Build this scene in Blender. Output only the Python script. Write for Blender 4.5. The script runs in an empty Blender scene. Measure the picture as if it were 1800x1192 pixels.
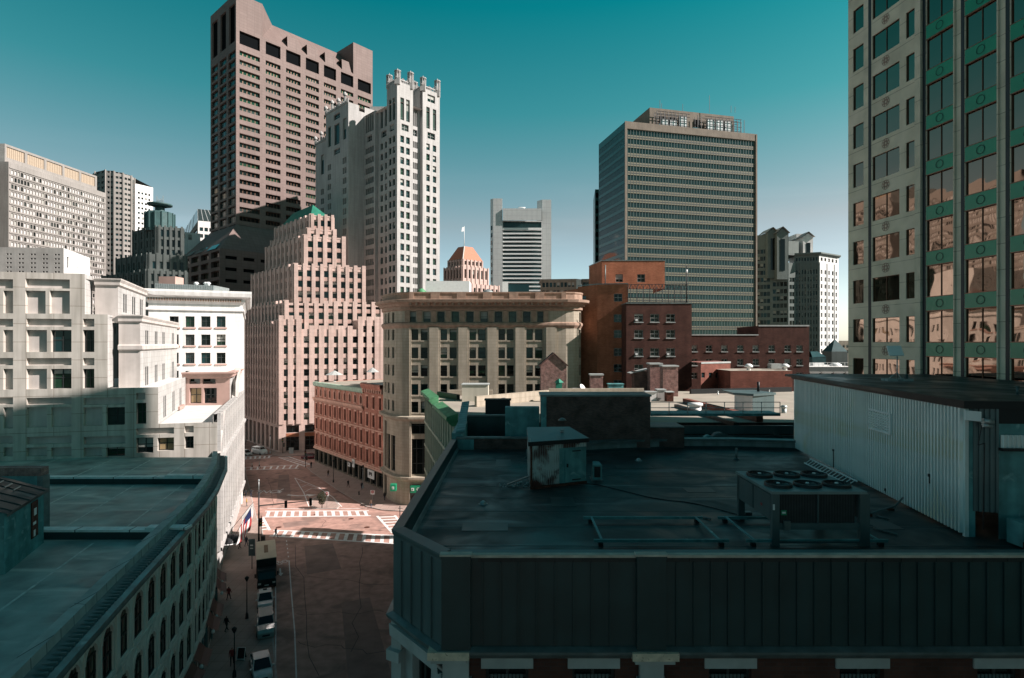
import bpy, bmesh, math, random
from mathutils import Vector, Matrix
RD = math.radians
random.seed(11)
SC = bpy.context.scene
COL = SC.collection
HC, HOR, F = 32.0, 604.0, 1000.0          # camera height (m), horizon row and focal length of the 1800 px photograph

def V(x, y, z=0.0): return Vector((x, y, z))
def at(x, y, d): return Vector(((x-900)/F*d, d, HC+(HOR-y)/F*d))
def zz(y, d): return HC+(HOR-y)/F*d
def pt(x, d): return ((x-900)/F*d, d)
def gnd(x, y, z=0.0):
    d = (HC-z)*F/(y-HOR); return Vector(((x-900)/F*d, d, z))
def along(p, vx, x):                       # from plan point p in plan direction (vx,1) to where image column x crosses it
    k = (x-900)/F; t = (p[0]-k*p[1])/(k-vx); return (p[0]+vx*t, p[1]+t)
def ux(a, b, x):                           # distance from a along a->b to image column x
    k = (x-900)/F; dx, dy = b[0]-a[0], b[1]-a[1]
    t = (k*a[1]-a[0])/(dx-k*dy); return t*math.hypot(dx, dy)

# ------------------------------------------------------------------ mesh builder
class MB:
    def __init__(s): s.v=[]; s.f=[]; s.mi=[]; s.mats=[]; s.c=0; s.sm=[]; s.smooth=False
    def use(s, m):
        if m not in s.mats: s.mats.append(m)
        s.c = s.mats.index(m); return s
    def poly(s, pts):
        n=len(s.v); s.v += [tuple(p) for p in pts]; s.f.append(tuple(range(n,n+len(pts)))); s.mi.append(s.c); s.sm.append(s.smooth)
    def obox(s, o, a, b, c):
        o=Vector(o); a=Vector(a); b=Vector(b); c=Vector(c)
        p=[o,o+a,o+a+b,o+b,o+c,o+a+c,o+a+b+c,o+b+c]; n=len(s.v); s.v += [tuple(q) for q in p]
        if a.cross(b).dot(c) < 0: q=[(0,1,2,3),(4,7,6,5),(0,4,5,1),(1,5,6,2),(2,6,7,3),(3,7,4,0)]
        else: q=[(3,2,1,0),(5,6,7,4),(1,5,4,0),(2,6,5,1),(3,7,6,2),(0,4,7,3)]
        for f in q: s.f.append(tuple(n+i for i in f)); s.mi.append(s.c); s.sm.append(False)
    def box(s, x0,x1,y0,y1,z0,z1): s.obox((x0,y0,z0),(x1-x0,0,0),(0,y1-y0,0),(0,0,z1-z0))
    def prism(s, pts, z0, z1, top=True, bot=False, sides=True):
        n=len(pts)
        if sides:
            for i in range(n):
                a=pts[i]; b=pts[(i+1)%n]; s.poly([(a[0],a[1],z0),(b[0],b[1],z0),(b[0],b[1],z1),(a[0],a[1],z1)])
        if top: s.poly([(p[0],p[1],z1) for p in pts])
        if bot: s.poly([(p[0],p[1],z0) for p in reversed(pts)])
    def tube(s, a, b, r, n=8, r2=None, caps=True):
        a=Vector(a); b=Vector(b); r2=r if r2 is None else r2
        w=(b-a).normalized(); u=w.orthogonal().normalized(); v=w.cross(u); k=len(s.v)
        for q,rr in ((a,r),(b,r2)):
            for i in range(n):
                t=2*math.pi*i/n; s.v.append(tuple(q+u*(rr*math.cos(t))+v*(rr*math.sin(t))))
        for i in range(n):
            j=(i+1)%n; s.f.append((k+i,k+j,k+n+j,k+n+i)); s.mi.append(s.c); s.sm.append(n>5)
        if caps:
            s.f.append(tuple(range(k+n-1,k-1,-1))); s.f.append(tuple(range(k+n,k+2*n))); s.mi += [s.c]*2; s.sm += [False]*2
    def path(s, pts, r, n=6):
        for a,b in zip(pts,pts[1:]): s.tube(a,b,r,n)
    def lathe(s, c, prof, n=12, smooth=True):
        k=len(s.v)
        for r,z in prof:
            for i in range(n):
                t=2*math.pi*i/n; s.v.append((c[0]+r*math.cos(t),c[1]+r*math.sin(t),c[2]+z))
        for j in range(len(prof)-1):
            for i in range(n):
                a=k+j*n+i; b=k+j*n+(i+1)%n; s.f.append((a,b,b+n,a+n)); s.mi.append(s.c); s.sm.append(smooth)
        s.f.append(tuple(k+(len(prof)-1)*n+i for i in range(n))); s.mi.append(s.c); s.sm.append(False)
    def mesh_in(s, mesh, M):
        n=len(s.v); s.v += [tuple(M@v.co) for v in mesh.vertices]
        ms=list(mesh.materials)
        for p in mesh.polygons:
            s.use(ms[p.material_index]); s.f.append(tuple(n+i for i in p.vertices)); s.mi.append(s.c); s.sm.append(p.use_smooth)
    def mesh(s, name, base=(0,0,0)):
        me=bpy.data.meshes.new(name)
        bx,by,bz=base
        me.from_pydata([(x-bx,y-by,z-bz) for x,y,z in s.v],[],s.f)
        for m in s.mats: me.materials.append(m)
        me.polygons.foreach_set('material_index', s.mi); me.polygons.foreach_set('use_smooth', s.sm)
        uv=me.uv_layers.new(name='UVMap'); d=[0.0]*(2*len(me.loops)); k=0
        for f in s.f:
            nx=ny=nz=0.0
            for i in range(len(f)):
                a=s.v[f[i]]; b=s.v[f[(i+1)%len(f)]]
                nx+=(a[1]-b[1])*(a[2]+b[2]); ny+=(a[2]-b[2])*(a[0]+b[0]); nz+=(a[0]-b[0])*(a[1]+b[1])
            h=math.hypot(nx,ny); flat = abs(nz)>1.6*h
            tx,ty = (-ny/h,nx/h) if h>1e-9 else (1,0)
            for i in f:
                p=s.v[i]
                if flat: d[k]=p[0]; d[k+1]=p[1]
                else: d[k]=p[0]*tx+p[1]*ty; d[k+1]=p[2]
                k+=2
        uv.data.foreach_set('uv', d); me.update(); return me
    def build(s, name, parent=None, base=None):
        if not s.f: return None
        if base is None: base = world_base(parent) if parent else (0,0,0)
        o=bpy.data.objects.new(name, s.mesh(name, base)); COL.objects.link(o)
        if parent: o.parent=parent
        else: o.location=base
        return o
def world_base(o):
    l=Vector((0,0,0))
    while o: l+=o.location; o=o.parent
    return l
def tag(o, label=None, cat=None, group=None, kind=None):
    if label: o['label']=label
    if cat: o['category']=cat
    if group: o['group']=group
    if kind: o['kind']=kind
    return o
def thing(name, label, cat, base, group=None):
    o=bpy.data.objects.new(name, None); COL.objects.link(o); o.location=base; o.empty_display_size=.3
    return tag(o,label,cat,group)
def copy_tree(o, parent=None):
    c=o.copy(); COL.objects.link(c); c.parent=parent
    for ch in list(o.children): copy_tree(ch, c)
    return c
def sweep(mb, path, prof, closed=False):   # prof: (outward, z) points; outward is to the right of the path direction
    n=len(path); rows=[]
    for i in range(n):
        p=Vector(path[i]).to_2d() if len(path[i])>2 else Vector(path[i])
        def nrm(a,b):
            d=(Vector(b[:2])-Vector(a[:2])).normalized(); return Vector((d.y,-d.x))
        pr = path[i-1] if (i>0 or closed) else None; nx = path[(i+1)%n] if (i<n-1 or closed) else None
        if pr is None: m=nrm(path[i],nx)
        elif nx is None: m=nrm(pr,path[i])
        else:
            a=nrm(pr,path[i]); b=nrm(path[i],nx); m=(a+b); m=m/max(.25,m.length_squared)*2 if False else m/(1+a.dot(b))
        rows.append([(p.x+m.x*o,p.y+m.y*o,z) for o,z in prof])
    for i in range(n if closed else n-1):
        a=rows[i]; b=rows[(i+1)%n]
        for j in range(len(prof)-1): mb.poly([a[j],b[j],b[j+1],a[j+1]])

# ------------------------------------------------------------------ materials
MATS={}
def surf(name, col, rough=.8, var=.15, scale=.5, streak=0., spec=.3, metal=0., pat=None, bump=0., c2=None, spots=None, rvar=0.):
    if name in MATS: return MATS[name]
    m=bpy.data.materials.new(name); MATS[name]=m; m.use_nodes=True; nt=m.node_tree; N=nt.nodes; L=nt.links
    b=N['Principled BSDF']; b.inputs['Roughness'].default_value=rough; b.inputs['Metallic'].default_value=metal
    b.inputs['Specular IOR Level'].default_value=spec
    uv=N.new('ShaderNodeUVMap'); uv.uv_map='UVMap'
    def noise(sc, det=4, vec=None, dist=0):
        n=N.new('ShaderNodeTexNoise'); n.inputs['Scale'].default_value=sc; n.inputs['Detail'].default_value=det; n.inputs['Distortion'].default_value=dist
        L.new(vec or uv.outputs[0], n.inputs['Vector']); return n.outputs['Fac']
    def mix(t, f, a, c):
        x=N.new('ShaderNodeMix'); x.data_type='RGBA'; x.blend_type=t
        for i,v in ((0,f),(6,a),(7,c)):
            if hasattr(v,'links'): L.new(v, x.inputs[i])
            elif i==0: x.inputs[0].default_value=v
            else: x.inputs[i].default_value=(*v,1)
        return x.outputs[2]
    def ramp(f, lo, hi, a=(0,0,0), c=(1,1,1)):
        r=N.new('ShaderNodeValToRGB'); e=r.color_ramp.elements; e[0].position=lo; e[1].position=hi; e[0].color=(*a,1); e[1].color=(*c,1)
        L.new(f, r.inputs[0]); return r.outputs[0]
    lo=tuple(x*(1-var) for x in col); hi=tuple(min(1,x*(1+var)) for x in col)
    base=mix('MIX', ramp(noise(scale,6),.32,.68), lo, hi)
    hb=None
    if pat:
        bt=N.new('ShaderNodeTexBrick'); L.new(uv.outputs[0], bt.inputs['Vector'])
        kind,w,h,mo,mc=pat; c2=c2 or col
        bt.offset=.5 if kind=='brick' else 0; bt.squash=1
        bt.inputs['Scale'].default_value=1; bt.inputs['Brick Width'].default_value=w; bt.inputs['Row Height'].default_value=h
        bt.inputs['Mortar Size'].default_value=mo; bt.inputs['Mortar Smooth'].default_value=.1; bt.inputs['Bias'].default_value=0
        bt.inputs['Color1'].default_value=(*col,1); bt.inputs['Color2'].default_value=(*c2,1); bt.inputs['Mortar'].default_value=(*mc,1)
        base=mix('MULTIPLY', .8, bt.outputs['Color'], ramp(noise(scale,6),.3,.7,(1-var,)*3,(min(1.6,1+var),)*3)); hb=bt.outputs['Fac']
    if streak:
        mp=N.new('ShaderNodeMapping'); mp.inputs['Scale'].default_value=(1.3,.09,1); L.new(uv.outputs[0], mp.inputs['Vector'])
        base=mix('MULTIPLY', streak, base, ramp(noise(1.0,5,mp.outputs[0]),.35,.62,(.45,.45,.42),(1,1,1)))
    if spots:
        sc,c3,lo2,hi2=spots[:4]; vv=None
        if len(spots)>4:
            mp=N.new('ShaderNodeMapping'); mp.inputs['Scale'].default_value=(*spots[4],1); mp.inputs['Rotation'].default_value=(0,0,.35); L.new(uv.outputs[0],mp.inputs['Vector']); vv=mp.outputs[0]
        base=mix('MIX', ramp(noise(sc,7,vv,.6),lo2,hi2), base, c3)
    L.new(base, b.inputs['Base Color'])
    if rvar:
        r=N.new('ShaderNodeMapRange'); L.new(noise(.35,5,None,1.2), r.inputs[0]); r.inputs[1].default_value=.3; r.inputs[2].default_value=.7
        r.inputs[3].default_value=max(.05,rough-rvar); r.inputs[4].default_value=min(1,rough+rvar); L.new(r.outputs[0], b.inputs['Roughness'])
    if bump or hb:
        bp=N.new('ShaderNodeBump'); bp.inputs['Distance'].default_value=.02; bp.inputs['Strength'].default_value=bump or .25
        if hb:
            iv=N.new('ShaderNodeMath'); iv.operation='SUBTRACT'; iv.inputs[0].default_value=1; L.new(hb,iv.inputs[1]); L.new(iv.outputs[0], bp.inputs['Height'])
        else: L.new(noise(scale*14,4), bp.inputs['Height'])
        L.new(bp.outputs[0], b.inputs['Normal'])
    return m
def glass(name, col, rough=.05, metal=0., spec=.8, wob=.0, wscale=.35):
    m=bpy.data.materials.new(name); MATS[name]=m; m.use_nodes=True; nt=m.node_tree; N=nt.nodes; L=nt.links
    b=N['Principled BSDF']; b.inputs['Base Color'].default_value=(*col,1); b.inputs['Roughness'].default_value=rough
    b.inputs['Metallic'].default_value=metal; b.inputs['Specular IOR Level'].default_value=spec
    if wob:
        tc=N.new('ShaderNodeTexCoord'); n=N.new('ShaderNodeTexNoise'); n.inputs['Scale'].default_value=wscale; n.inputs['Detail'].default_value=1
        L.new(tc.outputs['Object'],n.inputs['Vector']); bp=N.new('ShaderNodeBump'); bp.inputs['Strength'].default_value=1; bp.inputs['Distance'].default_value=wob
        L.new(n.outputs['Fac'],bp.inputs['Height']); L.new(bp.outputs[0],b.inputs['Normal'])
    return m
def flat(name, col, rough=.6, metal=0., spec=.4): return surf(name, col, rough, .06, 2., 0, spec, metal)

G_dark=glass('glass_dark',(.006,.010,.010),.05,0,.4); G_teal=glass('glass_teal',(.008,.03,.033),spec=.6); G_grey=glass('glass_grey',(.035,.045,.042),.12,0,.4)
G_green=glass('glass_green',(.012,.04,.022),.08,0,.5); G_blind=flat('window_blind',(.36,.36,.33),.7); G_pale=glass('glass_pale',(.2,.24,.23),.1)
G_mirror=glass('glass_mirror',(.25,.18,.14),.02,1.,.5,.014,.45); G_curtain=surf('glass_curtain',(.025,.065,.065),.07,.3,.07,0,.6,.25,pat=('grid',1.13,6,.0,(.02,.02,.02)),c2=(.02,.055,.057)); G_warm=flat('lit_interior',(.30,.22,.12),.5)
G_white=flat('white_blind',(.50,.49,.48),.7); G_hole=surf('louvre_void',(.005,.006,.007),.95,.1,2,0,.03)
G_black=glass('glass_black',(.006,.008,.008),.1,0,.5)
M_frdark=flat('frame_dark',(.025,.03,.03)); M_frwhite=flat('frame_white',(.34,.34,.33)); M_frgreen=flat('frame_green',(.05,.09,.08)); M_frbronze=flat('frame_bronze',(.16,.09,.06),.4,.5)
STY={  # nx panes, horizontal bars, frame width, frame material, glasses, chance of a blind
 'far':(1,[],.0,M_frdark,[G_dark,G_dark,G_teal,G_grey],.15),
 'farwhite':(1,[.5],.10,M_frwhite,[G_teal,G_teal,G_dark,G_pale],.25),
 'fargrey':(1,[],.0,M_frwhite,[G_white,G_white,G_blind,G_white,G_grey,G_dark,G_white],.0),
 'sash':(1,[.5],.09,M_frdark,[G_dark,G_grey,G_teal,G_green,G_dark,G_dark],.4),
 'pair':(2,[.55],.10,M_frdark,[G_dark,G_green,G_teal,G_grey,G_warm],.3),
 'four':(2,[.5],.09,M_frwhite,[G_dark,G_grey,G_teal,G_dark],.25),
 'band5':(5,[],.16,M_frbronze,[G_dark,G_green,G_black,G_grey,G_dark],.0),
 'tealband':(3,[],.12,M_frbronze,[G_curtain],.0),
 'ribbon':(60,[],.05,M_frdark,[G_curtain],.0),
 'ribbon2':(26,[],.07,M_frdark,[G_curtain,G_teal],.0),
 'mirror1':(1,[],.04,M_frbronze,[G_mirror],.0),
 'mirror2':(2,[],.035,M_frbronze,[G_mirror],.0),
 'shop':(2,[.8],.1,M_frdark,[G_dark,G_black],.0),
 'tall':(3,[.3,.72],.14,M_frdark,[G_black,G_dark],.0),
 'goth':(1,[.5],.10,M_frgreen,[G_teal,G_teal,G_green],.1),
 'louv':(1,[],.0,M_frdark,[G_hole],.0),
 'tri':(3,[.12],.12,M_frgreen,[G_green,G_teal],.1),
}
WC={}
def win_mesh(style,w,h,var,only=None):
    w=round(w,2); h=round(h,2); k=(style,w,h,var,only)
    if k in WC: return WC[k]
    nx,hb,fw,fm,gl,bp=STY[style]; rnd=random.Random(str(k[:4])); mb=MB()
    g=gl[var%len(gl)]; mb.use(g)
    blind = rnd.random()<bp*1.6 and var%2==1
    zb = h*rnd.choice([.35,.5,.75]) if blind else h
    if only!='frame':
        mb.poly([(0,0,0),(w,0,0),(w,0,zb),(0,0,zb)])
        if blind: mb.use(G_blind); mb.poly([(0,0,zb),(w,0,zb),(w,0,h),(0,0,h)])
    if only=='frame': mb.mats=[]
    if fw and only!='pane':
        mb.use(fm); t=-.07
        def bar(x0,x1,z0,z1):
            mb.poly([(x0,t,z0),(x1,t,z0),(x1,t,z1),(x0,t,z1)]); mb.poly([(x0,t,z1),(x1,t,z1),(x1,0,z1),(x0,0,z1)])
            mb.poly([(x0,0,z0),(x0,t,z0),(x0,t,z1),(x0,0,z1)]); mb.poly([(x1,t,z0),(x1,0,z0),(x1,0,z1),(x1,t,z1)])
        bar(0,fw,0,h); bar(w-fw,w,0,h); bar(fw,w-fw,0,fw); bar(fw,w-fw,h-fw,h)
        for i in range(1,nx): x=w*i/nx; bar(x-fw/2,x+fw/2,fw,h-fw)
        for q in hb:
            for i in range(nx):
                x0=fw if i==0 else w*i/nx+fw/2; x1=w-fw if i==nx-1 else w*(i+1)/nx-fw/2; bar(x0,x1,h*q-fw/2,h*q+fw/2)
    me=mb.mesh('window'); WC[k]=me; return me

# ------------------------------------------------------------------ building helper
class Bld:
    def __init__(s,name,label,cat,base,group=None):
        s.root=thing(name,label,cat,V(base[0],base[1],base[2] if len(base)>2 else 0),group); s.base=s.root.location.copy(); s.parts={}; s.wins=[]
    TRIM={'spandrel','sill','pier','rib','string_course','dentil','bracket','modillion','mullion','floor_band','pilaster','pier_edge','slot','carved_panel','parapet_pier','plain_window','roof_band','corner_pier'}
    CLAD={'standing_seam','panel_lap'}
    def mb(s,part,mat=None):
        if part in s.TRIM: part='wall'
        if part in s.CLAD: part='cladding'
        m=s.parts.setdefault(part,MB())
        if mat: m.use(mat)
        return m
    def face(s,a,b,z0,z1,mat,ops=(),dep=.3,style='sash',part='wall',rev=None,wname='window'):
        a=V(*a[:2]); b=V(*b[:2]); W=(b-a).length; U=(b-a).normalized(); N=U.cross(V(0,0,1)); mb=s.mb(part,mat); H=z1-z0
        P=lambda u,z,o=0: a+U*u+N*o+V(0,0,z)
        ops=[o for o in ops if o[1]>0 and o[0]<W and o[3]>z0 and o[2]<z1]
        ops=[(max(.02,o[0]),min(W-.02,o[1]),max(z0+.02,o[2]),min(z1-.02,o[3]))+tuple(o[4:]) for o in ops]
        zs=sorted({z0,z1}|{o[2] for o in ops}|{o[3] for o in ops})
        for k in range(len(zs)-1):
            q0,q1=zs[k],zs[k+1]; zm=(q0+q1)/2; iv=sorted((o[0],o[1]) for o in ops if o[2]<zm<o[3]); u=0
            for i0,i1 in iv+[(W,W)]:
                if i0-u>1e-4: mb.poly([P(u,q0),P(i0,q0),P(i0,q1),P(u,q1)])
                u=max(u,i1)
        if rev: mb.use(rev)
        for o in ops:
            u0,u1,q0,q1=o[:4]
            mb.poly([P(u0,q0),P(u0,q0,-dep),P(u0,q1,-dep),P(u0,q1)]); mb.poly([P(u1,q0,-dep),P(u1,q0),P(u1,q1),P(u1,q1,-dep)])
            mb.poly([P(u0,q0),P(u1,q0),P(u1,q0,-dep),P(u0,q0,-dep)]); mb.poly([P(u0,q1,-dep),P(u1,q1,-dep),P(u1,q1),P(u0,q1)])
            st=o[4] if len(o)>4 else style
            if st: s.wins.append((P(u0,q0,-dep),U,N,u1-u0,q1-q0,st,o[5] if len(o)>5 else wname))
    def rib(s,a,b,z0,z1,u0,u1,out,mat,part='wall',back=0.):
        a=V(*a[:2]); b=V(*b[:2]); U=(b-a).normalized(); N=U.cross(V(0,0,1)); mb=s.mb(part,mat)
        mb.obox(a+U*u0+N*(-back)+V(0,0,z0), U*(u1-u0), N*(out+back), V(0,0,z1-z0))
    def roof(s,pts,z,mat,par=.5,pmat=None,part='roof',th=.4):
        s.mb(part,mat).poly([(p[0],p[1],z-par) for p in pts])
        if par and pmat:
            n=len(pts); w=s.mb('parapet',pmat)
            sweep(w,pts,[(.12,z-.25),(.12,z+.06),(-th,z+.06),(-th,z-par)],closed=True)
    def done(s,most=100,sub=False):
        obs={}
        for k,m in s.parts.items(): obs[k]=m.build(k,s.root)
        ws=sorted(s.wins,key=lambda w:(w[0]-V(0,0,32)).length/ max(.1,(w[3]*w[4])**.5))
        rest=MB(); cnt={}
        for i,(o,U,N,w,h,st,nm) in enumerate(ws):
            var=random.randrange(16); fr=sub and STY[st][2]>0; me=win_mesh(st,w,h,var,'frame' if fr and cnt.get(nm,0)<most else None); M=Matrix((U,-N,V(0,0,1))).transposed().to_4x4(); M.translation=o
            cnt[nm]=cnt.get(nm,0)+1
            if cnt[nm]<=most:
                ob=bpy.data.objects.new(nm,me); COL.objects.link(ob); ob.parent=s.root; M.translation=o-s.base; ob.matrix_basis=M
                if fr: pn=bpy.data.objects.new('pane',win_mesh(st,w,h,var,'pane')); COL.objects.link(pn); pn.parent=ob
            else: rest.mesh_in(me,M)
        if rest.f: tag(rest.build('window',s.root),kind='stuff')
        return obs
def grid(W,n,ww,z0,fh,wh,nr,m0=0.,m1=0.,st=None):
    bw=(W-m0-m1)/n; r=[]
    for i in range(n):
        c=m0+bw*(i+.5)
        for j in range(nr):
            o=(c-ww/2,c+ww/2,z0+fh*j,z0+fh*j+wh); r.append(o+((st,) if st else ()))
    return r
def dist(a,b): return math.hypot(b[0]-a[0],b[1]-a[1])
def corner(xc,d,xl,xr,vl,vr):
    C=pt(xc,d); L=along(C,vl,xl); Rr=along(C,vr,xr); return [L,C,Rr,(L[0]+Rr[0]-C[0],L[1]+Rr[1]-C[1])]
def lerp2(a,b,t): return (a[0]+(b[0]-a[0])*t,a[1]+(b[1]-a[1])*t)
def text_mesh(s,size,mat,name,depth=.02):
    cu=bpy.data.curves.new('lettering','FONT'); cu.body=s; cu.size=size; cu.extrude=depth; cu.align_x='CENTER'; cu.align_y='CENTER'
    o=bpy.data.objects.new('lettering',cu); COL.objects.link(o); dg=bpy.context.evaluated_depsgraph_get()
    me=bpy.data.meshes.new_from_object(o.evaluated_get(dg)); bpy.data.objects.remove(o); me.materials.clear(); me.materials.append(mat); me.name=name
    return me
def put(name,me,parent,loc,U,N):           # a mesh drawn in its own xy plane, stood upright facing N
    U=V(*U); N=V(*N); Z=N.cross(U); M=Matrix((U,Z,N)).transposed().to_4x4(); M.translation=Vector(loc)-(world_base(parent) if parent else V(0,0,0))
    o=bpy.data.objects.new(name,me); COL.objects.link(o); o.parent=parent; o.matrix_basis=M; return o
SUN_EL=RD(35); SUN_AZ=RD(101); TOWER_H=86.5; BACK=(75,51.4); SKY_STR=.128; EXPO=.86  # TOWER_H and BACK shape the tower's unseen top and rear for its shadow
SKY_TINT=[(0,(.80,.95,1.08)),(1,(.16,.28,.23)),(.1,(.64,.70,.67)),(.2,(.60,.565,.45)),(.374,(.147,.567,.40)),(.51,(.007,.53,.37)),(.72,(.13,.34,.27))]   # clear teal air: the sky deepens quickly with height
# ------------------------------------------------------------------ colours
M_asph=surf('asphalt',(.42,.255,.212),.85,.2,.9,0,.25,spots=(.28,(.25,.165,.14),.52,.66),bump=.3)
M_walk=surf('concrete_paving',(.40,.29,.25),.85,.12,.6,0,.25,pat=('grid',1.5,1.5,.02,(.2,.15,.13)),c2=(.36,.27,.235))
M_kerb=surf('granite_kerb',(.42,.38,.35),.8,.15,2)
M_paint=surf('road_paint',(.72,.70,.68),.7,.12,1.2,0,.3,spots=(2.2,(.45,.36,.33),.62,.72))
M_ground=surf('far_ground',(.05,.045,.042),.9,.3,.01)
M_pink=surf('pink_limestone',(.62,.46,.41),.85,.12,.12,.35,pat=('brick',2.2,1.1,.03,(.48,.36,.32)),c2=(.56,.41,.365)); M_pinkd=surf('pink_spandrel',(.45,.30,.26),.85,.1,.4)
M_greenroof=surf('green_tile',(.03,.19,.13),.6,.2,.6); M_brown=surf('rose_granite',(.205,.150,.136),.7,.14,.06,.2,pat=('grid',3.2,1.3,.06,(.15,.107,.097)),c2=(.185,.133,.12))
M_white=surf('white_terracotta',(.43,.42,.41),.75,.1,.1,.35,pat=('brick',1.6,.9,.02,(.34,.33,.32)),c2=(.405,.395,.385)); M_gspan=surf('grey_green_spandrel',(.15,.165,.16),.7,.12,.5); M_whites=surf('white_spandrel',(.55,.53,.5),.75,.1,.5)
M_goth_side=M_white
M_tan=surf('buff_stone',(.44,.38,.305),.85,.14,.3,.4,pat=('brick',1.5,.6,.018,(.30,.25,.18)),c2=(.40,.345,.275)); M_tand=surf('buff_stone_carved',(.37,.25,.19),.85,.2,1.2,.3)
M_beige=surf('beige_precast',(.57,.53,.48),.85,.12,.35,.5,pat=('grid',3.0,2.3,.035,(.30,.255,.21)),c2=(.55,.505,.455)); M_beigep=surf('beige_panel',(.56,.51,.48),.8,.1,.5,.3)
M_wht=surf('white_stone',(.80,.785,.77),.8,.09,.3,.3,pat=('brick',1.5,.7,.016,(.68,.66,.64)),c2=(.77,.755,.74)); M_brick=surf('dark_red_brick',(.10,.043,.033),.9,.3,.5,.3,.2,pat=('brick',.5,.16,.02,(.075,.045,.04)),c2=(.075,.032,.025))
M_orange=surf('orange_lit_brick',(.47,.185,.105),.9,.28,.35,.3,.2,pat=('brick',.5,.16,.02,(.22,.10,.06)),c2=(.37,.135,.075))  # brighter orange stands in for light reflected onto the block
M_rbrick=surf('red_brick',(.26,.09,.065),.9,.25,.6,.2,.2,pat=('brick',.5,.16,.02,(.16,.09,.075)),c2=(.2,.07,.05))
M_oldbrick=surf('mottled_brick',(.30,.145,.125),.9,.5,2.,.2,.2,pat=('brick',.24,.08,.012,(.34,.27,.25)),c2=(.17,.085,.075))
M_blackbrick=surf('sooty_brick',(.17,.085,.07),.9,.4,1.,.0,.25,pat=('brick',.24,.08,.014,(.10,.085,.08)),c2=(.10,.05,.042),spots=(9,(.24,.2,.19),.68,.78))
M_vict=surf('brownstone_brick',(.60,.25,.185),.9,.2,.5,.3,.2,pat=('brick',.5,.16,.02,(.36,.18,.14)),c2=(.50,.20,.145)); M_victt=surf('brownstone_trim',(.72,.42,.33),.85,.12,.8,.2)
M_copper=surf('copper_green',(.09,.29,.14),.6,.3,1.5,.3); M_copperp=surf('copper_pale',(.38,.50,.40),.7,.15,1.2,.2)
M_olive=surf('olive_limestone',(.50,.49,.38),.85,.12,.7,.35)
M_conc=surf('grey_concrete',(.42,.40,.38),.85,.12,.3,.25); M_precast=surf('tower_precast',(.29,.268,.25),.8,.1,.08,.25); M_louvre=surf('tan_louvre',(.40,.32,.24),.7,.1,1,0,pat=('grid',1.1,60,.18,(.2,.15,.11)))
M_deco=surf('shade_dark_limestone',(.10,.115,.11),.85,.12,.3,.2); M_steel=surf('galvanised',(.42,.46,.46),.45,.12,1.5,.2,.5,.6)  # M_deco: stone darkened to stand in for shade on the stepped tower
M_glassblue=surf('blue_metal_fin',(.5,.52,.53),.5,.08,.5,0,.4,.2); M_alu=surf('aluminium_panel',(.60,.61,.60),.5,.05,.3,.1,.5,.2,pat=('grid',3.5,3.8,.08,(.42,.43,.43)))
M_spand=surf('office_spandrel',(.20,.195,.135),.7,.12,.05,.1,.4,0,pat=('grid',60,.52,.07,(.10,.095,.07)),c2=(.17,.16,.115)); M_spand2=surf('office_teal_panel',(.004,.055,.055),.3,.1,.3,0,.6,.2); M_offc=surf('office_concrete',(.21,.175,.14),.8,.15,.3,.3)
M_stone=surf('tower_granite',(.66,.58,.45),.65,.2,.5,.1,.4,0,pat=('grid',40,1.98,.03,(.32,.27,.2)),c2=(.62,.545,.42),spots=(.25,(.72,.62,.50),.5,.7)); M_grn=surf('green_panel',(.006,.26,.135),.35,.12,.6,0,.6); M_grnring=surf('green_ring',(.004,.04,.028),.4,.1,1); M_rose=surf('rosette',(.30,.19,.155),.7,.1,2)
M_tslot=flat('dark_slot',(.02,.025,.03),.5); M_bronze=flat('bronze',(.22,.11,.075),.4,.5)
M_roofd=surf('dark_membrane',(.022,.036,.036),.5,.4,.3,0,.4,spots=(.3,(.20,.235,.235),.55,.80,(.4,1.7)),bump=.12,rvar=.2)  # pale streaks: patches of light put into the membrane colour
M_roofg=surf('grey_membrane',(.27,.35,.33),.6,.4,.35,0,.45,spots=(.3,(.62,.66,.60),.54,.72,(.4,1.6)),bump=.1,rvar=.15)  # paler streaks stand in for light patches on this roof
M_roofp=surf('pale_gravel_roof',(.33,.295,.245),.9,.14,.25,0,.25,spots=(.3,(.36,.29,.255),.55,.72)); M_roofw=surf('white_roof',(.62,.60,.575),.85,.08,.5)
M_roofr=surf('red_brown_roof',(.22,.09,.075),.85,.2,.5)
M_clad=surf('black_cladding',(.019,.052,.055),.42,.2,.5,.3,.5,.2); M_clad2=surf('slate_cladding',(.09,.135,.14),.42,.12,.6,.2,.5,.2); M_flash=surf('zinc_flashing',(.16,.20,.20),.45,.25,1.4,.2,.5,.4); M_cope=surf('pale_lit_coping',(.50,.45,.38),.7,.2,1.8,.2)  # M_cope: paler, light caught on the lip is put into its colour
M_teal=surf('weathered_teal_metal',(.12,.33,.345),.55,.25,1.2,.6,.5,.1,spots=(1.4,(.24,.44,.45),.6,.7)); M_corr=surf('corrugated_steel',(.86,.92,.90),.5,.1,.5,.3,.5,.1,spots=(.28,(.74,.71,.48),.58,.7)); M_rust=surf('rust',(.09,.035,.024),.85,.4,3,0,.2)
M_corrust=surf('corrugated_rusty',(.60,.68,.67),.5,.12,1,.3,.5,.3,spots=(.75,(.10,.035,.028),.47,.56)); M_lint=surf('grey_lintel',(.40,.42,.41),.8,.1,1.2,.2); M_capst=surf('capstone',(.62,.52,.40),.85,.22,3,.1,spots=(6,(.3,.24,.18),.6,.68))
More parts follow.
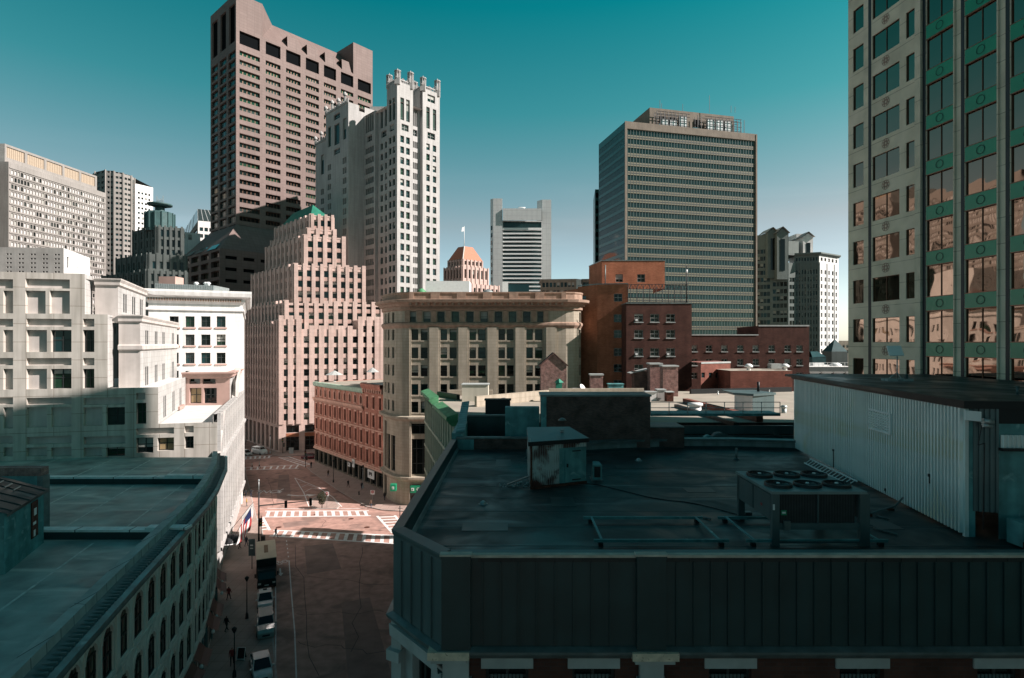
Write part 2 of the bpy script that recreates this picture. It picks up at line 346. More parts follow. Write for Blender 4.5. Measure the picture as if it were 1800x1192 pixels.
M_louvd=surf('louvre_black',(.006,.007,.008),.95,.1,2,0,.05); M_black=flat('black_metal',(.018,.02,.022),.5,.2); M_whitem=flat('white_metal',(.82,.83,.82),.5); M_chill=surf('chiller_casing',(.075,.12,.125),.5,.12,.8,.3,.5,.2); M_chtop=surf('chiller_top',(.15,.225,.23),.5,.15,1,.1,.5,.2); M_coil=surf('chiller_coil',(.018,.022,.024),.6,.2,3,0,.3,0,pat=('grid',.12,60,.03,(.03,.035,.036)))
M_red=flat('red_paint',(.28,.04,.04)); M_sign=flat('sign_white',(.75,.74,.72)); M_signg=flat('sign_green',(.01,.26,.13),.4); M_yellow=flat('sign_yellow',(.6,.42,.05)); M_tslate=surf('dark_teal_slate',(.02,.065,.07),.6,.2,1.); M_navy=flat('flag_blue',(.02,.03,.10)); M_flagr=flat('flag_red',(.42,.05,.05)); M_wood=surf('water_stain_wood',(.25,.16,.1),.8,.2,2)

# ------------------------------------------------------------------ ground and streets
g=MB(); g.use(M_asph); g.poly([(-60,-40,0),(60,-40,0),(60,260,0),(-160,260,0),(-160,60,0)]); tag(g.build('road'),kind='structure')
g=MB(); g.use(M_ground); g.poly([(-2600,-600,-.03),(2600,-600,-.03),(2600,3200,-.03),(-2600,3200,-.03)]); tag(g.build('ground'),kind='structure')
def pavement(name,inner,kerb,z=.14):       # strip between a building line and a kerb line, with a granite kerb
    m=MB(); m.use(M_walk); n=len(kerb)
    for i in range(n-1): m.poly([(*inner[i][:2],z),(*kerb[i][:2],z),(*kerb[i+1][:2],z),(*inner[i+1][:2],z)])
    m.use(M_kerb); sweep(m,[k[:2] for k in kerb],[(-.16,z+.004),(.0,z+.004),(.02,0)])
    return tag(m.build(name),kind='structure')
kl=[(-16,40),tuple(gnd(487,1190))[:2],tuple(gnd(473,1040))[:2],tuple(gnd(462,935))[:2],tuple(gnd(452,912))[:2],tuple(gnd(447,893))[:2],tuple(gnd(436,845))[:2],tuple(gnd(423,800))[:2],(-95,205)]
pavement('left_pavement',[(-27,40),(-33,54),(-40,74),(-52,92),(-56,101),(-58,108),(-66,132),(-82,165),(-105,205)],kl)
kr=[tuple(gnd(540,822))[:2],tuple(gnd(548,830))[:2],tuple(gnd(600,866))[:2],tuple(gnd(645,891))[:2],tuple(gnd(672,897))[:2],(-16,107.5),(60,104)]
kr=kr[::-1]; pavement('right_pavement',[(60,113),(-18,113),(-22,116),(-24,118),(-30,126),(-50,150),(-52,156)],kr)
kf=[tuple(gnd(478,800))[:2],tuple(gnd(500,803))[:2],tuple(gnd(560,798))[:2],(20,170)][::-1]
pavement('far_pavement',[(20,175),(-52,172),(-66,168),(-72,170)],kf)
p0=[(60,93),(3,92),(-2,84),(-5,60),(-4,20)]; pavement('near_pavement',[(60,86),(4,86),(0,80),(-2,60),(-1.5,20)],p0)
def strip(m,a,b,w,z=.006):
    a=Vector(a); b=Vector(b); d=(b-a).normalized(); n=V(-d.y,d.x)*w/2
    m.poly([(a.x-n.x,a.y-n.y,z),(b.x-n.x,b.y-n.y,z),(b.x+n.x,b.y+n.y,z),(a.x+n.x,a.y+n.y,z)])
def ladder(name,A,B,C,D,n,lw=.45,bw=.6,label=None):  # A-B far line, C-D near line, n bars between
    m=MB(); m.use(M_paint); A,B,C,D=[gnd(*q) for q in (A,B,C,D)]
    strip(m,A,B,lw); strip(m,C,D,lw)
    for i in range(n):
        t=(i+.5)/n; strip(m,A.lerp(B,t),C.lerp(D,t),bw,.010)
    return tag(m.build(name),kind='structure')
ladder('crosswalk',(481,932),(712,942),(474,942),(712,957),15)
ladder('crosswalk',(466,898.5),(648,898),(462,909),(652,906.5),13)
ladder('crosswalk',(462,910),(474,932),(441,912),(440,936),5)
ladder('crosswalk',(663,907),(690,937),(694,906),(716,934),6)
ladder('crosswalk',(424,822),(530,817),(424,826.5),(525,823.5),9,.35,.45)
ladder('crosswalk',(420,803),(478,801),(420,808),(476,805),7,.35,.5)
ladder('crosswalk',(490,804),(536,820),(506,802),(548,817),8,.35,.5)
m=MB(); m.use(M_paint)
def gline(pts,w,z=.006):
    P=[gnd(*q) for q in pts]
    for a,b in zip(P,P[1:]): strip(m,a,b,w,z)
gline([(508,985),(512,1040),(518,1110),(521,1192)],.14); gline([(484,1000),(485,1080),(484,1192)],.12)
for y in (950,956,963,970,977): gline([(503.5+(y-950)*.12,y),(503.9+(y-950)*.12,y+2.6)],.14)
gline([(518,840),(534,866),(543,890)],.18); gline([(518,840),(560,857),(585,874),(601,891)],.18)
for a,b,c in (((526,848),(533,847),(541,849)),((530,856),(540,852),(556,857)),((535,865),(548,858),(565,861))): gline([a,b,c],.15)
gline([(430,845),(437,862),(444,880)],.12); gline([(470,893.5),(560,895),(645,893.5)],.22)
tag(m.build('lane_marking'),kind='structure')
def mark(name,polys,o,h,sx,sy):            # symbol painted on the road: polygons in its own plane, o = place, h = heading
    mm=MB(); mm.use(M_paint); c,s=math.cos(h),math.sin(h)
    for k,p in enumerate(polys): mm.poly([(o.x+(x*sx*c-y*sy*s),o.y+(x*sx*s+y*sy*c),.008+.002*(k%2)) for x,y in p])
    return tag(mm.build(name),kind='structure')
ARROW=[[(-.12,-1),(.12,-1),(.12,.25),(-.12,.25)],[(-.4,.25),(.4,.25),(0,1)]]
BENT=[[(-.14,-1),(.14,-1),(.1,-.1),(-.18,-.05)],[(-.18,-.05),(.1,-.1),(-.35,.5),(-.6,.35)],[(-.85,.1),(-.15,.75),(-1.0,.95)]]
hs=math.atan2(1,-.45)-math.pi/2
mark('arrow_marking',ARROW,gnd(493,1006),hs+math.pi,.9,1.5); mark('arrow_marking',BENT,gnd(526,872),hs-2.3,2.0,3.0)
mark('arrow_marking',BENT,gnd(491,863),hs+2.6,1.0,1.8)
def ring(x,y,r0,r1,n=14): return [[(x+r0*math.cos(t),y+r0*math.sin(t)),(x+r1*math.cos(t),y+r1*math.sin(t)),(x+r1*math.cos(t+2*math.pi/n),y+r1*math.sin(t+2*math.pi/n)),(x+r0*math.cos(t+2*math.pi/n),y+r0*math.sin(t+2*math.pi/n))] for t in [2*math.pi*i/n for i in range(n)]]
mark('bicycle_marking',ring(-.6,0,.33,.45)+ring(.6,0,.33,.45)+[[(-.6,-.05),(.1,-.05),(.1,.05),(-.6,.05)],[(.05,0),(.15,0),(-.2,.75),(-.3,.75)],[(.55,0),(.65,0),(.35,.8),(.25,.8)],[(-.3,.65),(.35,.7),(.35,.8),(-.3,.75)]],gnd(493,988),hs+math.pi,.95,1.3)
me=text_mesh('ONLY',2.6,M_paint,'only_lettering',.0); o=bpy.data.objects.new('only_lettering',me); COL.objects.link(o); tag(o,kind='structure')
o.location=gnd(464,864,.012); o.rotation_euler=(0,0,math.pi+.05); o.scale=(.95,1.4,1)
m=MB(); m.use(M_rust)                      # manhole lids, flush
for x,y in ((617,912),(645,927),(560,941),(490,927),(556,904)):
    q=gnd(x,y); m.poly([(q.x+.5*math.cos(t*.5236),q.y+.5*math.sin(t*.5236),.005) for t in range(12)])
tag(m.build('manhole_lid'),kind='structure')
m=MB(); m.use(surf('fresh_asphalt',(.27,.18,.155),.85,.2,.5))
for P in ([(497,919),(538,915),(545,922),(500,928)],[(535,960),(585,955),(600,1000),(540,1010)],[(600,1060),(650,1050),(690,1192),(612,1192)],[(490,835),(508,834),(512,880),(486,882)]): m.poly([tuple(gnd(*q,.003)) for q in P])
tag(m.build('asphalt_patch'),kind='structure')
m=MB(); m.use(surf('tar_seam',(.045,.035,.033),.6,.2,1)); rr=random.Random(8)
def wander(x0,y0,x1,y1,n=9,j=.5):
    a=gnd(x0,y0,.004); c=gnd(x1,y1,.004); P=[a.lerp(c,i/n)+V(rr.uniform(-j,j),rr.uniform(-j,j)) for i in range(n+1)]
    for p,q in zip(P,P[1:]): strip(m,p,q,.07,.0045)
for q in ((520,960,560,1192),(640,960,620,1150),(500,1010,690,1030),(520,1080,690,1075),(480,915,690,921),(560,930,570,912),(600,925,700,915),(450,870,560,880),(470,840,480,890),(560,845,640,890),(430,812,530,812),(515,1130,690,1150)): wander(*q)
tag(m.build('tar_seam'),kind='structure')
isl=[gnd(*q) for q in ((546,890),(550,877),(562,871),(574,873),(590,882),(597,891),(592,895),(556,895))][::-1]
m=MB(); m.use(M_walk); m.prism([(p.x,p.y) for p in isl],0,.15); m.use(M_kerb); sweep(m,[(p.x,p.y) for p in isl],[(-.16,.154),(.02,.154),(.03,0)],True); tag(m.build('island_pavement'),kind='structure')
# ================================================================== skyline, left to right
def far_grid_slab():
    b=Bld('office_slab','broad pale office slab with a fine window grid and tan louvred top floor at the left edge','building',(-255,330))
    A=pt(15,300); B=along(A,.1,186); W=dist(A,B); z1=128
    bk=(A[0]-60,A[1]); bk2=(B[0]-60,B[1])
    ops=grid(W,34,1.25,34,3.82,2.25,24,1.2,1.2); b.face(A,B,0,z1,M_precast,ops,.45,'fargrey')
    b.face(B,bk2,0,z1,M_precast); b.face(bk,A,0,z1,M_precast)
    for k in range(25): b.rib(A,B,33.1+3.82*k,33.5+3.82*k,.3,W-.3,.35,M_precast,'floor_band')
    b.mb('roof',M_conc).poly([(*A,z1),(*B,z1),(*bk2,z1),(*bk,z1)])
    # louvred penthouse, set back, with a white frame
    a=lerp2(A,B,.0); c=lerp2(A,B,.93); a=(a[0]-2,a[1]); c=(c[0]-2,c[1]); Wp=dist(a,c); zt=137.5
    ops=[(1+i*(Wp-1)/5,(i+1)*(Wp-1)/5-.4,z1+2.6,zt-1.2,None) for i in range(5)]
    b.face(a,c,z1,zt,M_precast,ops,.5,part='penthouse'); b.face(c,(c[0]-40,c[1]),z1,zt,M_precast,part='penthouse'); b.face((a[0]-40,a[1]),a,z1,zt,M_conc,part='penthouse')
    b.mb('penthouse',M_conc).poly([(*a,zt),(*c,zt),(c[0]-40,c[1],zt),(a[0]-40,a[1],zt)])
    ua=(V(*c)-V(*a)).normalized()
    for o in ops:
        p=V(*a)+ua*(o[0]); q=V(*a)+ua*o[1]; m=MB(); m.use(M_louvre); m.poly([(p.x-.45,p.y,o[2]),(q.x-.45,q.y,o[2]),(q.x-.45,q.y,o[3]),(p.x-.45,p.y,o[3])]); m.build('louvre',b.root)
    # nearer wing beyond a recessed slot
    A2=(A[0]-.1*70,A[1]-72); B2=(A[0]-.1*5-1.5,A[1]-5.5); W2=dist(A2,B2)
    b.face(A2,B2,0,z1-2,M_precast,grid(W2,34,1.25,34,3.82,2.25,23,1,1),.45,'fargrey',wname='wing_window'); b.mb('roof',M_conc).poly([(*A2,z1-2),(*B2,z1-2),(B2[0]-50,B2[1],z1-2),(A2[0]-50,A2[1],z1-2)])
    b.face(B2,(B2[0]-6,B2[1]),0,z1-2,M_conc); b.face((A[0]-7,A[1]-6),(A[0]-7,A[1]+1),0,z1,M_deco)  # dark stone backs the slot to paint in its shade
    b.done()
far_grid_slab()
def round_tower():
    b=Bld('ribbed_tower','pale rounded tower with vertical ribs and small paired windows behind the broad office slab','building',(-275,430))
    C=pt(186,420); pts=[pt(160,436),pt(168,426),pt(186,420),pt(201,421),pt(217,424),pt(231,429),pt(236,433)]
    z1=161
    for i in range(6):
        W=dist(pts[i],pts[i+1]); n=1 if W<4 else 2
        b.face(pts[i],pts[i+1],0,z1-i*.6,M_precast,grid(W,2,W*.3,62,3.85,1.7,26,.5,.5),.5,'far')
        b.rib(pts[i],pts[i+1],50,z1-i*.6,W-.5,W+.35,.7,M_precast,'rib')
    P,Q=pts[6],along(pts[6],.55,269); W=dist(P,Q)
    b.face(P,Q,0,154,M_wht,grid(W,4,W*.11,62,3.85,1.7,23,2,1.5),.4,'far')
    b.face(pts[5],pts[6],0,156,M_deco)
    b.mb('roof',M_conc).poly([(p[0],p[1],158) for p in pts]+[(Q[0],Q[1],154),(pts[0][0]+10,Q[1]+20,154)])
    b.face(Q,(Q[0]-30,Q[1]+30),0,154,M_precast)
    b.done()
round_tower()
def low_white():
    b=Bld('plain_block','low pale block with rows of tiny openings above the beige stepped building','building',(-115,150))
    L=pt(-60,150); C=pt(112,152); Rr=along(C,-.35,158); z1=zz(436,152); bk=(L[0],Rr[1])
    W=dist(L,C); ops=[]
    for j in range(5):
        for i in range(int(W/3)):
            if i%1==0: ops += [(1+3.0*i,1.5+3.0*i,z1-6.6+1.15*j,z1-6.2+1.15*j),(1.8+3.0*i,2.3+3.0*i,z1-6.6+1.15*j,z1-6.2+1.15*j)]
    b.face(L,C,0,z1,M_conc,ops,.2,'louv',wname='opening'); b.face(C,Rr,0,z1,M_wht,[(2,3.4,z1-5,z1-2),(6,6.6,z1-3,z1-2.2),(9,9.6,z1-4.6,z1-3.8)],.3,'louv',wname='opening'); b.face(Rr,bk,0,z1,M_wht)
    b.mb('roof',M_roofw).poly([(*L,z1),(*C,z1),(*Rr,z1),(*bk,z1)]); b.done()
low_white()
def deco_tower():
    b=Bld('stepped_tower','dark stepped stone tower crowned by a drum with a flat disc','building',(-125,210))
    def tier(xl,xr,xc,d,y1,z0,y2=None,n1=3,n2=3,dep=20,rows=3,fh=4.2):
        C=pt(xc,d); L=along(C,-1.6,xl); Rr=along(C,2.2,xr); z1=zz(y1,d); q=(L[0]+Rr[0]-C[0],L[1]+Rr[1]-C[1])
        W1=dist(L,C); W2=dist(C,Rr)
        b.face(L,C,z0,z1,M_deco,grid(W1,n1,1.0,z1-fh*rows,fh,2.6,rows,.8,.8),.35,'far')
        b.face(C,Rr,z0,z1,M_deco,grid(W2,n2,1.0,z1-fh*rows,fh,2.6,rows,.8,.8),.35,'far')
        for a,c,W,n in ((L,C,W1,n1),(C,Rr,W2,n2)):
            for i in range(n+1): u=.8+(W-1.6)*i/n; b.rib(a,c,z0,z1+.5,max(0,u-.35),min(W,u+.35),.25,M_deco,'pier')
        b.face(Rr,q,z0,z1,M_deco); b.face(q,L,z0,z1,M_deco); b.mb('roof',M_conc).poly([(*p,z1) for p in (L,C,Rr,q)]); return z1,C
    za,_=tier(178,331,258,200,475,0,n1=8,n2=6,rows=6,fh=3.7); zb,_=tier(203,330,260,204,446,za-1,n1=6,n2=5,rows=1,fh=5.2); zc,C=tier(232,324,276,208,398,zb-1,n1=4,n2=4,rows=3,fh=3.6)
    D=V(*pt(281,214)); m=b.mb('drum',surf('drum_bronze',(.05,.10,.10),.6,.2,.5)); zd=zz(374,214)
    m.lathe((D.x,D.y,zc-1),[(4.8,0),(4.8,zd-zc+.4),(4.2,zd-zc+1)],14,False)
    m.lathe((D.x,D.y,zd),[(1.6,0),(1.6,2.4)],10)
    for i in range(14):
        t=2*math.pi*i/14; m.box(D.x+4.9*math.cos(t)-.18,D.x+4.9*math.cos(t)+.18,D.y+4.9*math.sin(t)-.18,D.y+4.9*math.sin(t)+.18,zc,zd-.2)
    b.mb('disc',surf('drum_bronze',(.05,.10,.10))).lathe((D.x,D.y,zd+2.2),[(2.4,0),(4.2,.5),(4.2,1.0),(2.5,1.3)],16)
    a=b.mb('antenna',M_steel)
    for dx in (-1.1,-.4,.5,1.2): a.tube((D.x+dx,D.y,zd+3.2),(D.x+dx,D.y,zd+4.6+abs(dx)*1.5),.12,5)
    a.tube((D.x-1.3,D.y,zd+4.4),(D.x+1.4,D.y,zd+4.4),.1,5); b.done()
deco_tower()
def glass_top():
    b=Bld('sloped_glass_tower','small office tower with a sloping glass crown beside the rose granite skyscraper','building',(-190,345))
    C=pt(348,340); L=along(C,-.7,316); Rr=along(C,1.8,385); q=(L[0]+Rr[0]-C[0],L[1]+Rr[1]-C[1]); z0=zz(388,340); z1=zz(356,340); ctr=((C[0]+q[0])/2,(C[1]+q[1])/2)
    T=[lerp2(p,ctr,.33) for p in (L,C,Rr,q)]
    m=b.mb('glass_crown',G_teal)
    B=[L,C,Rr,q]
    for i in range(4):
        m.use(G_grey if i==1 else G_curtain); a,c=B[i],B[(i+1)%4]; e,f=T[i],T[(i+1)%4]
        m.poly([(*a,z0),(*c,z0),(*f,z1),(*e,z1)])
        for k in range(5):
            t=k/4; p=lerp2(a,c,t); r=lerp2(e,f,t); b.mb('mullion',M_alu).tube((*p,z0),(*r,z1),.16,4)
    b.mb('roof',M_deco).poly([(*p,z1) for p in T])
    for i,(a,c) in enumerate(((L,C),(C,Rr))):
        W=dist(a,c); b.face(a,c,0,z0,M_wht if i else M_deco,grid(W,4,W/6,z0-34,4,2.2,8,.5,.5),.4,'far')
    b.face(Rr,q,0,z0,M_wht); b.face(q,L,0,z0,M_wht); b.done()
    b=Bld('white_flat_block','white block with a flat roof between the dark stepped tower and the granite skyscraper','building',(-165,262))
    A=pt(308,262); B=along(A,1.2,352); W=dist(A,B); z1=zz(406,262)
    b.face(A,B,0,z1,M_wht,grid(W,4,1.2,z1-13,4.4,2.6,1,.8,.8)+[(2,4,z1-3,z1-1),(W-5,W-3.5,z1-3.4,z1-1)],.4,'far'); b.face((A[0]-14,A[1]+8),A,0,z1,M_conc); b.mb('roof',M_roofw).poly([(*A,z1),(*B,z1),(B[0]-14,B[1]+8,z1),(A[0]-14,A[1]+8,z1)]); b.face(B,(B[0]-14,B[1]+8),0,z1,M_wht); b.done()
glass_top()
def granite_tower():
    b=Bld('granite_skyscraper','tallest rose granite skyscraper with chamfered crown and a bulging base','skyscraper',(-105,265))
    vr,vl=.88,-1.136; C=pt(415,242); L=along(C,vl,370); Rr=along(C,vr,655); q=(L[0]+Rr[0]-C[0],L[1]+Rr[1]-C[1]); W=dist(C,Rr); WL=dist(L,C)
    zt=181.5; zl=165.8; zlb=160.2; fh=3.93; nb=7; m0=1.2
    us=[ux(C,Rr,x) for x in (421,462,498,533,565,595,625,652)]
    bays=[(us[i]+ (0 if i==0 else 1.3), us[i+1]-1.3 if i<6 else us[7]) for i in range(7)]
    u1=ux(C,Rr,466); u2=ux(C,Rr,621)
    ops=[]
    for u0,ue in bays:
        ops.append((u0,ue,zlb,zl,'louv','louvre_opening'))
        for j in range(27): ops.append((u0,ue,zlb-2.9-fh*j-1.9,zlb-2.9-fh*j+.1))
    b.face(C,Rr,0,zl+1.2,M_brown,ops,.9,'band5')
    # left face: deep angled bays
    nl=3; wl=WL/3
    ops=[]
    for i in range(3):
        ops.append((wl*i+2,wl*(i+1)-1.2,zlb+1,zt-4,'louv','louvre_opening'))
        for j in range(27): ops.append((wl*i+1.1,wl*(i+1)-.8,zlb-2.9-fh*j-2.7,zlb-2.9-fh*j+.3))
    b.face(L,C,0,zt,M_brown,[o if len(o)>4 else o+('tealband',) for o in ops],.7,'band5')
    P=lambda u,z,back=0: (C[0]+(Rr[0]-C[0])*u/W+(L[0]-C[0])*back/WL, C[1]+(Rr[1]-C[1])*u/W+(L[1]-C[1])*back/WL, z)
    z2=zl+1.2; D=13.
    m=b.mb('crown',M_brown)
    ub,uc,ud=ux(C,Rr,461),ux(C,Rr,488),ux(C,Rr,502)
    m.poly([P(0,z2),P(ub,z2),P(ub,zt),P(0,zt)]); m.poly([P(u2,z2),P(W,z2),P(W,zt+1.5),P(u2,zt+1.5)])
    m.poly([P(ub,z2),P(uc,z2),P(ud,zt,D),P(ub,zt)])                        # chamfer turning into the left block
    m.poly([P(uc,z2),P(u2,z2),P(u2,zt,D),P(ud,zt,D)])
    m.poly([P(u2,z2),P(u2,zt+1.5),P(u2,zt+1.5,WL*.6),P(u2,z2,WL*.6)])
    m.poly([P(0,zt),P(ub,zt),P(ud,zt,D),P(ud,zt,WL),P(0,zt,WL)]); m.poly([P(ud,zt,D),P(u2,zt,D),P(u2,zt,WL),P(ud,zt,WL)]); m.poly([P(u2,zt+1.5),P(W,zt+1.5),P(W,zt+1.5,WL),P(u2,zt+1.5,WL)])
    for i in range(2,6):                                                    # wedge dormers of the crown
        d=MB(); d.use(M_brown); ua,ub=us[i]+2,us[i+1]-1.0
        if i==5: ub=u2-1
        zd=z2+5.2; s=D*(zd-z2)/(zt-z2)
        d.poly([P(ua,z2),P(ub,z2,0),P(ub-1.4,zd,.3),P(ua,zd,.3)]); d.poly([P(ua,zd,.3),P(ub-1.4,zd,.3),P(ub-1.4,zd,s),P(ua,zd,s)]); d.use(M_tslot); d.poly([P(ub,z2),P(ub+1.2,z2,.2),P(ub-1.4,zd,s),P(ub-1.4,zd,.3)])
        d.build('dormer',b.root)
    b.face(Rr,q,0,zt,M_brown); b.face(q,L,0,zt,M_brown)
    # bulging base: sloped shoulder and wider lower block
    za,zb=zz(395,242),zz(442,236); C2=pt(387,228); L2=along(C2,vl,318); R2=along(C2,vr,560)
    bb=b.mb('base',M_brown); W2=dist(L2,C2)
    bb.poly([(*C2,zb),(*lerp2(C2,R2,1),zb),(*lerp2(C,Rr,.6),za),(*C,za)]); bb.poly([(*L2,zb),(*C2,zb),(*C,za),(*L,za)])
    for k in range(3):
        a=lerp2(L2,C2,.08+.31*k); c=lerp2(L,C,.08+.31*k); w=(C2[0]-L2[0])*.2; w2=(C2[1]-L2[1])*.2
        sk=MB(); sk.use(G_teal); n=V(.0,-.3,.3); sk.poly([(a[0]+n.x,a[1]+n.y,zb+.3),(a[0]+w+n.x,a[1]+w2+n.y,zb+.3),(c[0]+w*.75+n.x,c[1]+w2*.75+n.y,za-2),(c[0]+n.x,c[1]+n.y,za-2)]); sk.build('skylight',b.root)
    ops=[]; wl=W2/4
    for i in range(4):
        for j in range(9): ops.append((wl*i+1.5,wl*(i+1)-1.,zb-3.4-fh*j,zb-.9-fh*j,'band5','base_window'))
    b.face(L2,C2,0,zb,M_brown,ops,1.3,'band5','base'); ops=[]
    W3=dist(C2,R2)
    for i in range(5):
        for j in range(6): ops.append((W3/6*i+2,W3/6*(i+1)-.5,zb-4-fh*1.2*j,zb-2.6-fh*1.2*j,'louv','base_window'))
    b.face(C2,R2,0,zb,M_brown,ops,.6,'louv','base'); b.done()
granite_tower()
def gothic_tower():
    b=Bld('terracotta_tower','slender white terracotta tower with crenellated gothic turrets','skyscraper',(-45,200))
    C=pt(698,190); zr=zz(180,193); zt=zz(142,190)
    n=(1,-1); s2=2**-.5
    R0=along(C,1.,773); W=dist(C,R0); La=along(C,-1.,640); WL=dist(La,C)
    fh=3.63; z0=38; nr=int((zz(232,192)-z0)/fh)
    ztop=z0+fh*nr
    ux1,ux2=ux(C,R0,726),ux(C,R0,743)
    # right (sunlit) face: turret, recess, turret
    def bay(a,c,u0,u1,nw,top,zcap,part='wall',out=0,matw=M_white,w=None):
        A=V(*a[:2]); U=(V(*c[:2])-A).normalized(); N=V(U.y,-U.x); p=A+U*u0+N*out; r=A+U*u1+N*out; Wb=u1-u0; ww=min(1.5,(Wb-1.4)/nw-.3)
        ops=[o for o in grid(Wb,nw,ww,z0,fh,2.25,nr,.9,.9)]
        ops += [(o[0],o[1],ztop+3.9,ztop+11.4,'tri','tall_window') for o in grid(Wb,nw,ww,0,1,1,1,.9,.9)]
        ops += [(Wb*.28,Wb*.72,ztop+.5,ztop+2.7,'four','crest_window')]
        if zcap>ztop+17: ops += [(Wb*.28,Wb*.72,ztop+13.4,ztop+16,'four','crest_window')]
        b.face((p.x,p.y),(r.x,r.y),0,zcap,matw,ops,.5,'goth',part)
        for o in grid(Wb,nw,ww,0,1,1,1,.9,.9):
            for j in range(nr): b.rib((p.x,p.y),(r.x,r.y),z0+fh*j+2.35,z0+fh*(j+1)-.1,o[0],o[1],-.18,M_gspan,'spandrel',.3)
        return p,r
    def crown(cx,cy,zc,U,N,wu,wn,k=1.):                 # turret crown: corner pinnacles and a lacy parapet
        m=MB(); m.use(M_white); q=V(cx,cy)
        for i,(a,c) in enumerate(((-1,-1),(1,-1),(1,1),(-1,1))):
            p=q+U*(a*wu/2)+N*(c*wn/2); h=3.2 if i!=2 else 4.2
            m.obox((p.x-.9,p.y-.9,zc-1),(1.8,0,0),(0,1.8,0),(0,0,2.2))
            for e in range(8):
                t=e*math.pi/4; m.tube((p.x+.85*math.cos(t),p.y+.85*math.sin(t),zc+1.0),(p.x+.95*math.cos(t),p.y+.95*math.sin(t),zc+h+(.6 if e%2 else 0)),.24,5,.14)
            m.lathe((p.x,p.y,zc+h+.2),[(1.15,0),(1.15,.3),(.9,.35)],8,False); m.tube((p.x,p.y,zc+.9),(p.x,p.y,zc+h+1.3),.3,6,.12)
        for a,c,L in ((U,N,wu),(N,U,wn)):
            for sgn in (-1,1):
                for i in range(1,7):
                    p=q+c*(sgn*(wn if a is U else wu)/2)+a*(L*(i/7-.5)); m.obox((p.x-.2,p.y-.2,zc-.4),(.4,0,0),(0,.4,0),(0,0,1.5+(.7 if i%2 else 0)))
                e=q+c*(sgn*(wn if a is U else wu)/2)-a*(L/2); m.obox((e.x-.15,e.y-.15,zc+.9),(a.x*L,a.y*L,0),(c.x*.3,c.y*.3,0),(0,0,.3))
        m.build('turret_crown',b.root)
    U=(V(*R0)-V(*C)).normalized(); N=V(U.y,-U.x)        # N: outward of the sunlit face
    Ul=(V(*C)-V(*La)).normalized(); Nl=V(Ul.y,-Ul.x)
    tw=ux(La,C,698)-ux(La,C,680); o1=.0
    bay(C,R0,0,ux1,2,zt,zt); bay(C,R0,ux1,ux2,3,zr,zr,out=-1.6); bay(C,R0,ux2,W,2,zt,zz(160,200))
    zt2=zz(160,200)
    def cheek(u,z1,d=1.7,side=1):                       # return wall between turret face and recess
        p=V(*C)+U*u; r=p-N*d
        m=b.mb('wall',M_white); m.poly([(p.x,p.y,0),(r.x,r.y,0),(r.x,r.y,z1),(p.x,p.y,z1)])
    cheek(ux1,zt); cheek(ux2,zt2)
    # left (shaded) face
    a=WL-tw; bay(La,C,a,WL,2,zt,zt,matw=M_goth_side); bay(La,C,a-7.5,a,2,zr,zr,out=-1.2,matw=M_goth_side); bay(La,C,0,a-7.5,4,zr,zr,matw=M_goth_side)
    p=V(*C)-Ul*tw; r=p-Nl*1.3; b.mb('wall',M_white).poly([(r.x,r.y,0),(p.x,p.y,0),(p.x,p.y,zt),(r.x,r.y,zt)])
    p=V(*C)-Ul*(tw+7.5); r=p-Nl*1.3; b.mb('wall',M_white).poly([(r.x,r.y,0),(p.x,p.y,0),(p.x,p.y,zr),(r.x,r.y,zr)])
    # turret bodies above the main roof
    t1=V(*C)+U*(ux1/2)-N*(tw/2); w=b.mb('wall',M_white)
    f=[V(*C),V(*C)+U*ux1,V(*C)+U*ux1-N*tw,V(*C)-N*tw]; w.poly([(q.x,q.y,zt) for q in f]); w.poly([(f[1].x,f[1].y,zr-3),(f[2].x,f[2].y,zr-3),(f[2].x,f[2].y,zt),(f[1].x,f[1].y,zt)]); w.poly([(f[2].x,f[2].y,zr-3),(f[3].x,f[3].y,zr-3),(f[3].x,f[3].y,zt),(f[2].x,f[2].y,zt)])
    w2=W-ux2; f=[V(*C)+U*ux2,V(*C)+U*W,V(*C)+U*W-N*tw,V(*C)+U*ux2-N*tw]; w.poly([(q.x,q.y,zt2) for q in f])
    for i in (1,2,3): a_,c_=f[i],f[(i+1)%4]; w.poly([(a_.x,a_.y,zr-30 if i==1 else zr-3),(c_.x,c_.y,zr-30 if i==1 else zr-3),(c_.x,c_.y,zt2),(a_.x,a_.y,zt2)])
    crown(t1.x,t1.y,zt,U,N,ux1-1.2,tw-1.2); t2=V(*C)+U*((ux2+W)/2)-N*(tw/2); crown(t2.x,t2.y,zt2,U,N,w2-1.2,tw-1.2)
    rp=[V(*La),V(*C),V(*R0),V(*R0)-N*WL]; b.mb('roof',M_roofw).poly([(q.x,q.y,zr-.6) for q in rp]); b.face((rp[2].x,rp[2].y),(rp[3].x,rp[3].y),0,zr,M_white); b.face((rp[3].x,rp[3].y),La,0,zr,M_white)
    b.mb('rear_wing',M_white).prism([(-54,216),(-38,216),(-38,226),(-54,226)],0,122); b.mb('rear_wing',M_white).prism([(-49,226),(-40,226),(-40,253),(-49,253)],0,136)  # unseen blocks added behind the tower to shade the granite skyscraper
    # wing stepping forward on the left, and a lower one beyond
    Wc=V(-57.7,200.5); Wl=V(-69.4,212.2); zw=zz(178,200); Ww=(Wc-Wl).length
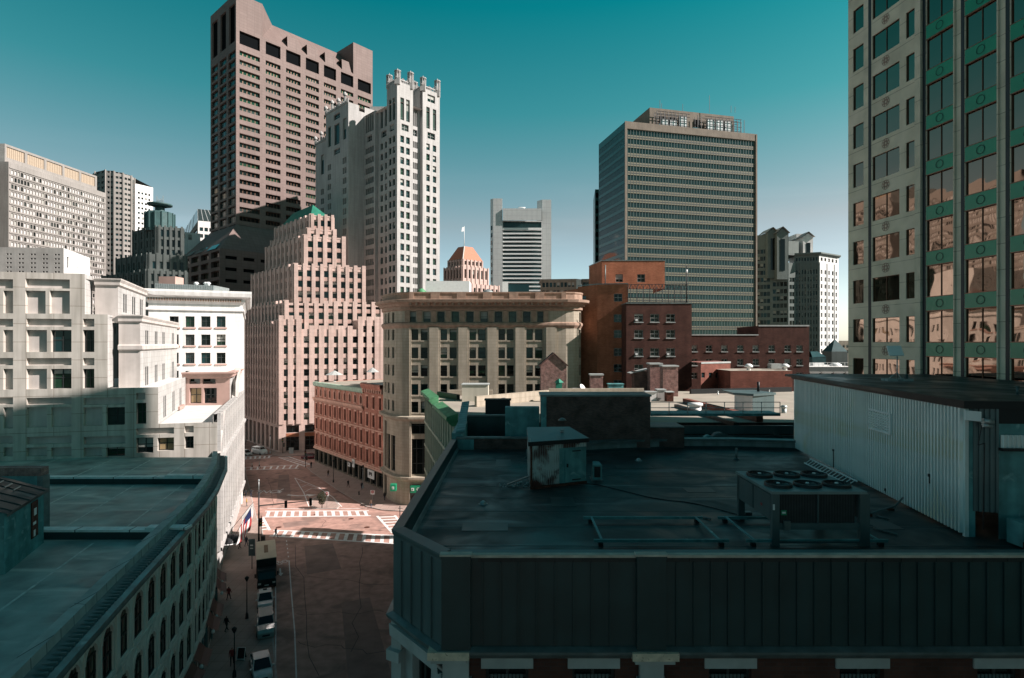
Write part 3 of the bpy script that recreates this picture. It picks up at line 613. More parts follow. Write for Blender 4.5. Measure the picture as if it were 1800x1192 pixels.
    def wing(P0,P1,zc,nc,part):
        Wb=(P1-P0).length; ops=[]
        for u in ((Wb*.16,2),(Wb*.84,2)) if nc==2 else ((Wb*.5,2),):
            ops += [(u[0]-1.3+1.4*k,u[0]-.2+1.4*k,z0+fh*j,z0+fh*j+2.2) for k in range(2) for j in range(int((zc-14-z0)/fh))]
            ops += [(u[0]-1.2,u[0]+1.2,zc-12.5,zc-5,'tri','tall_window')]
        if nc==2: ops += [(Wb*.38,Wb*.62,zc-13,zc-5.5,'tri','tall_window'),(Wb*.36,Wb*.64,zc-16.5,zc-14.5,'four','crest_window'),(Wb*.36,Wb*.64,zc-3.8,zc-1.8,'four','crest_window')]
        b.face((P0.x,P0.y),(P1.x,P1.y),0,zc,M_goth_side,ops,.5,'goth',part)
        m=b.mb('parapet_crest',M_white); Uw=(P1-P0).normalized()
        for i in range(int(Wb/.95)+1):
            p=P0+Uw*(i*.95); h=.9+(.7 if i%2 else 0)+(1.6 if i%5==0 else 0); m.obox((p.x-.3,p.y-.3,zc-.2),(.6,0,0),(0,.6,0),(0,0,h))
            if i%5==0: m.lathe((p.x,p.y,zc+h-.3),[(.7,0),(.8,.5),(.2,1.3)],6)
    wing(Wl,Wc,zw,2,'wing'); B=Wc+V(4.6,4.6); b.face((Wc.x,Wc.y),(B.x,B.y),0,zw-2,M_white,part='wing'); b.face((Wc.x,Wc.y),(Wc.x+3,Wc.y+3),zw-2,zw,M_white,part='wing')
    b.mb('roof',M_roofw).poly([(Wl.x,Wl.y,zw-.8),(Wc.x,Wc.y,zw-.8),(Wc.x+14,Wc.y+14,zw-.8),(Wl.x+14,Wl.y+14,zw-.8)])
    m=b.mb('wing',M_white); P=Wc+V(14,14); m.poly([(B.x,B.y,zr-1),(P.x,P.y,zr-1),(P.x,P.y,zw),(B.x,B.y,zw)])
    Vc=Wl+V(1.0,1.0); Vl=Vc+V(-8,8); zv=zz(242,213); wing(Vl,Vc,zv,1,'wing'); m.poly([(Wl.x,Wl.y,0),(Vc.x,Vc.y,0),(Vc.x,Vc.y,zw),(Wl.x,Wl.y,zw)]); b.mb('roof',M_roofw).poly([(Vl.x,Vl.y,zv-.5),(Vc.x,Vc.y,zv-.5),(Vc.x+12,Vc.y+12,zv-.5),(Vl.x+12,Vl.y+12,zv-.5)])
    b.done()
gothic_tower()
def deco_pink():
    b=Bld('setback_tower','pink limestone setback tower with ribbed piers and a green hipped roof','building',(-55,180))
    vl,vr=-.92,2.9; fh=3.27
    def tier(xc,d,xl,xr,y1,z0,nl,nrr,rows,ybase=None,mer=1.1,ww=1.75,first=None,z1=None,style='sash'):
        L,C,Rr,q=corner(xc,d,xl,xr,vl,vr); z1=z1 or zz(y1,d); W1,W2=dist(L,C),dist(C,Rr); zf=z1-fh*rows if first is None else first
        for a,c,W,n,wd in ((L,C,W1,nl,1.25),(C,Rr,W2,nrr,ww)):
            wd=min(wd,(W-1.2)/n*.6); g=grid(W,n,wd,zf+.2,fh,2.0,rows,.6,.6)
            b.face(a,c,z0,z1,M_pink,g,.45,style)
            for k in range(n+1):
                u=.6+(W-1.2)*k/n; hw=min(.75,(W-1.2)/n*.22); b.rib(a,c,z0,z1+mer,max(0.02,u-hw),min(W-.02,u+hw),.32,M_pink,'pier',.35)
            for k in range(n):
                u=.6+(W-1.2)*(k+.5)/n
                for j in range(rows-1): b.rib(a,c,zf+.2+fh*j+2.15,zf+fh*(j+1)+.1,u-wd/2,u+wd/2,.06,M_pinkd,'spandrel',.0)
                b.rib(a,c,z1-.05,z1+mer*.45,u-wd/2-.2,u+wd/2+.2,.1,M_pink,'pier',.35)
        b.face(Rr,q,z0,z1,M_pink); b.face(q,L,z0,z1,M_pink); b.mb('roof',M_roofp).poly([(*p,z1-.3) for p in (L,C,Rr,q)]); return L,C,Rr,q,z1
    L,C,Rr,q=corner(490,167,424,676,vl,vr); W1,W2=dist(L,C),dist(C,Rr)
    zA=36.3; 
    # street storeys with tall shopfronts
    b.face(L,C,0,8.2,M_pink,[(W1/9*i+.8,W1/9*(i+1)-.8,.3,7.2,'tall','shopfront') for i in range(9)],.7,'tall'); us=[0,2.2,ux(C,Rr,509),ux(C,Rr,513),ux(C,Rr,531)]
    sh=[(2,5.6),(7.2,11.2),(12.4,17),(18.2,23),(24.4,30),(31,37)]
    b.face(C,Rr,0,8.2,M_pink,[(u0,u1,.3,4.4,'tall','shopfront') for u0,u1 in sh]+[(u0,u1,5.6,7.8,'shop','shopfront') for u0,u1 in sh],.7,'tall')
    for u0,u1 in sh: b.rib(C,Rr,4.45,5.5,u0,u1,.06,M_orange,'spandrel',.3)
    gA=grid(W1,14,1.2,9,fh,2.0,9,.8,.8); b.face(L,C,8.2,zA+1.4,M_pink,gA,.45,'sash')
    for k in range(15): u=.8+(W1-1.6)*k/14; b.rib(L,C,8.2,zA+2.4,max(.02,u-.45),min(W1-.02,u+.45),.3,M_pink,'pier',.3)
    um1,um2=ux(C,Rr,531),ux(C,Rr,632); wm=(um2-um1)/6
    g=[]; 
    for j in range(8):
        z=9.3+fh*j
        g += [(u-.85,u+.85,z,z+2.0) for u in (ux(C,Rr,504),ux(C,Rr,517))]
        g += [(um1+wm*(i+.5)-.9,um1+wm*(i+.5)+.9,z,z+2.0) for i in range(6)]
        g += [(u-.8,u+.8,z,z+2.0) for u in (ux(C,Rr,643),ux(C,Rr,655))]
    g += [(u-.85,u+.85,9.3+fh*8,11.3+fh*8) for u in (ux(C,Rr,504),ux(C,Rr,517),ux(C,Rr,643),ux(C,Rr,655))]
    ztop=zz(561,167)
    b.face(C,Rr,8.2,zA,M_pink,g,.45,'sash'); 
    up=ux(C,Rr,530); uq=ux(C,Rr,631)
    P=lambda u,bk=0: (C[0]+(Rr[0]-C[0])*u/W2+(L[0]-C[0])*bk/W1, C[1]+(Rr[1]-C[1])*u/W2+(L[1]-C[1])*bk/W1)
    for u0,u1,xs in ((0,up,(504,517)),(uq,W2,(643,655))):
        a,c=P(u0),P(u1); b.face(a,c,zA,ztop,M_pink,[(ux(C,Rr,x)-u0-.85,ux(C,Rr,x)-u0+.85,9.3+fh*8,11.3+fh*8) for x in xs],.45,'sash'); b.face(c,P(u1,4),zA,ztop,M_pink); b.face(P(u0,4),a,zA,ztop,M_pink); b.mb('roof',M_roofp).poly([(*p,ztop) for p in (a,c,P(u1,4),P(u0,4))])
    for u in [.6,ux(C,Rr,511),up-.7]+[um1+wm*i for i in range(1,6)]+[uq+.5,ux(C,Rr,649),ux(C,Rr,663),W2-.6]:
        e=ztop if (u<=up or u>=uq) else zA
        b.rib(C,Rr,8.2,e+1.1,max(.02,u-.75),min(W2-.02,u+.75),.32,M_pink,'pier',.35)
    b.mb('roof',M_roofp).poly([(*p,zA-.3) for p in (L,C,Rr,q)])
    tier(500,171,427,676,536,30,12,10,4,first=zz(536,171)-3.3*3-1,mer=1.5)
    LL=tier(517,176,442,643,468,38,10,8,6,mer=1.0); tier(534,180,467,608,417,54,9,4,3,mer=.9); tier(540,182.5,476,592,404,62,8,3,1,mer=.7,ww=1.5)
    L5,C5,R5,q5,z5=tier(546,184.5,483,588,380,66,8,3,2,mer=.8,ww=1.5)
    rf=b.mb('hip_roof',M_greenroof); Li,Ci,Ri,qi=[lerp2(p,((L5[0]+R5[0])/2,(L5[1]+R5[1])/2),.07) for p in (L5,C5,R5,q5)]; mid=lambda a,c,t:((a[0]+c[0])/2,(a[1]+c[1])/2)
    r1=lerp2(mid(Ci,Ri,0),mid(Li,qi,0),.22); r2=lerp2(mid(Ci,Ri,0),mid(Li,qi,0),.8); zr=zz(356,188)
    rf.poly([(*Li,z5-.4),(*Ci,z5-.4),(*r1,zr),(*r2,zr)]); rf.poly([(*Ci,z5-.4),(*Ri,z5-.4),(*r1,zr)]); rf.poly([(*Ri,z5-.4),(*qi,z5-.4),(*r2,zr),(*r1,zr)]); rf.poly([(*qi,z5-.4),(*Li,z5-.4),(*r2,zr)])
    b.done()
deco_pink()
def spire_tower():
    b=Bld('pyramid_tower','small pink stepped tower with an orange tiled pyramid roof and flagpole','building',(-30,335))
    C=pt(812,330)
    def tier(xl,xr,xc,d,y1,y0,mat=M_pink,n=6,arch=True):
        c=pt(xc,d); L=along(c,-1.2,xl); Rr=along(c,1.2,xr); q=(L[0]+Rr[0]-c[0],L[1]+Rr[1]-c[1]); z0,z1=zz(y0,d),zz(y1,d)
        for a,e in ((L,c),(c,Rr)):
            W=dist(a,e); h=z1-z0; b.face(a,e,z0-3,z1,mat,grid(W,n,W/n*.42,z0+h*.12,9,h*.68,1,.5,.5),.6,'far')
            for k in range(n+1): u=.5+(W-1)*k/n; b.rib(a,e,z0-3,z1+.4,max(.02,u-.4),min(W-.02,u+.4),.4,mat,'pier')
        b.face(Rr,q,z0-3,z1,mat); b.face(q,L,z0-3,z1,mat); b.mb('terrace',M_roofp).poly([(*p,z1) for p in (L,c,Rr,q)]); return L,c,Rr,q,z1
    tier(775,878,813,328,498,530,n=8); tier(780,859,813,330,468,491); L,c,Rr,q,z=tier(787,849,813.5,333,456,466,n=5)
    rf=b.mb('tile_roof',surf('orange_tile',(.50,.20,.13),.8,.12,1.5)); ct=((L[0]+Rr[0])/2,(L[1]+Rr[1])/2); T=[lerp2(p,ct,.58) for p in (L,c,Rr,q)]; zt=zz(431,334)
    for i in range(4): a,e=(L,c,Rr,q)[i],(L,c,Rr,q)[(i+1)%4]; rf.poly([(*a,z),(*e,z),(*T[(i+1)%4],zt),(*T[i],zt)])
    rf.poly([(*p,zt) for p in T]); b.mb('roof_kerb',M_whites).tube((*c,z+.2),(*T[1],zt),.35,5); m=b.mb('flagpole',M_whitem); m.tube((*T[1],zt-1),(*T[1],zz(395,334)),.2,6,.1); fl=b.mb('flag',M_sign)
    p=T[1]; zf=zz(404,334); fl.poly([(p[0],p[1],zf),(p[0],p[1],zf+2.6),(p[0]-1.2,p[1]-.6,zf+2.1),(p[0]-1.6,p[1]-.9,zf-.4)]); b.done()
spire_tower()
def slab_tower():
    b=Bld('fin_tower','silver tower with white horizontal fins between two taller side slabs','skyscraper',(15,415))
    d=400; zL,zR,zc=zz(349,d),zz(351,d+6),zz(367,d)
    def slab(x0,x1,xs,z1,d,dep):
        a,c=pt(x0,d),pt(x1,d); e=along(a,-.9,xs) if xs else (a[0],a[1]+dep); b.face(a,c,0,z1,M_alu); b.face(e,a,0,z1,M_alu); f=(c[0],e[1]); b.face(c,f,0,z1,M_alu); b.face(f,e,0,z1,M_alu); b.mb('roof',M_conc).poly([(*a,z1),(*c,z1),(*f,z1),(*e,z1)]); return e,a
    e,a=slab(867,883,862,zL,d,10); W=dist(e,a)
    for j in range(16):
        w=MB(); w.use(G_teal); p=lerp2(e,a,.25); q=lerp2(e,a,.6); z=zL-22-j*5.2; w.obox((p[0]-.1,p[1]-.1,z),(q[0]-p[0],q[1]-p[1],0),(-.1,-.1,0),(0,0,3)); w.build('slot_window',b.root)
    slab(953,969,944,zR,d+6,12)
    A,B=pt(883,d+3),pt(953,d+4); W=dist(A,B)
    b.face(pt(884,d-1),pt(952,d-1),zz(388,d),zc,M_alu,part='crown'); c1,c2=pt(884,d-1),pt(952,d-1); b.mb('crown',M_alu).poly([(*c1,zc),(*c2,zc),(c2[0],c2[1]+30,zc),(c1[0],c1[1]+30,zc)]); b.face((c1[0],c1[1]+8),c1,zz(388,d),zc,M_alu,part='crown')
    b.face(A,B,0,zz(386,d),M_alu,[(.5,W-.5,20,zz(388,d),'ribbon2','curtain_glass')],.5,'ribbon2')
    for j in range(16):
        z=zz(404,d)-j*2.87*1.0; f=MB(); f.use(M_glassblue if False else M_whitem); f.obox((A[0]+.3,A[1]-2.2,z),(W-.6,0,0),(0,2.3,0),(0,0,.95 if j else 1.6)); f.build('fin',b.root)
    m=b.mb('window_crane',M_whitem); r=V(*pt(921,d+6)); m.tube((r.x,r.y,zc),(r.x,r.y,zc+2.2),.4,6); m.tube((r.x-4,r.y,zc+2.4),(r.x+1,r.y,zc+2.2),.3,6); b.done()
slab_tower()
M_omul=surf('pale_green_mullion',(.10,.13,.12),.5,.1,1.)
def office_tower():
    b=Bld('glass_office','broad dark office tower with teal window bands and a black rooftop plant frame','skyscraper',(75,255))
    C=pt(1098,237); L=along(C,-.25,1052.5); Rr=along(C,4.1,1330); q=(L[0]+Rr[0]-C[0],L[1]+Rr[1]-C[1]); W=dist(C,Rr); WL=dist(L,C); z1=zz(214.5,237); fh=3.79
    zt=z1-2.9; ops=[(1.2,W-1.0,zt-fh*j-2.25,zt-fh*j,'ribbon','window_band') for j in range(26)]
    b.face(C,Rr,0,z1,M_spand,ops,.25,'ribbon')
    b.face(C,Rr,z1,z1+.02,M_offc); b.rib(C,Rr,z1-2.7,z1+.3,0,W,.3,M_offc,'roof_band')
    for j in range(26): b.rib(C,Rr,zt-fh*(j+1)+.62,zt-fh*(j+1)+.92,1.3,W-1.1,.03,M_tslot,'spandrel')
    for i in range(1,47): b.rib(C,Rr,20,z1-2.7,W*i/47-.07,W*i/47+.07,.05,M_omul,'mullion')
    opl=[(.6,WL-.5,zt-fh*j-2.3,zt-fh*j+.2,'ribbon2','window_band') for j in range(26)]
    b.face(L,C,0,z1,M_spand2,opl,.12,'ribbon2'); b.face(Rr,q,0,z1,M_spand); b.face(q,L,0,z1,M_spand)
    b.rib(C,Rr,20,z1,0,.9,.5,M_offc,'corner_pier',.3); b.rib(C,Rr,20,z1,W-.7,W,.5,M_offc,'corner_pier',.3)
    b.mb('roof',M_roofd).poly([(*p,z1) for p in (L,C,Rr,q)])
    # lower rear slab
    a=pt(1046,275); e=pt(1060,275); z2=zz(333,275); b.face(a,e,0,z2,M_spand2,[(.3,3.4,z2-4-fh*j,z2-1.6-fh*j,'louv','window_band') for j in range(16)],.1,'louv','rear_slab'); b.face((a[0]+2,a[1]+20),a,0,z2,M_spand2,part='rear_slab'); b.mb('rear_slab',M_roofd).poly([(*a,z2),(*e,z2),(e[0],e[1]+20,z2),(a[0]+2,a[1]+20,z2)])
    # penthouse and plant frame
    h=lambda x,dd: pt(x,dd); c=h(1142,247); l=along(c,-.25,1113); r=along(c,4.1,1290); qq=(l[0]+r[0]-c[0],l[1]+r[1]-c[1]); zp=zz(189,247); Wp=dist(c,r)
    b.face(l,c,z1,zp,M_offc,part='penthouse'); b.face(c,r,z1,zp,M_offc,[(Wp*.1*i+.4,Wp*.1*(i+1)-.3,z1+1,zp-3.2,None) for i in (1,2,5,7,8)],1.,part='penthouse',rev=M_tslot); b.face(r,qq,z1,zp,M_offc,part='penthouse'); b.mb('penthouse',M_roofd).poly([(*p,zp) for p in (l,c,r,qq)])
    f=b.mb('plant_frame',M_black); Ud=(V(*r)-V(*c)).normalized(); Nd=V(Ud.y,-Ud.x)
    for k in range(25):
        u=Wp*.04+k*Wp*.043; 
        if k in (9,10,13,14): continue
        for o in (1.0,3.2): p=V(*c)+Ud*u+Nd*o; f.tube((p.x,p.y,z1),(p.x,p.y,z1+7.6),.14,5)
    for z in (2.2,4.2,6.2,7.6):
        for o in (1.0,3.2):
            for s0,s1 in ((.04,.42),(.60,1.04)): p=V(*c)+Ud*Wp*s0+Nd*o; e=V(*c)+Ud*Wp*s1+Nd*o; f.tube((p.x,p.y,z1+z),(e.x,e.y,z1+z),.13,5)
    for s in (.1,.2,.31,.64,.74,.85):
        pl=MB(); pl.use(M_steel); p=V(*c)+Ud*Wp*s+Nd*1.4; pl.obox((p.x,p.y,z1+.4),Ud*3.2,Nd*1.4,(0,0,4.2+2*(s>.3))); pl.build('cooling_unit',b.root)
    an=b.mb('antenna',M_black)
    for x,y in ((1160,176),(1163,182),(1200,183),(1247,168),(1285,186),(1292,188)): p=V(*pt(x,252)); an.tube((p.x,p.y,zp-.2),(p.x,p.y,zz(y,252)),.09,5)
    b.done()
office_tower()
def hotel():
    b=Bld('gabled_hotel','dark gabled hotel tower with one white sunlit flank beside the office tower','building',(125,280))
    C=pt(1440,268); vr=1.5; vl=-3.0
    zc=zz(446,268); L=along(C,vl,1396); Rr=along(C,vr,1474); WL,WR=dist(L,C),dist(C,Rr)
    M_h=surf('hotel_shade_stone',(.16,.185,.175),.8,.1,.3,.2)  # darker stone puts shade into the hotel's left faces
    def stack(a,c,zt,n,mat,rows,part='wall'):
        W=dist(a,c); b.face(a,c,0,zt,mat,grid(W,n,W/n*.42,zt-6-3.4*rows,3.4,2.0,rows,.5,.5)+grid(W,n,W/n*.5,zt-3.2,3,1.6,1,.5,.5)+grid(W,n,W/n*.3,zt-9.5+.0,3,5.4,1,.5,.5)[0:0],.4,'far',part)
        for k in range(0,n+1,2): u=.5+(W-1)*k/n; b.rib(a,c,10,zt-4,max(.02,u-.35),min(W-.02,u+.35),.35,mat,'pier')
    stack(L,C,zc,8,M_h,15); stack(C,Rr,zc,5,M_wht,15)
    sweep(b.mb('cornice',M_h),[L,C,Rr],[(.1,zc-.8),(1.2,zc),(1.2,zc+.6),(-1,zc+.8)]); q=(L[0]+Rr[0]-C[0],L[1]+Rr[1]-C[1]); b.mb('roof',M_conc).poly([(*p,zc+.5) for p in (L,C,Rr,q)]); b.face(Rr,q,0,zc,M_wht)
    # taller left part with gables
    A=pt(1328,275); A2=pt(1356,272); A3=pt(1386,269); zt=zz(412,272)
    for a,c,n,z in ((A,A2,4,zt),(A2,A3,4,zt+1),(A3,pt(1398,270),2,zt-14)):
        W=dist(a,c); b.face(a,c,0,z,M_h,grid(W,n,1.3,z-60,3.4,2.0,16,.5,.5),.4,'far')
    def gable(x0,x1,d,y0,yp,mat,dep=10):
        p,r=pt(x0,d),pt(x1,d); z0,zp=zz(y0,d),zz(yp,d); mx=((p[0]+r[0])/2,(p[1]+r[1])/2); m=MB(); m.use(mat); zb=z0-22
        m.poly([(*p,zb),(*r,zb),(*r,z0),(*mx,zp),(*p,z0)]); m.poly([(*r,zb),(r[0],r[1]+dep,zb),(r[0],r[1]+dep,z0),(*r,z0)]); m.poly([(p[0],p[1]+dep,zb),(*p,zb),(*p,z0),(p[0],p[1]+dep,z0)])
        m.use(M_conc); e=.8
        m.poly([(p[0]-e,p[1]-.8,z0-.2),(mx[0],mx[1]-.8,zp+.7),(mx[0],mx[1]+dep,zp+.7),(p[0]-e,p[1]+dep,z0-.2)]); m.poly([(mx[0],mx[1]-.8,zp+.7),(r[0]+e,r[1]-.8,z0-.2),(r[0]+e,r[1]+dep,z0-.2),(mx[0],mx[1]+dep,zp+.7)])
        m.use(G_dark); w=(r[0]-p[0])*.22; m.poly([(mx[0]-w,mx[1]-.12,z0-18),(mx[0]+w,mx[1]-.12,z0-18),(mx[0]+w,mx[1]-.12,z0-3),(mx[0]-w,mx[1]-.12,z0-3)]); m.build('gable',b.root)
    gable(1350,1366,270.5,408,402,M_h); gable(1366,1385,268,409,401,M_h); gable(1412,1429,274,416,410,M_wht,14)
    m=b.mb('penthouse',M_h); P=pt(1386,272); Q=pt(1404,274); m.prism([P,Q,(Q[0],Q[1]+14),(P[0],P[1]+14)],zc,zz(424,273)); m.use(M_wht); P=pt(1400,280); Q=pt(1414,280); m.prism([P,Q,(Q[0],Q[1]+12),(P[0],P[1]+12)],zc,zz(411,280)); b.mb('roof',M_conc).poly([(*p,zt) for p in (A,A2,A3,(A3[0]+4,A3[1]+20),(A[0]+4,A[1]+20))]); b.done()
hotel()
def far_right_small():
    # low old buildings between the brick block and the right-hand tower
    b=Bld('mansard_house','low white roofed old building with dormer windows in front of the hotel','building',(85,152))
    A,B=pt(1418,150),pt(1510,150); z1=zz(645,150); W=dist(A,B)
    b.face(A,B,0,z1-4,M_rbrick); b.face(A,B,z1-4,z1,M_deco,part='mansard'); b.mb('roof',M_roofw).poly([(*A,z1),(*B,z1),(B[0],B[1]+30,z1),(A[0],A[1]+30,z1)])
    for i in range(4):
        u=W*(i+.6)/4.4; p=(A[0]+(B[0]-A[0])*u/W,A[1]-.6); d=MB(); d.use(M_whitem); d.obox((p[0]-1.1,p[1],z1-4.2),(2.2,0,0),(0,1.4,0),(0,0,2.6)); d.use(M_conc); d.obox((p[0]-1.4,p[1]-.2,z1-1.6),(2.8,0,0),(0,1.8,0),(0,0,.3)); d.use(G_dark); d.poly([(p[0]-.7,p[1]-.02,z1-4),(p[0]+.7,p[1]-.02,z1-4),(p[0]+.7,p[1]-.02,z1-1.9),(p[0]-.7,p[1]-.02,z1-1.9)]); d.build('dormer',b.root)
    r=b.mb('railing',M_whitem)
    for k in range(13): x=A[0]+(B[0]-A[0])*k/12; r.tube((x,A[1]+.5,z1),(x,A[1]+.5,z1+1.1),.05,4)
    r.tube((A[0],A[1]+.5,z1+1.1),(B[0],A[1]+.5,z1+1.1),.05,4); v=b.mb('roof_hatch',M_whitem); v.obox((A[0]+6,A[1]+8,z1),(3,0,0),(0,2,0),(0,0,.8)); v.lathe((A[0]+11,A[1]+6,z1),[(1.5,0),(1.5,.4),(.6,.9)],10); b.done()
    b=Bld('pyramid_roof_house','dark house with a pointed pyramid roof below the hotel','building',(110,193))
    A,B=pt(1462,192),pt(1490,192); z0,zt=zz(618,192),zz(596,197); q=[A,B,(B[0],B[1]+6),(A[0],A[1]+6)]; b.mb('wall',M_deco).prism(q,0,z0,False); m=b.mb('pyramid_roof',M_tslate); c=((A[0]+B[0])/2,A[1]+3)
    for i in range(4): m.poly([(*q[i],z0),(*q[(i+1)%4],z0),(*c,zt)])
    b.mb('finial',M_deco).tube((*c,zt-.3),(*c,zt+1.2),.15,5); b.done()
    b=Bld('gabled_shed','small teal gabled roof below the hotel','building',(96,182))
    A,B=pt(1428,180),pt(1452,180); z0,zt=zz(628,180),zz(618,184); b.mb('wall',M_tslate).prism([A,B,(B[0],B[1]+10),(A[0],A[1]+10)],0,z0,False); m=b.mb('roof',M_tslate); m.poly([(*A,z0),(*B,z0+.2),(B[0],B[1]+5,zt),(A[0]+2,A[1]+5,zt)]); m.poly([(B[0],B[1]+10,z0),(A[0],A[1]+10,z0),(A[0]+2,A[1]+5,zt),(B[0],B[1]+5,zt)]); m.poly([(*B,z0),(B[0],B[1]+10,z0),(B[0],B[1]+5,zt)]); b.done()
    b=Bld('distant_block','distant flat tan block seen at the edge of the right-hand tower','building',(215,370))
    A,B=pt(1466,370),pt(1500,370); z1=zz(599,370); W=dist(A,B); b.face(A,B,0,z1,M_tan,grid(W,5,1.4,z1-8,3.5,1.8,2,.5,.5),.3,'far'); b.face((A[0],A[1]+20),A,0,z1,M_tan); b.mb('roof',M_roofp).poly([(*A,z1),(*B,z1),(B[0],B[1]+20,z1),(A[0],A[1]+20,z1)]); b.face(B,(B[0],B[1]+20),0,z1,M_tan); b.done()
    b=Bld('dark_low_block','long low dark block behind the buff stone bank','building',(28,250))
    A,B,Cc=pt(950,250),pt(1013,248),pt(1052,250); z1,z2=zz(491,250),zz(490,250); W=dist(A,B)
    b.face(A,B,0,z1,M_offc,grid(W,9,1.1,z1-7,3.5,2.,2,.6,.6),.3,'far'); b.face(B,(B[0]+2.4,B[1]+2.2),0,z1,M_wht); e=(B[0]+2.6,B[1]+3); b.face(e,Cc,0,z2,M_offc,grid(dist(e,Cc),5,1.1,z2-7,3.5,2.,2,.6,.6),.3,'far'); b.mb('roof',M_conc).poly([(*A,z1),(*B,z1),(*e,z1),(*Cc,z1),(Cc[0],Cc[1]+20,z1),(A[0],A[1]+20,z1)]); b.done()
far_right_small()
# ================================================================== middle ground
def pix(a,b,x,y):                          # (u,z) on the vertical plane a-b where the photograph shows (x,y)
    u=ux(a,b,x); L=dist(a,b); d=a[1]+(b[1]-a[1])*u/L; return u,zz(y,d)
def pbox(a,b,x0,y0,x1,y1,*r):
    xm=(x0+x1)/2; u0=ux(a,b,x0); u1=ux(a,b,x1); zt=pix(a,b,xm,y0)[1]; zb=pix(a,b,xm,y1)[1]; return (u0,u1,zb,zt)+r
M_pale=surf('pale_precast',(.50,.485,.47),.8,.12,.4,.4,.3,0,pat=('brick',1.5,.75,.022,(.36,.34,.325)),c2=(.475,.46,.445))
def beige():
    b=Bld('terraced_block','beige stepped office block with recessed panels and bright white terraces','building',(-50,85))
    Q=pt(200,74); A=along(Q,4.,-60); B=along(Q,4.,384); vs=-.42
    s=3.407; Z=lambda x0,y0,x1,y1,*r:(x0/s,470+y0/s,x1/s,470+y1/s)+r
    rows1=[(70,125,0),(140,277,1)]; rows2=[(308,355,0),(375,507,1),(543,587,0),(608,738,1)]; rows3=[(780,822,0)]; rows4=[(838,972,1),(1012,1058,0),(1078,1132,1)]
    def tierops(rows,bays):
        o=[]
        for x0,x1,kind in bays:
            for y0,y1,t in rows:
                if t==0: o.append(pbox(A,B,*Z(x0,y0,x1,y1),None))
                else:
                    xm=(x0+x1)/2
                    if kind=='pp': o += [pbox(A,B,*Z(x0,y0,xm-12,y1),None),pbox(A,B,*Z(xm+12,y0,x1,y1),None)]
                    elif kind=='pw': o += [pbox(A,B,*Z(x0,y0,xm-12,y1),None),pbox(A,B,*Z(xm+12,y0,x1,y1),'pair')]
                    else: o.append(pbox(A,B,*Z(x0,y0,x1,y1),'pair'))
        return o
    zt=[zz(481,73),zz(553,74),zz(681,75),zz(742,77)]
    E1,E2,E3,E4=[along(A,4.,x) for x in (149,189,278,382)]
    W=lambda e: dist(A,e)
    def fr(e,z0,z1,ops):
        b.face(A,e,z0,z1,M_beige,[o for o in ops],.55,'pair')
        u=(V(*e)-V(*A)).normalized(); n=V(u.y,-u.x)
        for o in ops:                                   # infill panels behind the reveals
            if o[4] is None:
                p=V(*A)+u*o[0]-n*.5; q=V(*A)+u*o[1]-n*.5; b.mb('infill_panel',M_beigep).poly([(p.x,p.y,o[2]),(q.x,q.y,o[2]),(q.x,q.y,o[3]),(p.x,p.y,o[3])])
    fr(E4,0,zt[3],tierops([(1012,1058,0),(1078,1132,1)],[(-62,78,'pp'),(158,428,'pp'),(500,748,'pw')])+tierops([(962,1000,0),(1020,1110,1)],[(815,1042,'pw')])[:1]+[pbox(A,B,*Z(815,1020,918,1112),'pair'),pbox(A,B,*Z(943,1020,1042,1098),'pair'),pbox(A,B,*Z(1105,950,1160,990),None),pbox(A,B,*Z(1105,1012,1160,1085),'pair')])
    fr(E3,zt[3],zt[2],tierops([(780,822,0),(838,968,1)],[(-62,78,'pp'),(158,428,'pp'),(500,748,'pw')])+[pbox(A,B,*Z(815,752,870,792),None),pbox(A,B,*Z(815,812,876,938),'pair')])
    fr(E2,zt[2],zt[1],tierops(rows2,[(-62,78,'pp'),(158,428,'pw'),(497,565,'w')])); fr(E1,zt[1],zt[0],tierops(rows1,[(-62,78,'pp'),(152,418,'pp')]))
    def sidewall(p,xe,z0,z1,pairs,rows,wname='side_window'):
        e=along(p,vs,xe); Ws=dist(p,e); o=[]
        for t in pairs:
            for zb,h in rows: o += [(Ws*t-1.1,Ws*t-.12,zb,zb+h,'pair'),(Ws*t+.12,Ws*t+1.1,zb,zb+h,'pair')]
        b.face(p,e,z0,z1,M_pale,o,.14,'sash',wname=wname); return e
    def block(x0,x1,back,xe,z0,z1,pairs,rows):            # facet block, a step behind the front plane
        a=along(A,4.,x0); c=along(A,4.,x1); a=(a[0]-.3*back,a[1]+back); c=(c[0]-.3*back,c[1]+back)
        b.face(a,c,z0,z1,M_beigep); e=sidewall(c,xe,z0,z1,pairs,rows); sweep(b.mb('cornice',M_beigep),[a,c,e],[(.02,z1-.9),(.25,z1-.7),(.25,z1-.35),(.45,z1),(.45,z1+.15),(-.6,z1+.15)]); return a,c,e
    for E,z0,z1 in ((E1,zt[1],zt[0]),(E2,zt[2],zt[1])): b.face(E,(E[0]-1.2,E[1]+2.9),z0,z1,M_pale)
    a1,c1,e1=block(154,196,2.2,256,zt[1]-1,zz(492,76),(.22,.52,.82),[(zz(550,80),2.6)]); a2,c2,e2=block(197,236,2.2,311,zt[2]-.5,zz(556,77),(.14,.36,.56,.86),[(zz(617,80),2.9),(zz(679,82),2.9)])
    z=(zz(618,78)); sweep(b.mb('cornice',M_beigep),[a2,c2,e2],[(.02,z-.1+.2),(.3,z+.3),(.3,z+.8),(.02,z+1.0)])
    e3=sidewall(E3,326,zt[3],zt[2],(.2,.5,.78),[(zz(733,80),3.0)]); bk=lambda e:(e[0]-60,e[1])
    r=b.mb('terrace',M_roofw)
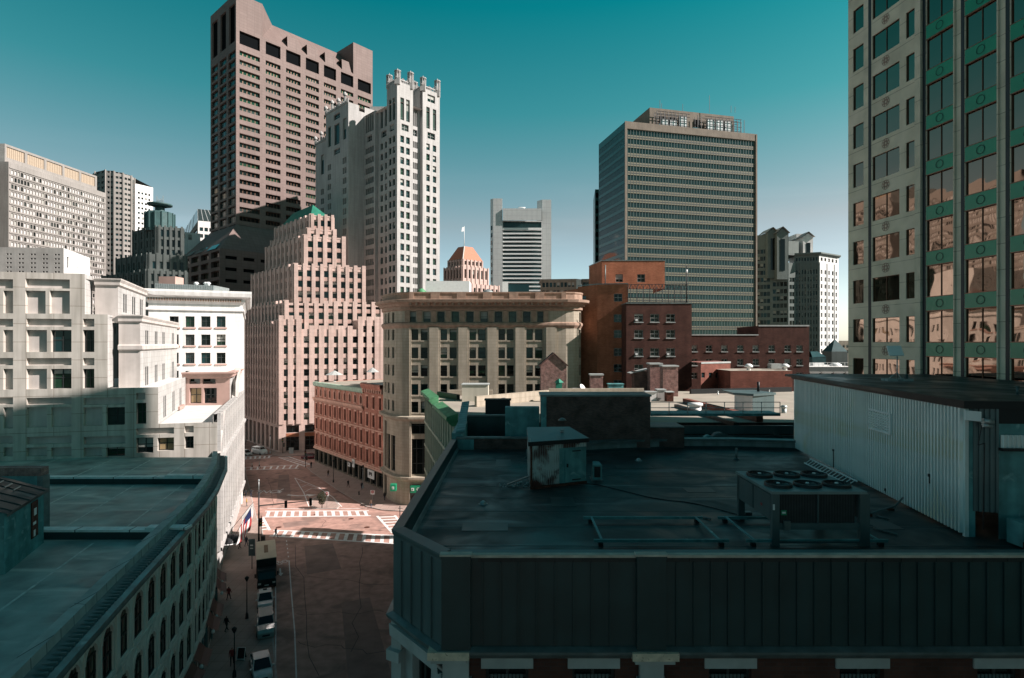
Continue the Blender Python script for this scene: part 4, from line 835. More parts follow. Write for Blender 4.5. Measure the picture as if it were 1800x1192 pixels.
    big=[(A[0],A[1]),E1,a1,c1,e1,bk(e1)]; r.poly([(*p,zt[0]-.6) for p in [A,E1,(E1[0]-8,E1[1]+30),(A[0],A[1]+30)]]); r.poly([(*p,zz(492,76)-.4) for p in (a1,c1,e1,(a1[0]-10,e1[1]))])
    r.poly([(*p,zt[1]-.3) for p in (A,E2,(E2[0]-14,E2[1]+40),(A[0],A[1]+40))]); r.poly([(*p,zz(556,77)-.4) for p in (a2,c2,e2,(a2[0]-10,e2[1]))])
    r.poly([(*p,zt[2]-.15) for p in (A,E3,e3,(A[0],e3[1]))])
    # lowest terrace with its street parapet, and the cross wing at its far end
    S0=E4; S1=along(E4,-.385,426); r.poly([(*p,zt[3]-.15) for p in (A,E4,S1,(A[0],S1[1]))])
    Ws=dist(S0,S1)
    ops=[]
    for i in range(13):
        u=Ws*(i+.5)/13; ops += [(u-.8,u+.8,z,z+2.4,'pair','street_window') for z in (4.8,9.0,13.2,17.2)]
    b.face(S0,S1,0,zt[3]+.9,M_pale,ops,.45,'pair')
    for i in range(14): b.rib(S0,S1,3.8,zt[3]+1.2,max(.02,Ws*i/13-.45),min(Ws-.02,Ws*i/13+.45),.4,M_pale,'pilaster')
    sweep(b.mb('cornice',M_pale),[S0,S1],[(.02,3.6),(.6,3.9),(.6,4.3),(.02,4.4)]); sweep(b.mb('cornice',M_pale),[S0,S1],[(.02,15.9),(.7,16.4),(.7,16.8),(.02,16.9)])
    sweep(b.mb('cornice',M_pale),[S0,S1],[(.02,zt[3]+.6),(.35,zt[3]+.8),(.35,zt[3]+1.1),(-.5,zt[3]+1.1),(-.5,zt[3]-.1)])
    m=b.mb('gable_coping',M_beigep); U=(V(*S1)-V(*S0)).normalized(); N=V(U.y,-U.x)
    for u0,z0,u1,z1 in ((-.2,17.2,5.5,zt[3]+1.1),(26,zt[3]+1.1,29,25.6),(29,25.6,32,27.4)):
        p=V(*S0)+U*u0-N*.6; q=V(*S0)+U*u1-N*.6
        m.poly([(p.x,p.y,z0),(q.x,q.y,z1),(q.x+N.x*1.0,q.y+N.y*1.0,z1),(p.x+N.x*1.0,p.y+N.y*1.0,z0)]); m.poly([(p.x+N.x,p.y+N.y,z0-.5),(q.x+N.x,q.y+N.y,z1-.5),(q.x+N.x,q.y+N.y,z1),(p.x+N.x,p.y+N.y,z0)]); m.poly([(p.x,p.y,z0),(q.x,q.y,z1),(q.x,q.y,z1-1.0),(p.x,p.y,z0-1.0)])
    w=V(*S0)+U*26; w2=V(*S0)+U*32; b.mb('street_gable',M_pale).poly([(w.x,w.y,zt[3]),(w2.x,w2.y,zt[3]),(w2.x,w2.y,27.3),(w.x,w.y,25.0)])
    X0,X1=along((e3[0]-.5,e3[1]+.2),6.,322),along((e3[0],e3[1]),6.,404); zx=zz(657,98); zb=zt[3]-.2
    b.face(X0,X1,zb,zx,M_pinkd,[pbox(X0,X1,333,682,354,709,'pair','wing_window'),pbox(X0,X1,358,682,381,709,'pair','wing_window'),pbox(X0,X1,333,666,352,675,None),pbox(X0,X1,356,666,379,675,None)],.5,'pair','cross_wing')
    c=b.mb('cross_wing',M_pinkd); sweep(c,[X0,X1,(X1[0]-5,X1[1]+14)],[(.02,zx-.9),(.5,zx-.6),(.5,zx-.2),(.8,zx),(.8,zx+.2),(-.5,zx+.2)]); r.poly([(*X0,zx),(*X1,zx),(X1[0]-6,X1[1]+14,zx),(X0[0]-6,X0[1]+14,zx)]); b.face(X1,(X1[0]-5,X1[1]+14),zb,zx,M_pale,part='cross_wing')
    b.mb('roof_kerb',M_pinkd).obox((X1[0]-9,X1[1]-9,zt[3]),(5.5,0,0),(-1.5,4,0),(0,0,.5)); b.done(sub=True)
beige()
def white_block():
    b=Bld('corniced_block','white stone block with square dark windows under a deep dentilled cornice','building',(-63,120))
    A,B=pt(261,106.6),pt(426,113); W=dist(A,B); zc=zz(531.5,113); D=along(B,-.46,429.5)
    ops=[pbox(A,B,x0,y0,x1,y1) for x0,x1 in ((298,314),(326,342),(353.6,370),(380.7,396.5)) for y0,y1 in ((556,575),(588,607),(620,639),(652,671))]
    b.face(A,B,0,zc,M_wht,ops,.45,'pair')
    for o in ops: b.rib(A,B,o[2]-.35,o[2]-.05,o[0]-.25,o[1]+.25,.2,M_pinkd,'sill')
    Wd=dist(B,D); b.face(B,D,0,zc,M_wht,[(u-.8,u+.8,z,z+2.1) for u in [2.2+3.2*i for i in range(int(Wd/3.2)-1)] for z in (5,9,13,16.6,20.2,23.8,27.4,31,34.6)],.45,'pair',wname='street_window')
    b.face(D,(D[0]-20,D[1]),0,zc,M_wht); b.face((A[0],A[1]+30),A,0,zc,M_conc)
    cp=[(A[0],A[1]+25),A,B,D]
    sweep(b.mb('string_course',M_wht),cp,[(.02,zz(548,112)),(.35,zz(548,112)+.1),(.35,zz(548,112)+.5),(.02,zz(548,112)+.6)])
    sweep(b.mb('cornice',M_wht),cp,[(.02,zc-.6),(.5,zc),(.5,zc+.5),(1.5,zc+.9),(1.7,zc+1.6),(1.7,zc+2.0),(-1,zc+2.1)]); zt=zc+2.1
    n=int(W/.42)
    for i in range(n): b.rib(A,B,zc-.05,zc+.42,W*i/n,W*i/n+.2,.85,M_tand,'dentil')
    b.mb('roof',M_roofw).poly([(*A,zt),(*B,zt),(D[0],D[1],zt),(A[0]-20,D[1],zt)])
    p,q=pt(273,111),pt(377,115); z2=zz(502,115); r=b.mb('penthouse',M_steel); r.prism([p,q,(q[0],q[1]+6),(p[0],p[1]+6)],zt-.3,z2)
    for i in range(34): x=p[0]+(q[0]-p[0])*i/34; r.obox((x,p[1]+(q[1]-p[1])*i/34-.12,zt),(.16,0,0),(0,.1,0),(0,0,z2-zt))
    p,q=pt(279,117),pt(308,117); r=b.mb('brick_tank_house',M_pinkd); r.prism([p,q,(q[0],q[1]+3),(p[0],p[1]+3)],z2,zz(486,117)); b.mb('vent',M_whitem)
    for x in (345,362,366): v=b.mb('vent',M_whitem); e=pt(x,116); v.lathe((*e,z2-.2),[(.35,0),(.35,.6),(.55,.7),(.3,1.)],8)
    b.done(sub=True)
white_block()
def arch_win(w,h,r,wallm,trim,gm,RC=.32,PR=.16):         # arched window: glass, wall spandrels closing the arch, proud hood moulding
    mb=MB(); n=10; cx=w/2; zs=h-r
    mb.use(gm); mb.poly([(0,RC,0),(w,RC,0),(w,RC,h),(0,RC,h)])
    arc=[(cx+w/2*math.cos(math.pi-math.pi*i/n), zs+r*math.sin(math.pi*i/n)) for i in range(n+1)]
    mb.use(wallm)
    for (x0,z0),(x1,z1) in zip(arc,arc[1:]): mb.poly([(x0,0,z0),(x1,0,z1),(x1,0,h),(x0,0,h)]); mb.poly([(x0,0,z0),(x0,RC,z0),(x1,RC,z1),(x1,0,z1)])
    mb.use(M_frdark)
    for x in (.0,w-.09): mb.obox((x,RC-.05,0),(.09,0,0),(0,.05,0),(0,0,zs))
    for z in (.0,zs*.52,zs): mb.obox((0,RC-.06,z),(w,0,0),(0,.05,0),(0,0,.1))
    mb.obox((cx-.04,RC-.05,.1),(.08,0,0),(0,.05,0),(0,0,zs-.1))
    mb.use(trim); t=.26; R=w/2+t; out=[(cx+R*math.cos(math.pi-math.pi*i/n), zs+(r+t)*math.sin(math.pi*i/n)) for i in range(n+1)]
    for i in range(n):
        a,c=arc[i],arc[i+1]; e,f=out[i],out[i+1]; mb.poly([(a[0],-PR,a[1]),(c[0],-PR,c[1]),(f[0],-PR,f[1]),(e[0],-PR,e[1])]); mb.poly([(e[0],-PR,e[1]),(f[0],-PR,f[1]),(f[0],0,f[1]),(e[0],0,e[1])]); mb.poly([(a[0],0,a[1]),(c[0],0,c[1]),(c[0],-PR,c[1]),(a[0],-PR,a[1])])
    mb.obox((-.2,-PR*1.2,-.22),(w+.4,0,0),(0,PR*1.2,0),(0,0,.2)); mb.obox((cx-.17,-PR*1.5,h-.08),(.34,0,0),(0,PR*1.5,0),(0,0,.5))
    for x in (-.22,w+.02): mb.obox((x,-PR*.7,0),(.2,0,0),(0,PR*.7,0),(0,0,zs))
    return mb.mesh('arched_window')
M_lstone=surf('light_limestone',(.84,.81,.74),.85,.12,.5,.4); M_lgut=surf('slate_gutter',(.13,.20,.205),.6,.25,2.,.2)  # M_lstone: pale limestone of the curved block's front
def left_block():
    b=Bld('curved_block','curved old stone block with arched windows below its long dark cornice','building',(-40,45))
    path=[(-13.6,4),(-15.6,10),(-17.6,16),(-19.6,24),(-22.6,34.5),(-25.3,44.3),(-27.2,51),(-29.4,57.2),(-33.0,66),(-36.6,73.2)]; zc=18.0
    off=lambda o:[(p[0]-o*.94,p[1]-o*.3) for p in path]
    fp=off(1.3); am=arch_win(1.55,3.0,.775,M_lstone,M_lstone,G_dark,.10,.07); am2=arch_win(1.55,3.0,.775,M_lstone,M_lstone,G_green,.10,.07); cnt=0
    for k in range(len(fp)-1):
        a,c=fp[k],fp[k+1]; L=dist(a,c); n=max(1,round(L/2.35)); ops=[]
        U=(V(*c)-V(*a)).normalized(); N=V(U.y,-U.x)
        for i in range(n):
            u=L*(i+.5)/n
            for z in (4.6,8.6,12.6):
                ops.append((u-.775,u+.775,z,z+3.0,None))
                p=V(*a)+U*(u-.775)+V(0,0,z); M=Matrix((U,-N,V(0,0,1))).transposed().to_4x4(); M.translation=p-b.base
                if k>=2 and cnt<100: o=bpy.data.objects.new('arched_window',am if (i+int(z))%3 else am2); COL.objects.link(o); o.parent=b.root; o.matrix_basis=M; cnt+=1
                else: M.translation=p; b.mb('plain_window').mesh_in(am,M)
        b.face(a,c,0,16.9,M_lstone,ops,.12)
        ops=[]
        for i in range(n): 
            u0=L*i/n
            if i%2==0: b.rib(a,c,.1,3.4,u0+.05,u0+.55,.15,M_lgut,'shopfront')
            b.rib(a,c,.5,3.2,u0+.6,u0+L/n-.1,.03,G_black,'shop_window')
        for z in (4.1,8.1,12.1): b.rib(a,c,z,z+.22,0,L,.10,M_lstone,'string_course')
        if k%2==0: b.rib(a,c,4.2,16.6,.05,.6,.10,M_lstone,'pilaster')
    c=b.mb('cornice',M_lgut); sweep(c,path,[(-1.28,15.9),(-1.0,16.1),(-.8,16.8),(-.1,17.0),(0,17.25),(0,17.5)]); c.use(M_teal); sweep(c,path,[(0,17.5),(-.28,17.62),(-.3,17.5)]); c.use(M_lgut); sweep(c,path,[(-.3,17.5),(-1.15,17.75)])
    for k in range(len(path)-1):                      # slats lying along the gutter
        L=dist(path[k],path[k+1]); U=(V(*path[k+1])-V(*path[k])).normalized(); N=V(U.y,-U.x)
        for i in range(int(L/.42)):
            p=V(*path[k])+U*(i*.42)-N*.36; c.obox((p.x,p.y,17.53),U*.12,N*-.75,(0,0,.17))
    m=b.mb('parapet',M_flash); m.use(surf('parapet_slab',(.42,.48,.46),.75,.2,1.1,.3,pat=('grid',1.35,30,.03,(.10,.13,.13)),c2=(.36,.42,.41))); sweep(m,path,[(-1.12,17.4),(-1.15,18.25),(-1.7,18.3),(-1.72,17.0)])
    inn=off(1.75)
    def X(d): 
        for p,q in zip(inn,inn[1:]):
            if p[1]<=d<=q[1]: t=(d-p[1])/(q[1]-p[1]); return p[0]+(q[0]-p[0])*t
        return inn[-1][0]
    segs=[(4,43.8,16.9),(44.3,60,17.15),(60.5,73.5,17.3)]
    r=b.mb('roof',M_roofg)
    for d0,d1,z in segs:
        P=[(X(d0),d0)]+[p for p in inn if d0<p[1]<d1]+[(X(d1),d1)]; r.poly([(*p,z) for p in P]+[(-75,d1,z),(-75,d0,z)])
    se=b.mb('roof_seam',surf('pale_seam',(.50,.56,.53),.6,.25,2.))                       # welded laps of the membrane
    for d0,d1,z,xs in ((45,59.5,17.15,(-31,-36,-41,-47,-53)),(61,73,17.3,(-38,-43,-48,-55)),(20,43,16.9,(-26,-31,-36))):
        for x in xs: se.obox((x,d0,z+.004),((d1-d0)*-.25,d1-d0,0),(.16,.04,0),(0,0,.012))
    def party(d,z0,z1,x0,x1):
        w=MB(); w.use(M_clad); w.box(x0,x1,d,d+.45,z0,z1-.1); w.use(surf('coping_slab',(.78,.84,.82),.7,.15,1.5,.2,pat=('grid',4.2,30,.05,(.12,.15,.15)))); w.box(x0-.02,x1+.02,d-.08,d+.75,z1-.1,z1+.07); w.build('party_wall',b.root)
    party(43.8,16.2,17.6,-37.6,X(44)+.2); party(60,16.4,17.85,-52,X(60)+.2)
    for x,d,l in ((-26.6,43.68,3.2),(-34.5,59.9,4.2)): w=MB(); w.use(MATS['coping_slab']); w.box(x-l/2,x+l/2,d,d+.8,17.68 if d<50 else 17.93,17.86 if d<50 else 18.1); w.build('coping_block',b.root)
    b.mb('wall',M_lstone).poly([(-75,4,0),(-75,73,0),(-75,73,17),(-75,4,17)])
    fo=off(1.25)
    for k in range(3,9):
        a,e=fo[k],fo[k+1]; L=dist(a,e); U=(V(*e)-V(*a)).normalized(); N=V(U.y,-U.x)
        for i in range(int(L/3.4)):
            p=V(*a)+U*(i*3.4+.2); q=p+U*3.0; aw=MB(); aw.use(M_black); aw.poly([(p.x,p.y,3.9),(q.x,q.y,3.9),(q.x+N.x*.5,q.y+N.y*.5,3.3),(p.x+N.x*.5,p.y+N.y*.5,3.3)]); aw.poly([(p.x+N.x*1.1,p.y+N.y*1.1,2.95),(q.x+N.x*1.1,q.y+N.y*1.1,2.95),(q.x+N.x*.5,q.y+N.y*.5,3.3),(p.x+N.x*.5,p.y+N.y*.5,3.3)]); aw.build('awning',b.root)
            if i<2: lm=MB(); lm.use(M_whitem); lm.lathe((p.x+N.x*.62,p.y+N.y*.62,2.9),[(.05,.35),(.16,.2),(.16,0)],8); lm.build('sign_lamp',b.root)
    b.done()
    # round awning over a doorway
    t=thing('round_awning','dark round awning with a pale rim over the shaded left pavement','awning',V(*pt(408,85)[:2],0)); p=V(pt(404,83.5)[0],83.5); m=MB(); m.use(M_black); m.lathe((p.x,p.y,3.0),[(1.5,0),(1.4,.35),(1.0,.75),(.3,.95)],16); m.build('canopy',t); m=MB(); m.use(M_whitem); m.lathe((p.x,p.y,2.9),[(1.5,.1),(1.58,.1),(1.58,0),(1.5,0)],18); m.build('rim',t); m=MB(); m.use(M_black); m.tube((p.x-1.4,p.y-.3,3.05),(p.x-3.6,p.y-.9,3.05),.05); m.tube((p.x,p.y,3.9),(p.x-3.4,p.y-1,4.6),.04); m.build('bracket',t)
left_block()
def hut_left():
    t=thing('roof_hut','weathered teal metal hut with a rusty door on the curved block\'s roof','hut',V(-37,39,16.9))
    A=V(-33.2,37.2); B=V(-35.6,43.2); z0=16.9; z1=20.9; U=(B-A).normalized(); N=V(U.y,-U.x); L=(B-A).length; m=MB(); m.use(M_teal)
    n=int(L/.11)
    for i in range(n):
        for j,(o0,o1) in enumerate(((0,.05),(.05,0))):
            p=A+U*(L*(i+j*.5)/n)+N*o0; q=A+U*(L*(i+j*.5+.5)/n)+N*o1; m.poly([(p.x,p.y,z0),(q.x,q.y,z0),(q.x,q.y,z1),(p.x,p.y,z1)])
    Bk=[A-N*8,B-N*8]; m.poly([(A.x,A.y,z0),(A.x,A.y,z1),(A.x-N.x*8,A.y-N.y*8,z1),(A.x-N.x*8,A.y-N.y*8,z0)]); m.poly([(B.x,B.y,z0),(Bk[1].x,Bk[1].y,z0),(Bk[1].x,Bk[1].y,z1+1.2),(B.x,B.y,z1)]); m.build('wall',t)
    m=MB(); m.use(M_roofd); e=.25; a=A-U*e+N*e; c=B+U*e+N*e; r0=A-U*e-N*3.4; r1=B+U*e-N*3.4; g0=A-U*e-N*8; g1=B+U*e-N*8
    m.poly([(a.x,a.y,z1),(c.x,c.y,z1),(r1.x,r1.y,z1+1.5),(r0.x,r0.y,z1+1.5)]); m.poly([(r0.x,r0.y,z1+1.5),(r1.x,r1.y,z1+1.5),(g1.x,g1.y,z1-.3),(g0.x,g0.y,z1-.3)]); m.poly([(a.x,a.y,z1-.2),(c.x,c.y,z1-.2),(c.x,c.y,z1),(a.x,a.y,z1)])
    for k in range(5): p=a+(c-a)*((k+.5)/5); q=r0+(r1-r0)*((k+.5)/5); m.tube((p.x,p.y,z1+.02),(q.x,q.y,z1+1.52),.035,5)
    m.build('roof',t)
    d=MB(); d.use(M_rust); p=A+U*(L*.62)+N*.07; d.obox((p.x,p.y,z0+1.0),U*1.15,N*.05,(0,0,2.6)); dd=d.build('door',t); d=MB(); d.use(M_sign)
    for (u,z,w,h) in ((.35,2.6,.45,.5),(.2,1.95,.5,.2),(.3,1.1,.3,.45)): q=p+U*u+N*.055; d.obox((q.x,q.y,z0+z),U*w,N*.02,(0,0,h))
    d.build('notice',dd); d=MB(); d.use(M_steel)
    for k in range(3): q=B-U*1.6-N*(1+.5*k); d.tube((q.x-U.x*.7,q.y-U.y*.7,z1+.6+.25*k),(q.x+U.x*.5,q.y+U.y*.5,z1+.6+.25*k),.05,5)
    d.build('roof_bar',t)
    t=thing('roof_wall','brick topped teal roof wall with a pale end post behind the weathered hut','wall',V(-43,46,17)); m=MB(); m.use(M_teal); m.box(-60,-37.9,45.6,46.2,17,21.4); m.use(M_oldbrick); m.box(-60,-37.7,45.5,46.3,21.4,22.05); m.build('wall',t); m=MB(); m.use(M_flash); m.box(-37.9,-37.45,45.4,46.1,16.9,21.4); m.build('end_post',t)
hut_left()
def victorian():
    vx=-.84; A=pt(553,154); B=along(A,vx,640); D=along(B,vx,674)
    for idx,(a,c,zt,n) in enumerate(((A,B,21.6,10),(B,D,22.9,3))):
        b=Bld('brick_row_house',('long red brick commercial row with ten window bays and a green copper eave','narrow red brick house with a bracketed dark cornice beside the buff stone bank')[idx],'building',(a[0],a[1]),'red brick row by the crossing')
        W=dist(a,c); ops=[]; w=.95
        for i in range(n):
            u=W*(i+.5)/n
            for z,h in ((5.0,2.9),(9.2,2.8),(13.3,2.7))+(((17.4,2.6),) if idx else ()): ops.append((u-w/2,u+w/2,z,z+h))
        b.face(a,c,4.2,zt-1 if idx else 17.4,M_vict,ops,.4,'sash')
        if not idx:                                        # arcaded frieze
            am=arch_win(1.0,1.9,.5,M_vict,M_victt,G_black); U=(V(*c)-V(*a)).normalized(); N=V(U.y,-U.x)
            b.face(a,c,17.4,20.6,M_vict,[(W*(i+.5)/n-.5,W*(i+.5)/n+.5,18.1,20.0,None) for i in range(n)],.34,part='frieze')
            for i in range(n):
                o=bpy.data.objects.new('arched_window',am); COL.objects.link(o); o.parent=b.root; M=Matrix((U,-N,V(0,0,1))).transposed().to_4x4(); M.translation=V(*a)+U*(W*(i+.5)/n-.5)+V(0,0,18.1)-b.base; o.matrix_basis=M
            sweep(b.mb('eave',M_copperp),[a,c],[(.02,20.5),(.4,20.7),(.5,21.1),(.5,21.7),(-.4,21.7)])
            sweep(b.mb('cornice',M_victt),[a,c],[(.02,16.7),(.35,16.9),(.6,17.3),(.6,17.55),(.02,17.65)])
            for i in range(60): b.rib(a,c,16.5,16.9,W*i/60,W*i/60+.22,.3,M_victt,'bracket')
        else:
            sweep(b.mb('cornice',M_vict),[(a[0]-.5,a[1]+3),a,c],[(.02,zt-1.6),(.5,zt-1.2),(.9,zt-.5),(.9,zt),(-.5,zt)])
            for i in range(9): b.rib(a,c,zt-2.0,zt-.7,W*i/8.3+.05,W*i/8.3+.35,.55,M_victt,'bracket')
            b.face((a[0]-8,a[1]-1),a,20,zt-.2,M_vict) if False else None
        for o in ops: b.rib(a,c,o[3],o[3]+.4,o[0]-.2,o[1]+.2,.14,M_victt,'sill'); b.rib(a,c,o[2]-.2,o[2],o[0]-.15,o[1]+.15,.16,M_victt,'sill')
        for z in (4.3,8.35,12.5): b.rib(a,c,z,z+.3,0,W,.18,M_victt,'string_course')
        for i in range(n*2+1):
            if i%2==0: b.rib(a,c,5,16.5,max(.02,W*i/(2*n)-.12),min(W-.02,W*i/(2*n)+.12),.1,M_vict,'pier')
        so=[(W*i/n+.25,W*(i+1)/n-.2,.35,3.5,'shop','shop_window') for i in range(n)]
        b.face(a,c,0,4.2,M_offc,so,.5,'shop','shopfront'); sweep(b.mb('shopfront',M_victt),[a,c],[(.02,3.7),(.35,3.85),(.35,4.25),(.02,4.3)])
        bk=[(a[0]+19,a[1]+16),(c[0]+19,c[1]+16)]
        b.face(c,bk[1],0,zt,M_vict); b.face(bk[0],a,0,zt,M_vict,[(3,4,9,12),(8,9,9,12)],.3); b.mb('roof',M_roofp if not idx else M_roofg).poly([(*a,zt-.1),(*c,zt-.1),(*bk[1],zt-.1),(*bk[0],zt-.1)])
        # white shop signs with a dark mark
        U=(V(*c)-V(*a)).normalized(); N=V(U.y,-U.x)
        for u,z,w,h in (((W*.74,3.0,1.3,.9),(W*.82,3.2,1.3,1.9)) if not idx else ((W*.3,2.2,3.2,1.9),)):
            p=V(*a)+U*u+N*.4; m=MB(); m.use(M_sign); m.obox((p.x,p.y,z-.4),U*w,N*.1,(0,0,h)); sg=m.build('shop_sign',b.root); m=MB(); m.use(M_black)
            for k in range(3 if idx else 2):
                q=p+U*(w*(.2 if idx else .25)+k*w*.17)+N*.104; m.obox((q.x,q.y,z-.4+h*(.45 if k%2 else .35)),U*(w*.13),N*.02,(0,0,h*(.3 if k%2 else .4)))
            m.build('emblem',sg)
        b.done(sub=True)
    # roof terrace umbrellas
    for i,(x,y,d,r) in enumerate(((588,671,157,2.5),(655,667,146,1.7))):
        p=pt(x,d); z=21.5 if i==0 else 22.8; t=thing('roof_umbrella',('wide white umbrella on the roof of the long brick row','smaller white umbrella on the narrow brick house roof')[i],'umbrella',V(*p,z),'umbrellas on the brick row roof'); m=MB(); m.use(M_steel); m.tube((*p,z),(*p,z+2.9),.07,6); m.build('pole',t); m=MB(); m.use(M_lint); m.lathe((*p,z+1.9),[(r,0),(r*.55,.55),(.1,1.15)],8,False); m.build('canopy',t); m=MB(); m.use(M_conc); m.lathe((*p,z),[(.5,0),(.45,.15)],10); m.build('base',t)
victorian()
def bank():
    b=Bld('stone_bank','buff stone corner bank with paired windows, rounded corners and a heavy cornice','building',(-3,122))
    P=[(-27.4,121.0),(-25.9,117.6),(-24.7,115.7),(-23.2,113.6),(-21.7,112.5),(-20.2,112.1),(10.6,112.1),(12.2,112.5),(13.3,113.4),(13.9,114.8),(14,140)]
    zc=39.4; A,B=P[5],P[6]; W=dist(A,B)
    xs=[728.6,746.4,779.3,797,830,847,881,898,930,947]
    zr=[zz(y,112) for y in (598,630,661.5,694.5,725.5)]
    ops=[(ux(A,B,x)-.75,ux(A,B,x)+.75,z,z+2.15) for x in xs for z in zr]
    xt=[724.6,750.4,775,800.5,826,850.7,876,901,926,951]; ops += [(ux(A,B,x)-.72,ux(A,B,x)+.72,zz(566.5,112),zz(547.5,112)) for x in xt]
    ops += [(ux(A,B,(xs[2*i]+xs[2*i+1])/2)-1.9,ux(A,B,(xs[2*i]+xs[2*i+1])/2)+1.9,6.2,13.2,'tall','tall_window') for i in range(5)]+[(ux(A,B,(xs[2*i]+xs[2*i+1])/2)-1.9,ux(A,B,(xs[2*i]+xs[2*i+1])/2)+1.9,14.2,16.2,'shop','transom_window') for i in range(5)]+[(ux(A,B,(xs[2*i]+xs[2*i+1])/2)-2,ux(A,B,(xs[2*i]+xs[2*i+1])/2)+2,.4,4.2,'shop','shop_window') for i in range(5)]
    b.face(A,B,0,zc,M_tan,ops,.42,'sash')
    for o in ops[:50]: b.rib(A,B,o[2]-.3,o[2]-.05,o[0]-.15,o[1]+.15,.14,M_tan,'sill')
    for i in range(6):
        x=[712,763,814,865,914,968][i]; u=ux(A,B,x); b.rib(A,B,17.8,35.2,max(.02,u-1.25),min(W-.02,u+1.25),.22,M_tan,'pilaster'); b.rib(A,B,17.8,35.2,max(.02,u-.9),min(W-.02,u+.9),.34,M_tan,'pilaster'); b.rib(A,B,5.4,16.4,max(.02,u-1.3),min(W-.02,u+1.3),.5,M_tan,'pilaster')
    for x0,x1 in zip([708]+xt,xt+[968]):
        u=ux(A,B,(x0+x1)/2); b.rib(A,B,36.3,38.4,u-.5,u+.5,.16,M_tand,'carved_panel')
    for k in range(len(P)-1):
        if k==5: continue
        a,c=P[k],P[k+1]; L=dist(a,c); o=[]
        if k==0: o=[(u-.5,u+.5,z,z+2.15) for u in (2.1,3.7) for z in zr+[36.1]]+[(1.5,4.4,6.4,16,'tall','tall_window'),(1.4,4.4,.2,5,'shop','doorway')]
        if k==8: o=[(L*.2,L*.2+1.1,z,z+2.15) for z in zr+[36.1]]
        if k in (1,2): o=[(L/2-.5,L/2+.5,z,z+2.15) for z in zr+[36.1]]+[(L*.12,L*.88,6.4,13.5,'tall','tall_window')]
        b.face(a,c,0,zc,M_tan,o,.42,'sash')
    cp=P[:10]
    for z,o in ((35.3,.4),(16.9,.9),(5.0,.7)): sweep(b.mb('string_course',M_tan if z<30 else M_tand),cp,[(.02,z-.3),(o*.5,z),(o,z+.3),(o,z+.7),(.02,z+.95)])
    sweep(b.mb('cornice',M_tand),cp,[(.02,zc-.9),(.35,zc-.7),(.35,zc-.1),(.7,zc),(.9,zc+.35),(1.7,zc+.7),(1.8,zc+1.2),(.3,zc+1.4),(.3,zc+2.3),(.45,zc+2.5),(.45,zc+2.75),(-.5,zc+2.75),(-.5,zc+1)])
    n=int(W/.5)
    for i in range(n): b.rib(A,B,zc-.55,zc-.1,W*i/n,W*i/n+.24,.55,M_tand,'dentil')
    for i in range(26): b.rib(A,B,zc+.05,zc+.6,W*i/26+.2,W*i/26+.6,1.45,M_tand,'modillion'); 
    for i in range(7): u=W*i/6.; b.rib(A,B,zc+1.3,zc+2.6,max(.02,u-.9),min(W-.02,u+.9),.5,M_tand,'parapet_pier')
    b.face(P[10],(-5,150),0,zc,M_tan); b.mb('roof',M_roofp).poly([(*p,zc+1.2) for p in P]+[(-5,150,zc+1.2)]) if True else None
    m=b.mb('roof_plant_room',M_copperp); z0=zc+1.2
    q=pt(748,122); e=pt(825,122); m.use(M_whitem); m.prism([q,e,(e[0],e[1]+6),(q[0],q[1]+6)],z0,zz(494,122)); m=b.mb('vent',M_steel); c=pt(858,120); m.lathe((*c,z0),[(.5,0),(.5,1.2),(1.6,1.7),(.9,2.5),(.4,2.8)],10); 
    m=b.mb('roof_tank',M_copper); c=pt(741,120); m.lathe((*c,z0),[(1,0),(1,2.4),(.3,3)],8); c=pt(883,120); d=pt(893,120); m=b.mb('chimney',M_whitem); m.prism([c,d,(d[0],d[1]+1.2),(c[0],c[1]+1.2)],z0,zz(495,120)); m=b.mb('roof_panel',G_teal); c=pt(893,121); d=pt(930,121); m.prism([c,d,(d[0],d[1]+1),(c[0],c[1]+1)],z0,zz(500,121))
    # bank signs: green fascia with white lettering and a green cube sign
    sg=MB(); sg.use(M_signg); z=zz(866,111.4); s0=ux(A,B,722.5); a0=A[0]+s0; sg.box(a0,a0+4.4,111.2,111.5,z,z+1.35); so=sg.build('fascia_sign',b.root)
    put('lettering',text_mesh('Citizens',.95,M_sign,'sign_lettering',.02),so,(a0+2.75,111.18,z+.66),(1,0,0),(0,-1,0)); mk=MB(); mk.use(M_sign); mk.box(a0+.2,a0+.75,111.15,111.2,z+.4,z+.95); mk.use(M_signg); mk.box(a0+.37,a0+.58,111.12,111.15,z+.57,z+.78); mk.build('emblem',so)
    cs=MB(); cs.use(M_signg); c=pt(692,111.6); cs.box(c[0]-.55,c[0]+.55,110.9,112.0,3.2,4.5); co=cs.build('cube_sign',b.root); mk=MB(); mk.use(M_sign); mk.box(c[0]-.22,c[0]+.22,110.86,110.9,3.6,4.1); mk.use(M_signg); mk.box(c[0]-.09,c[0]+.09,110.83,110.86,3.75,3.95); mk.build('emblem',co); b.done(sub=True)
bank()
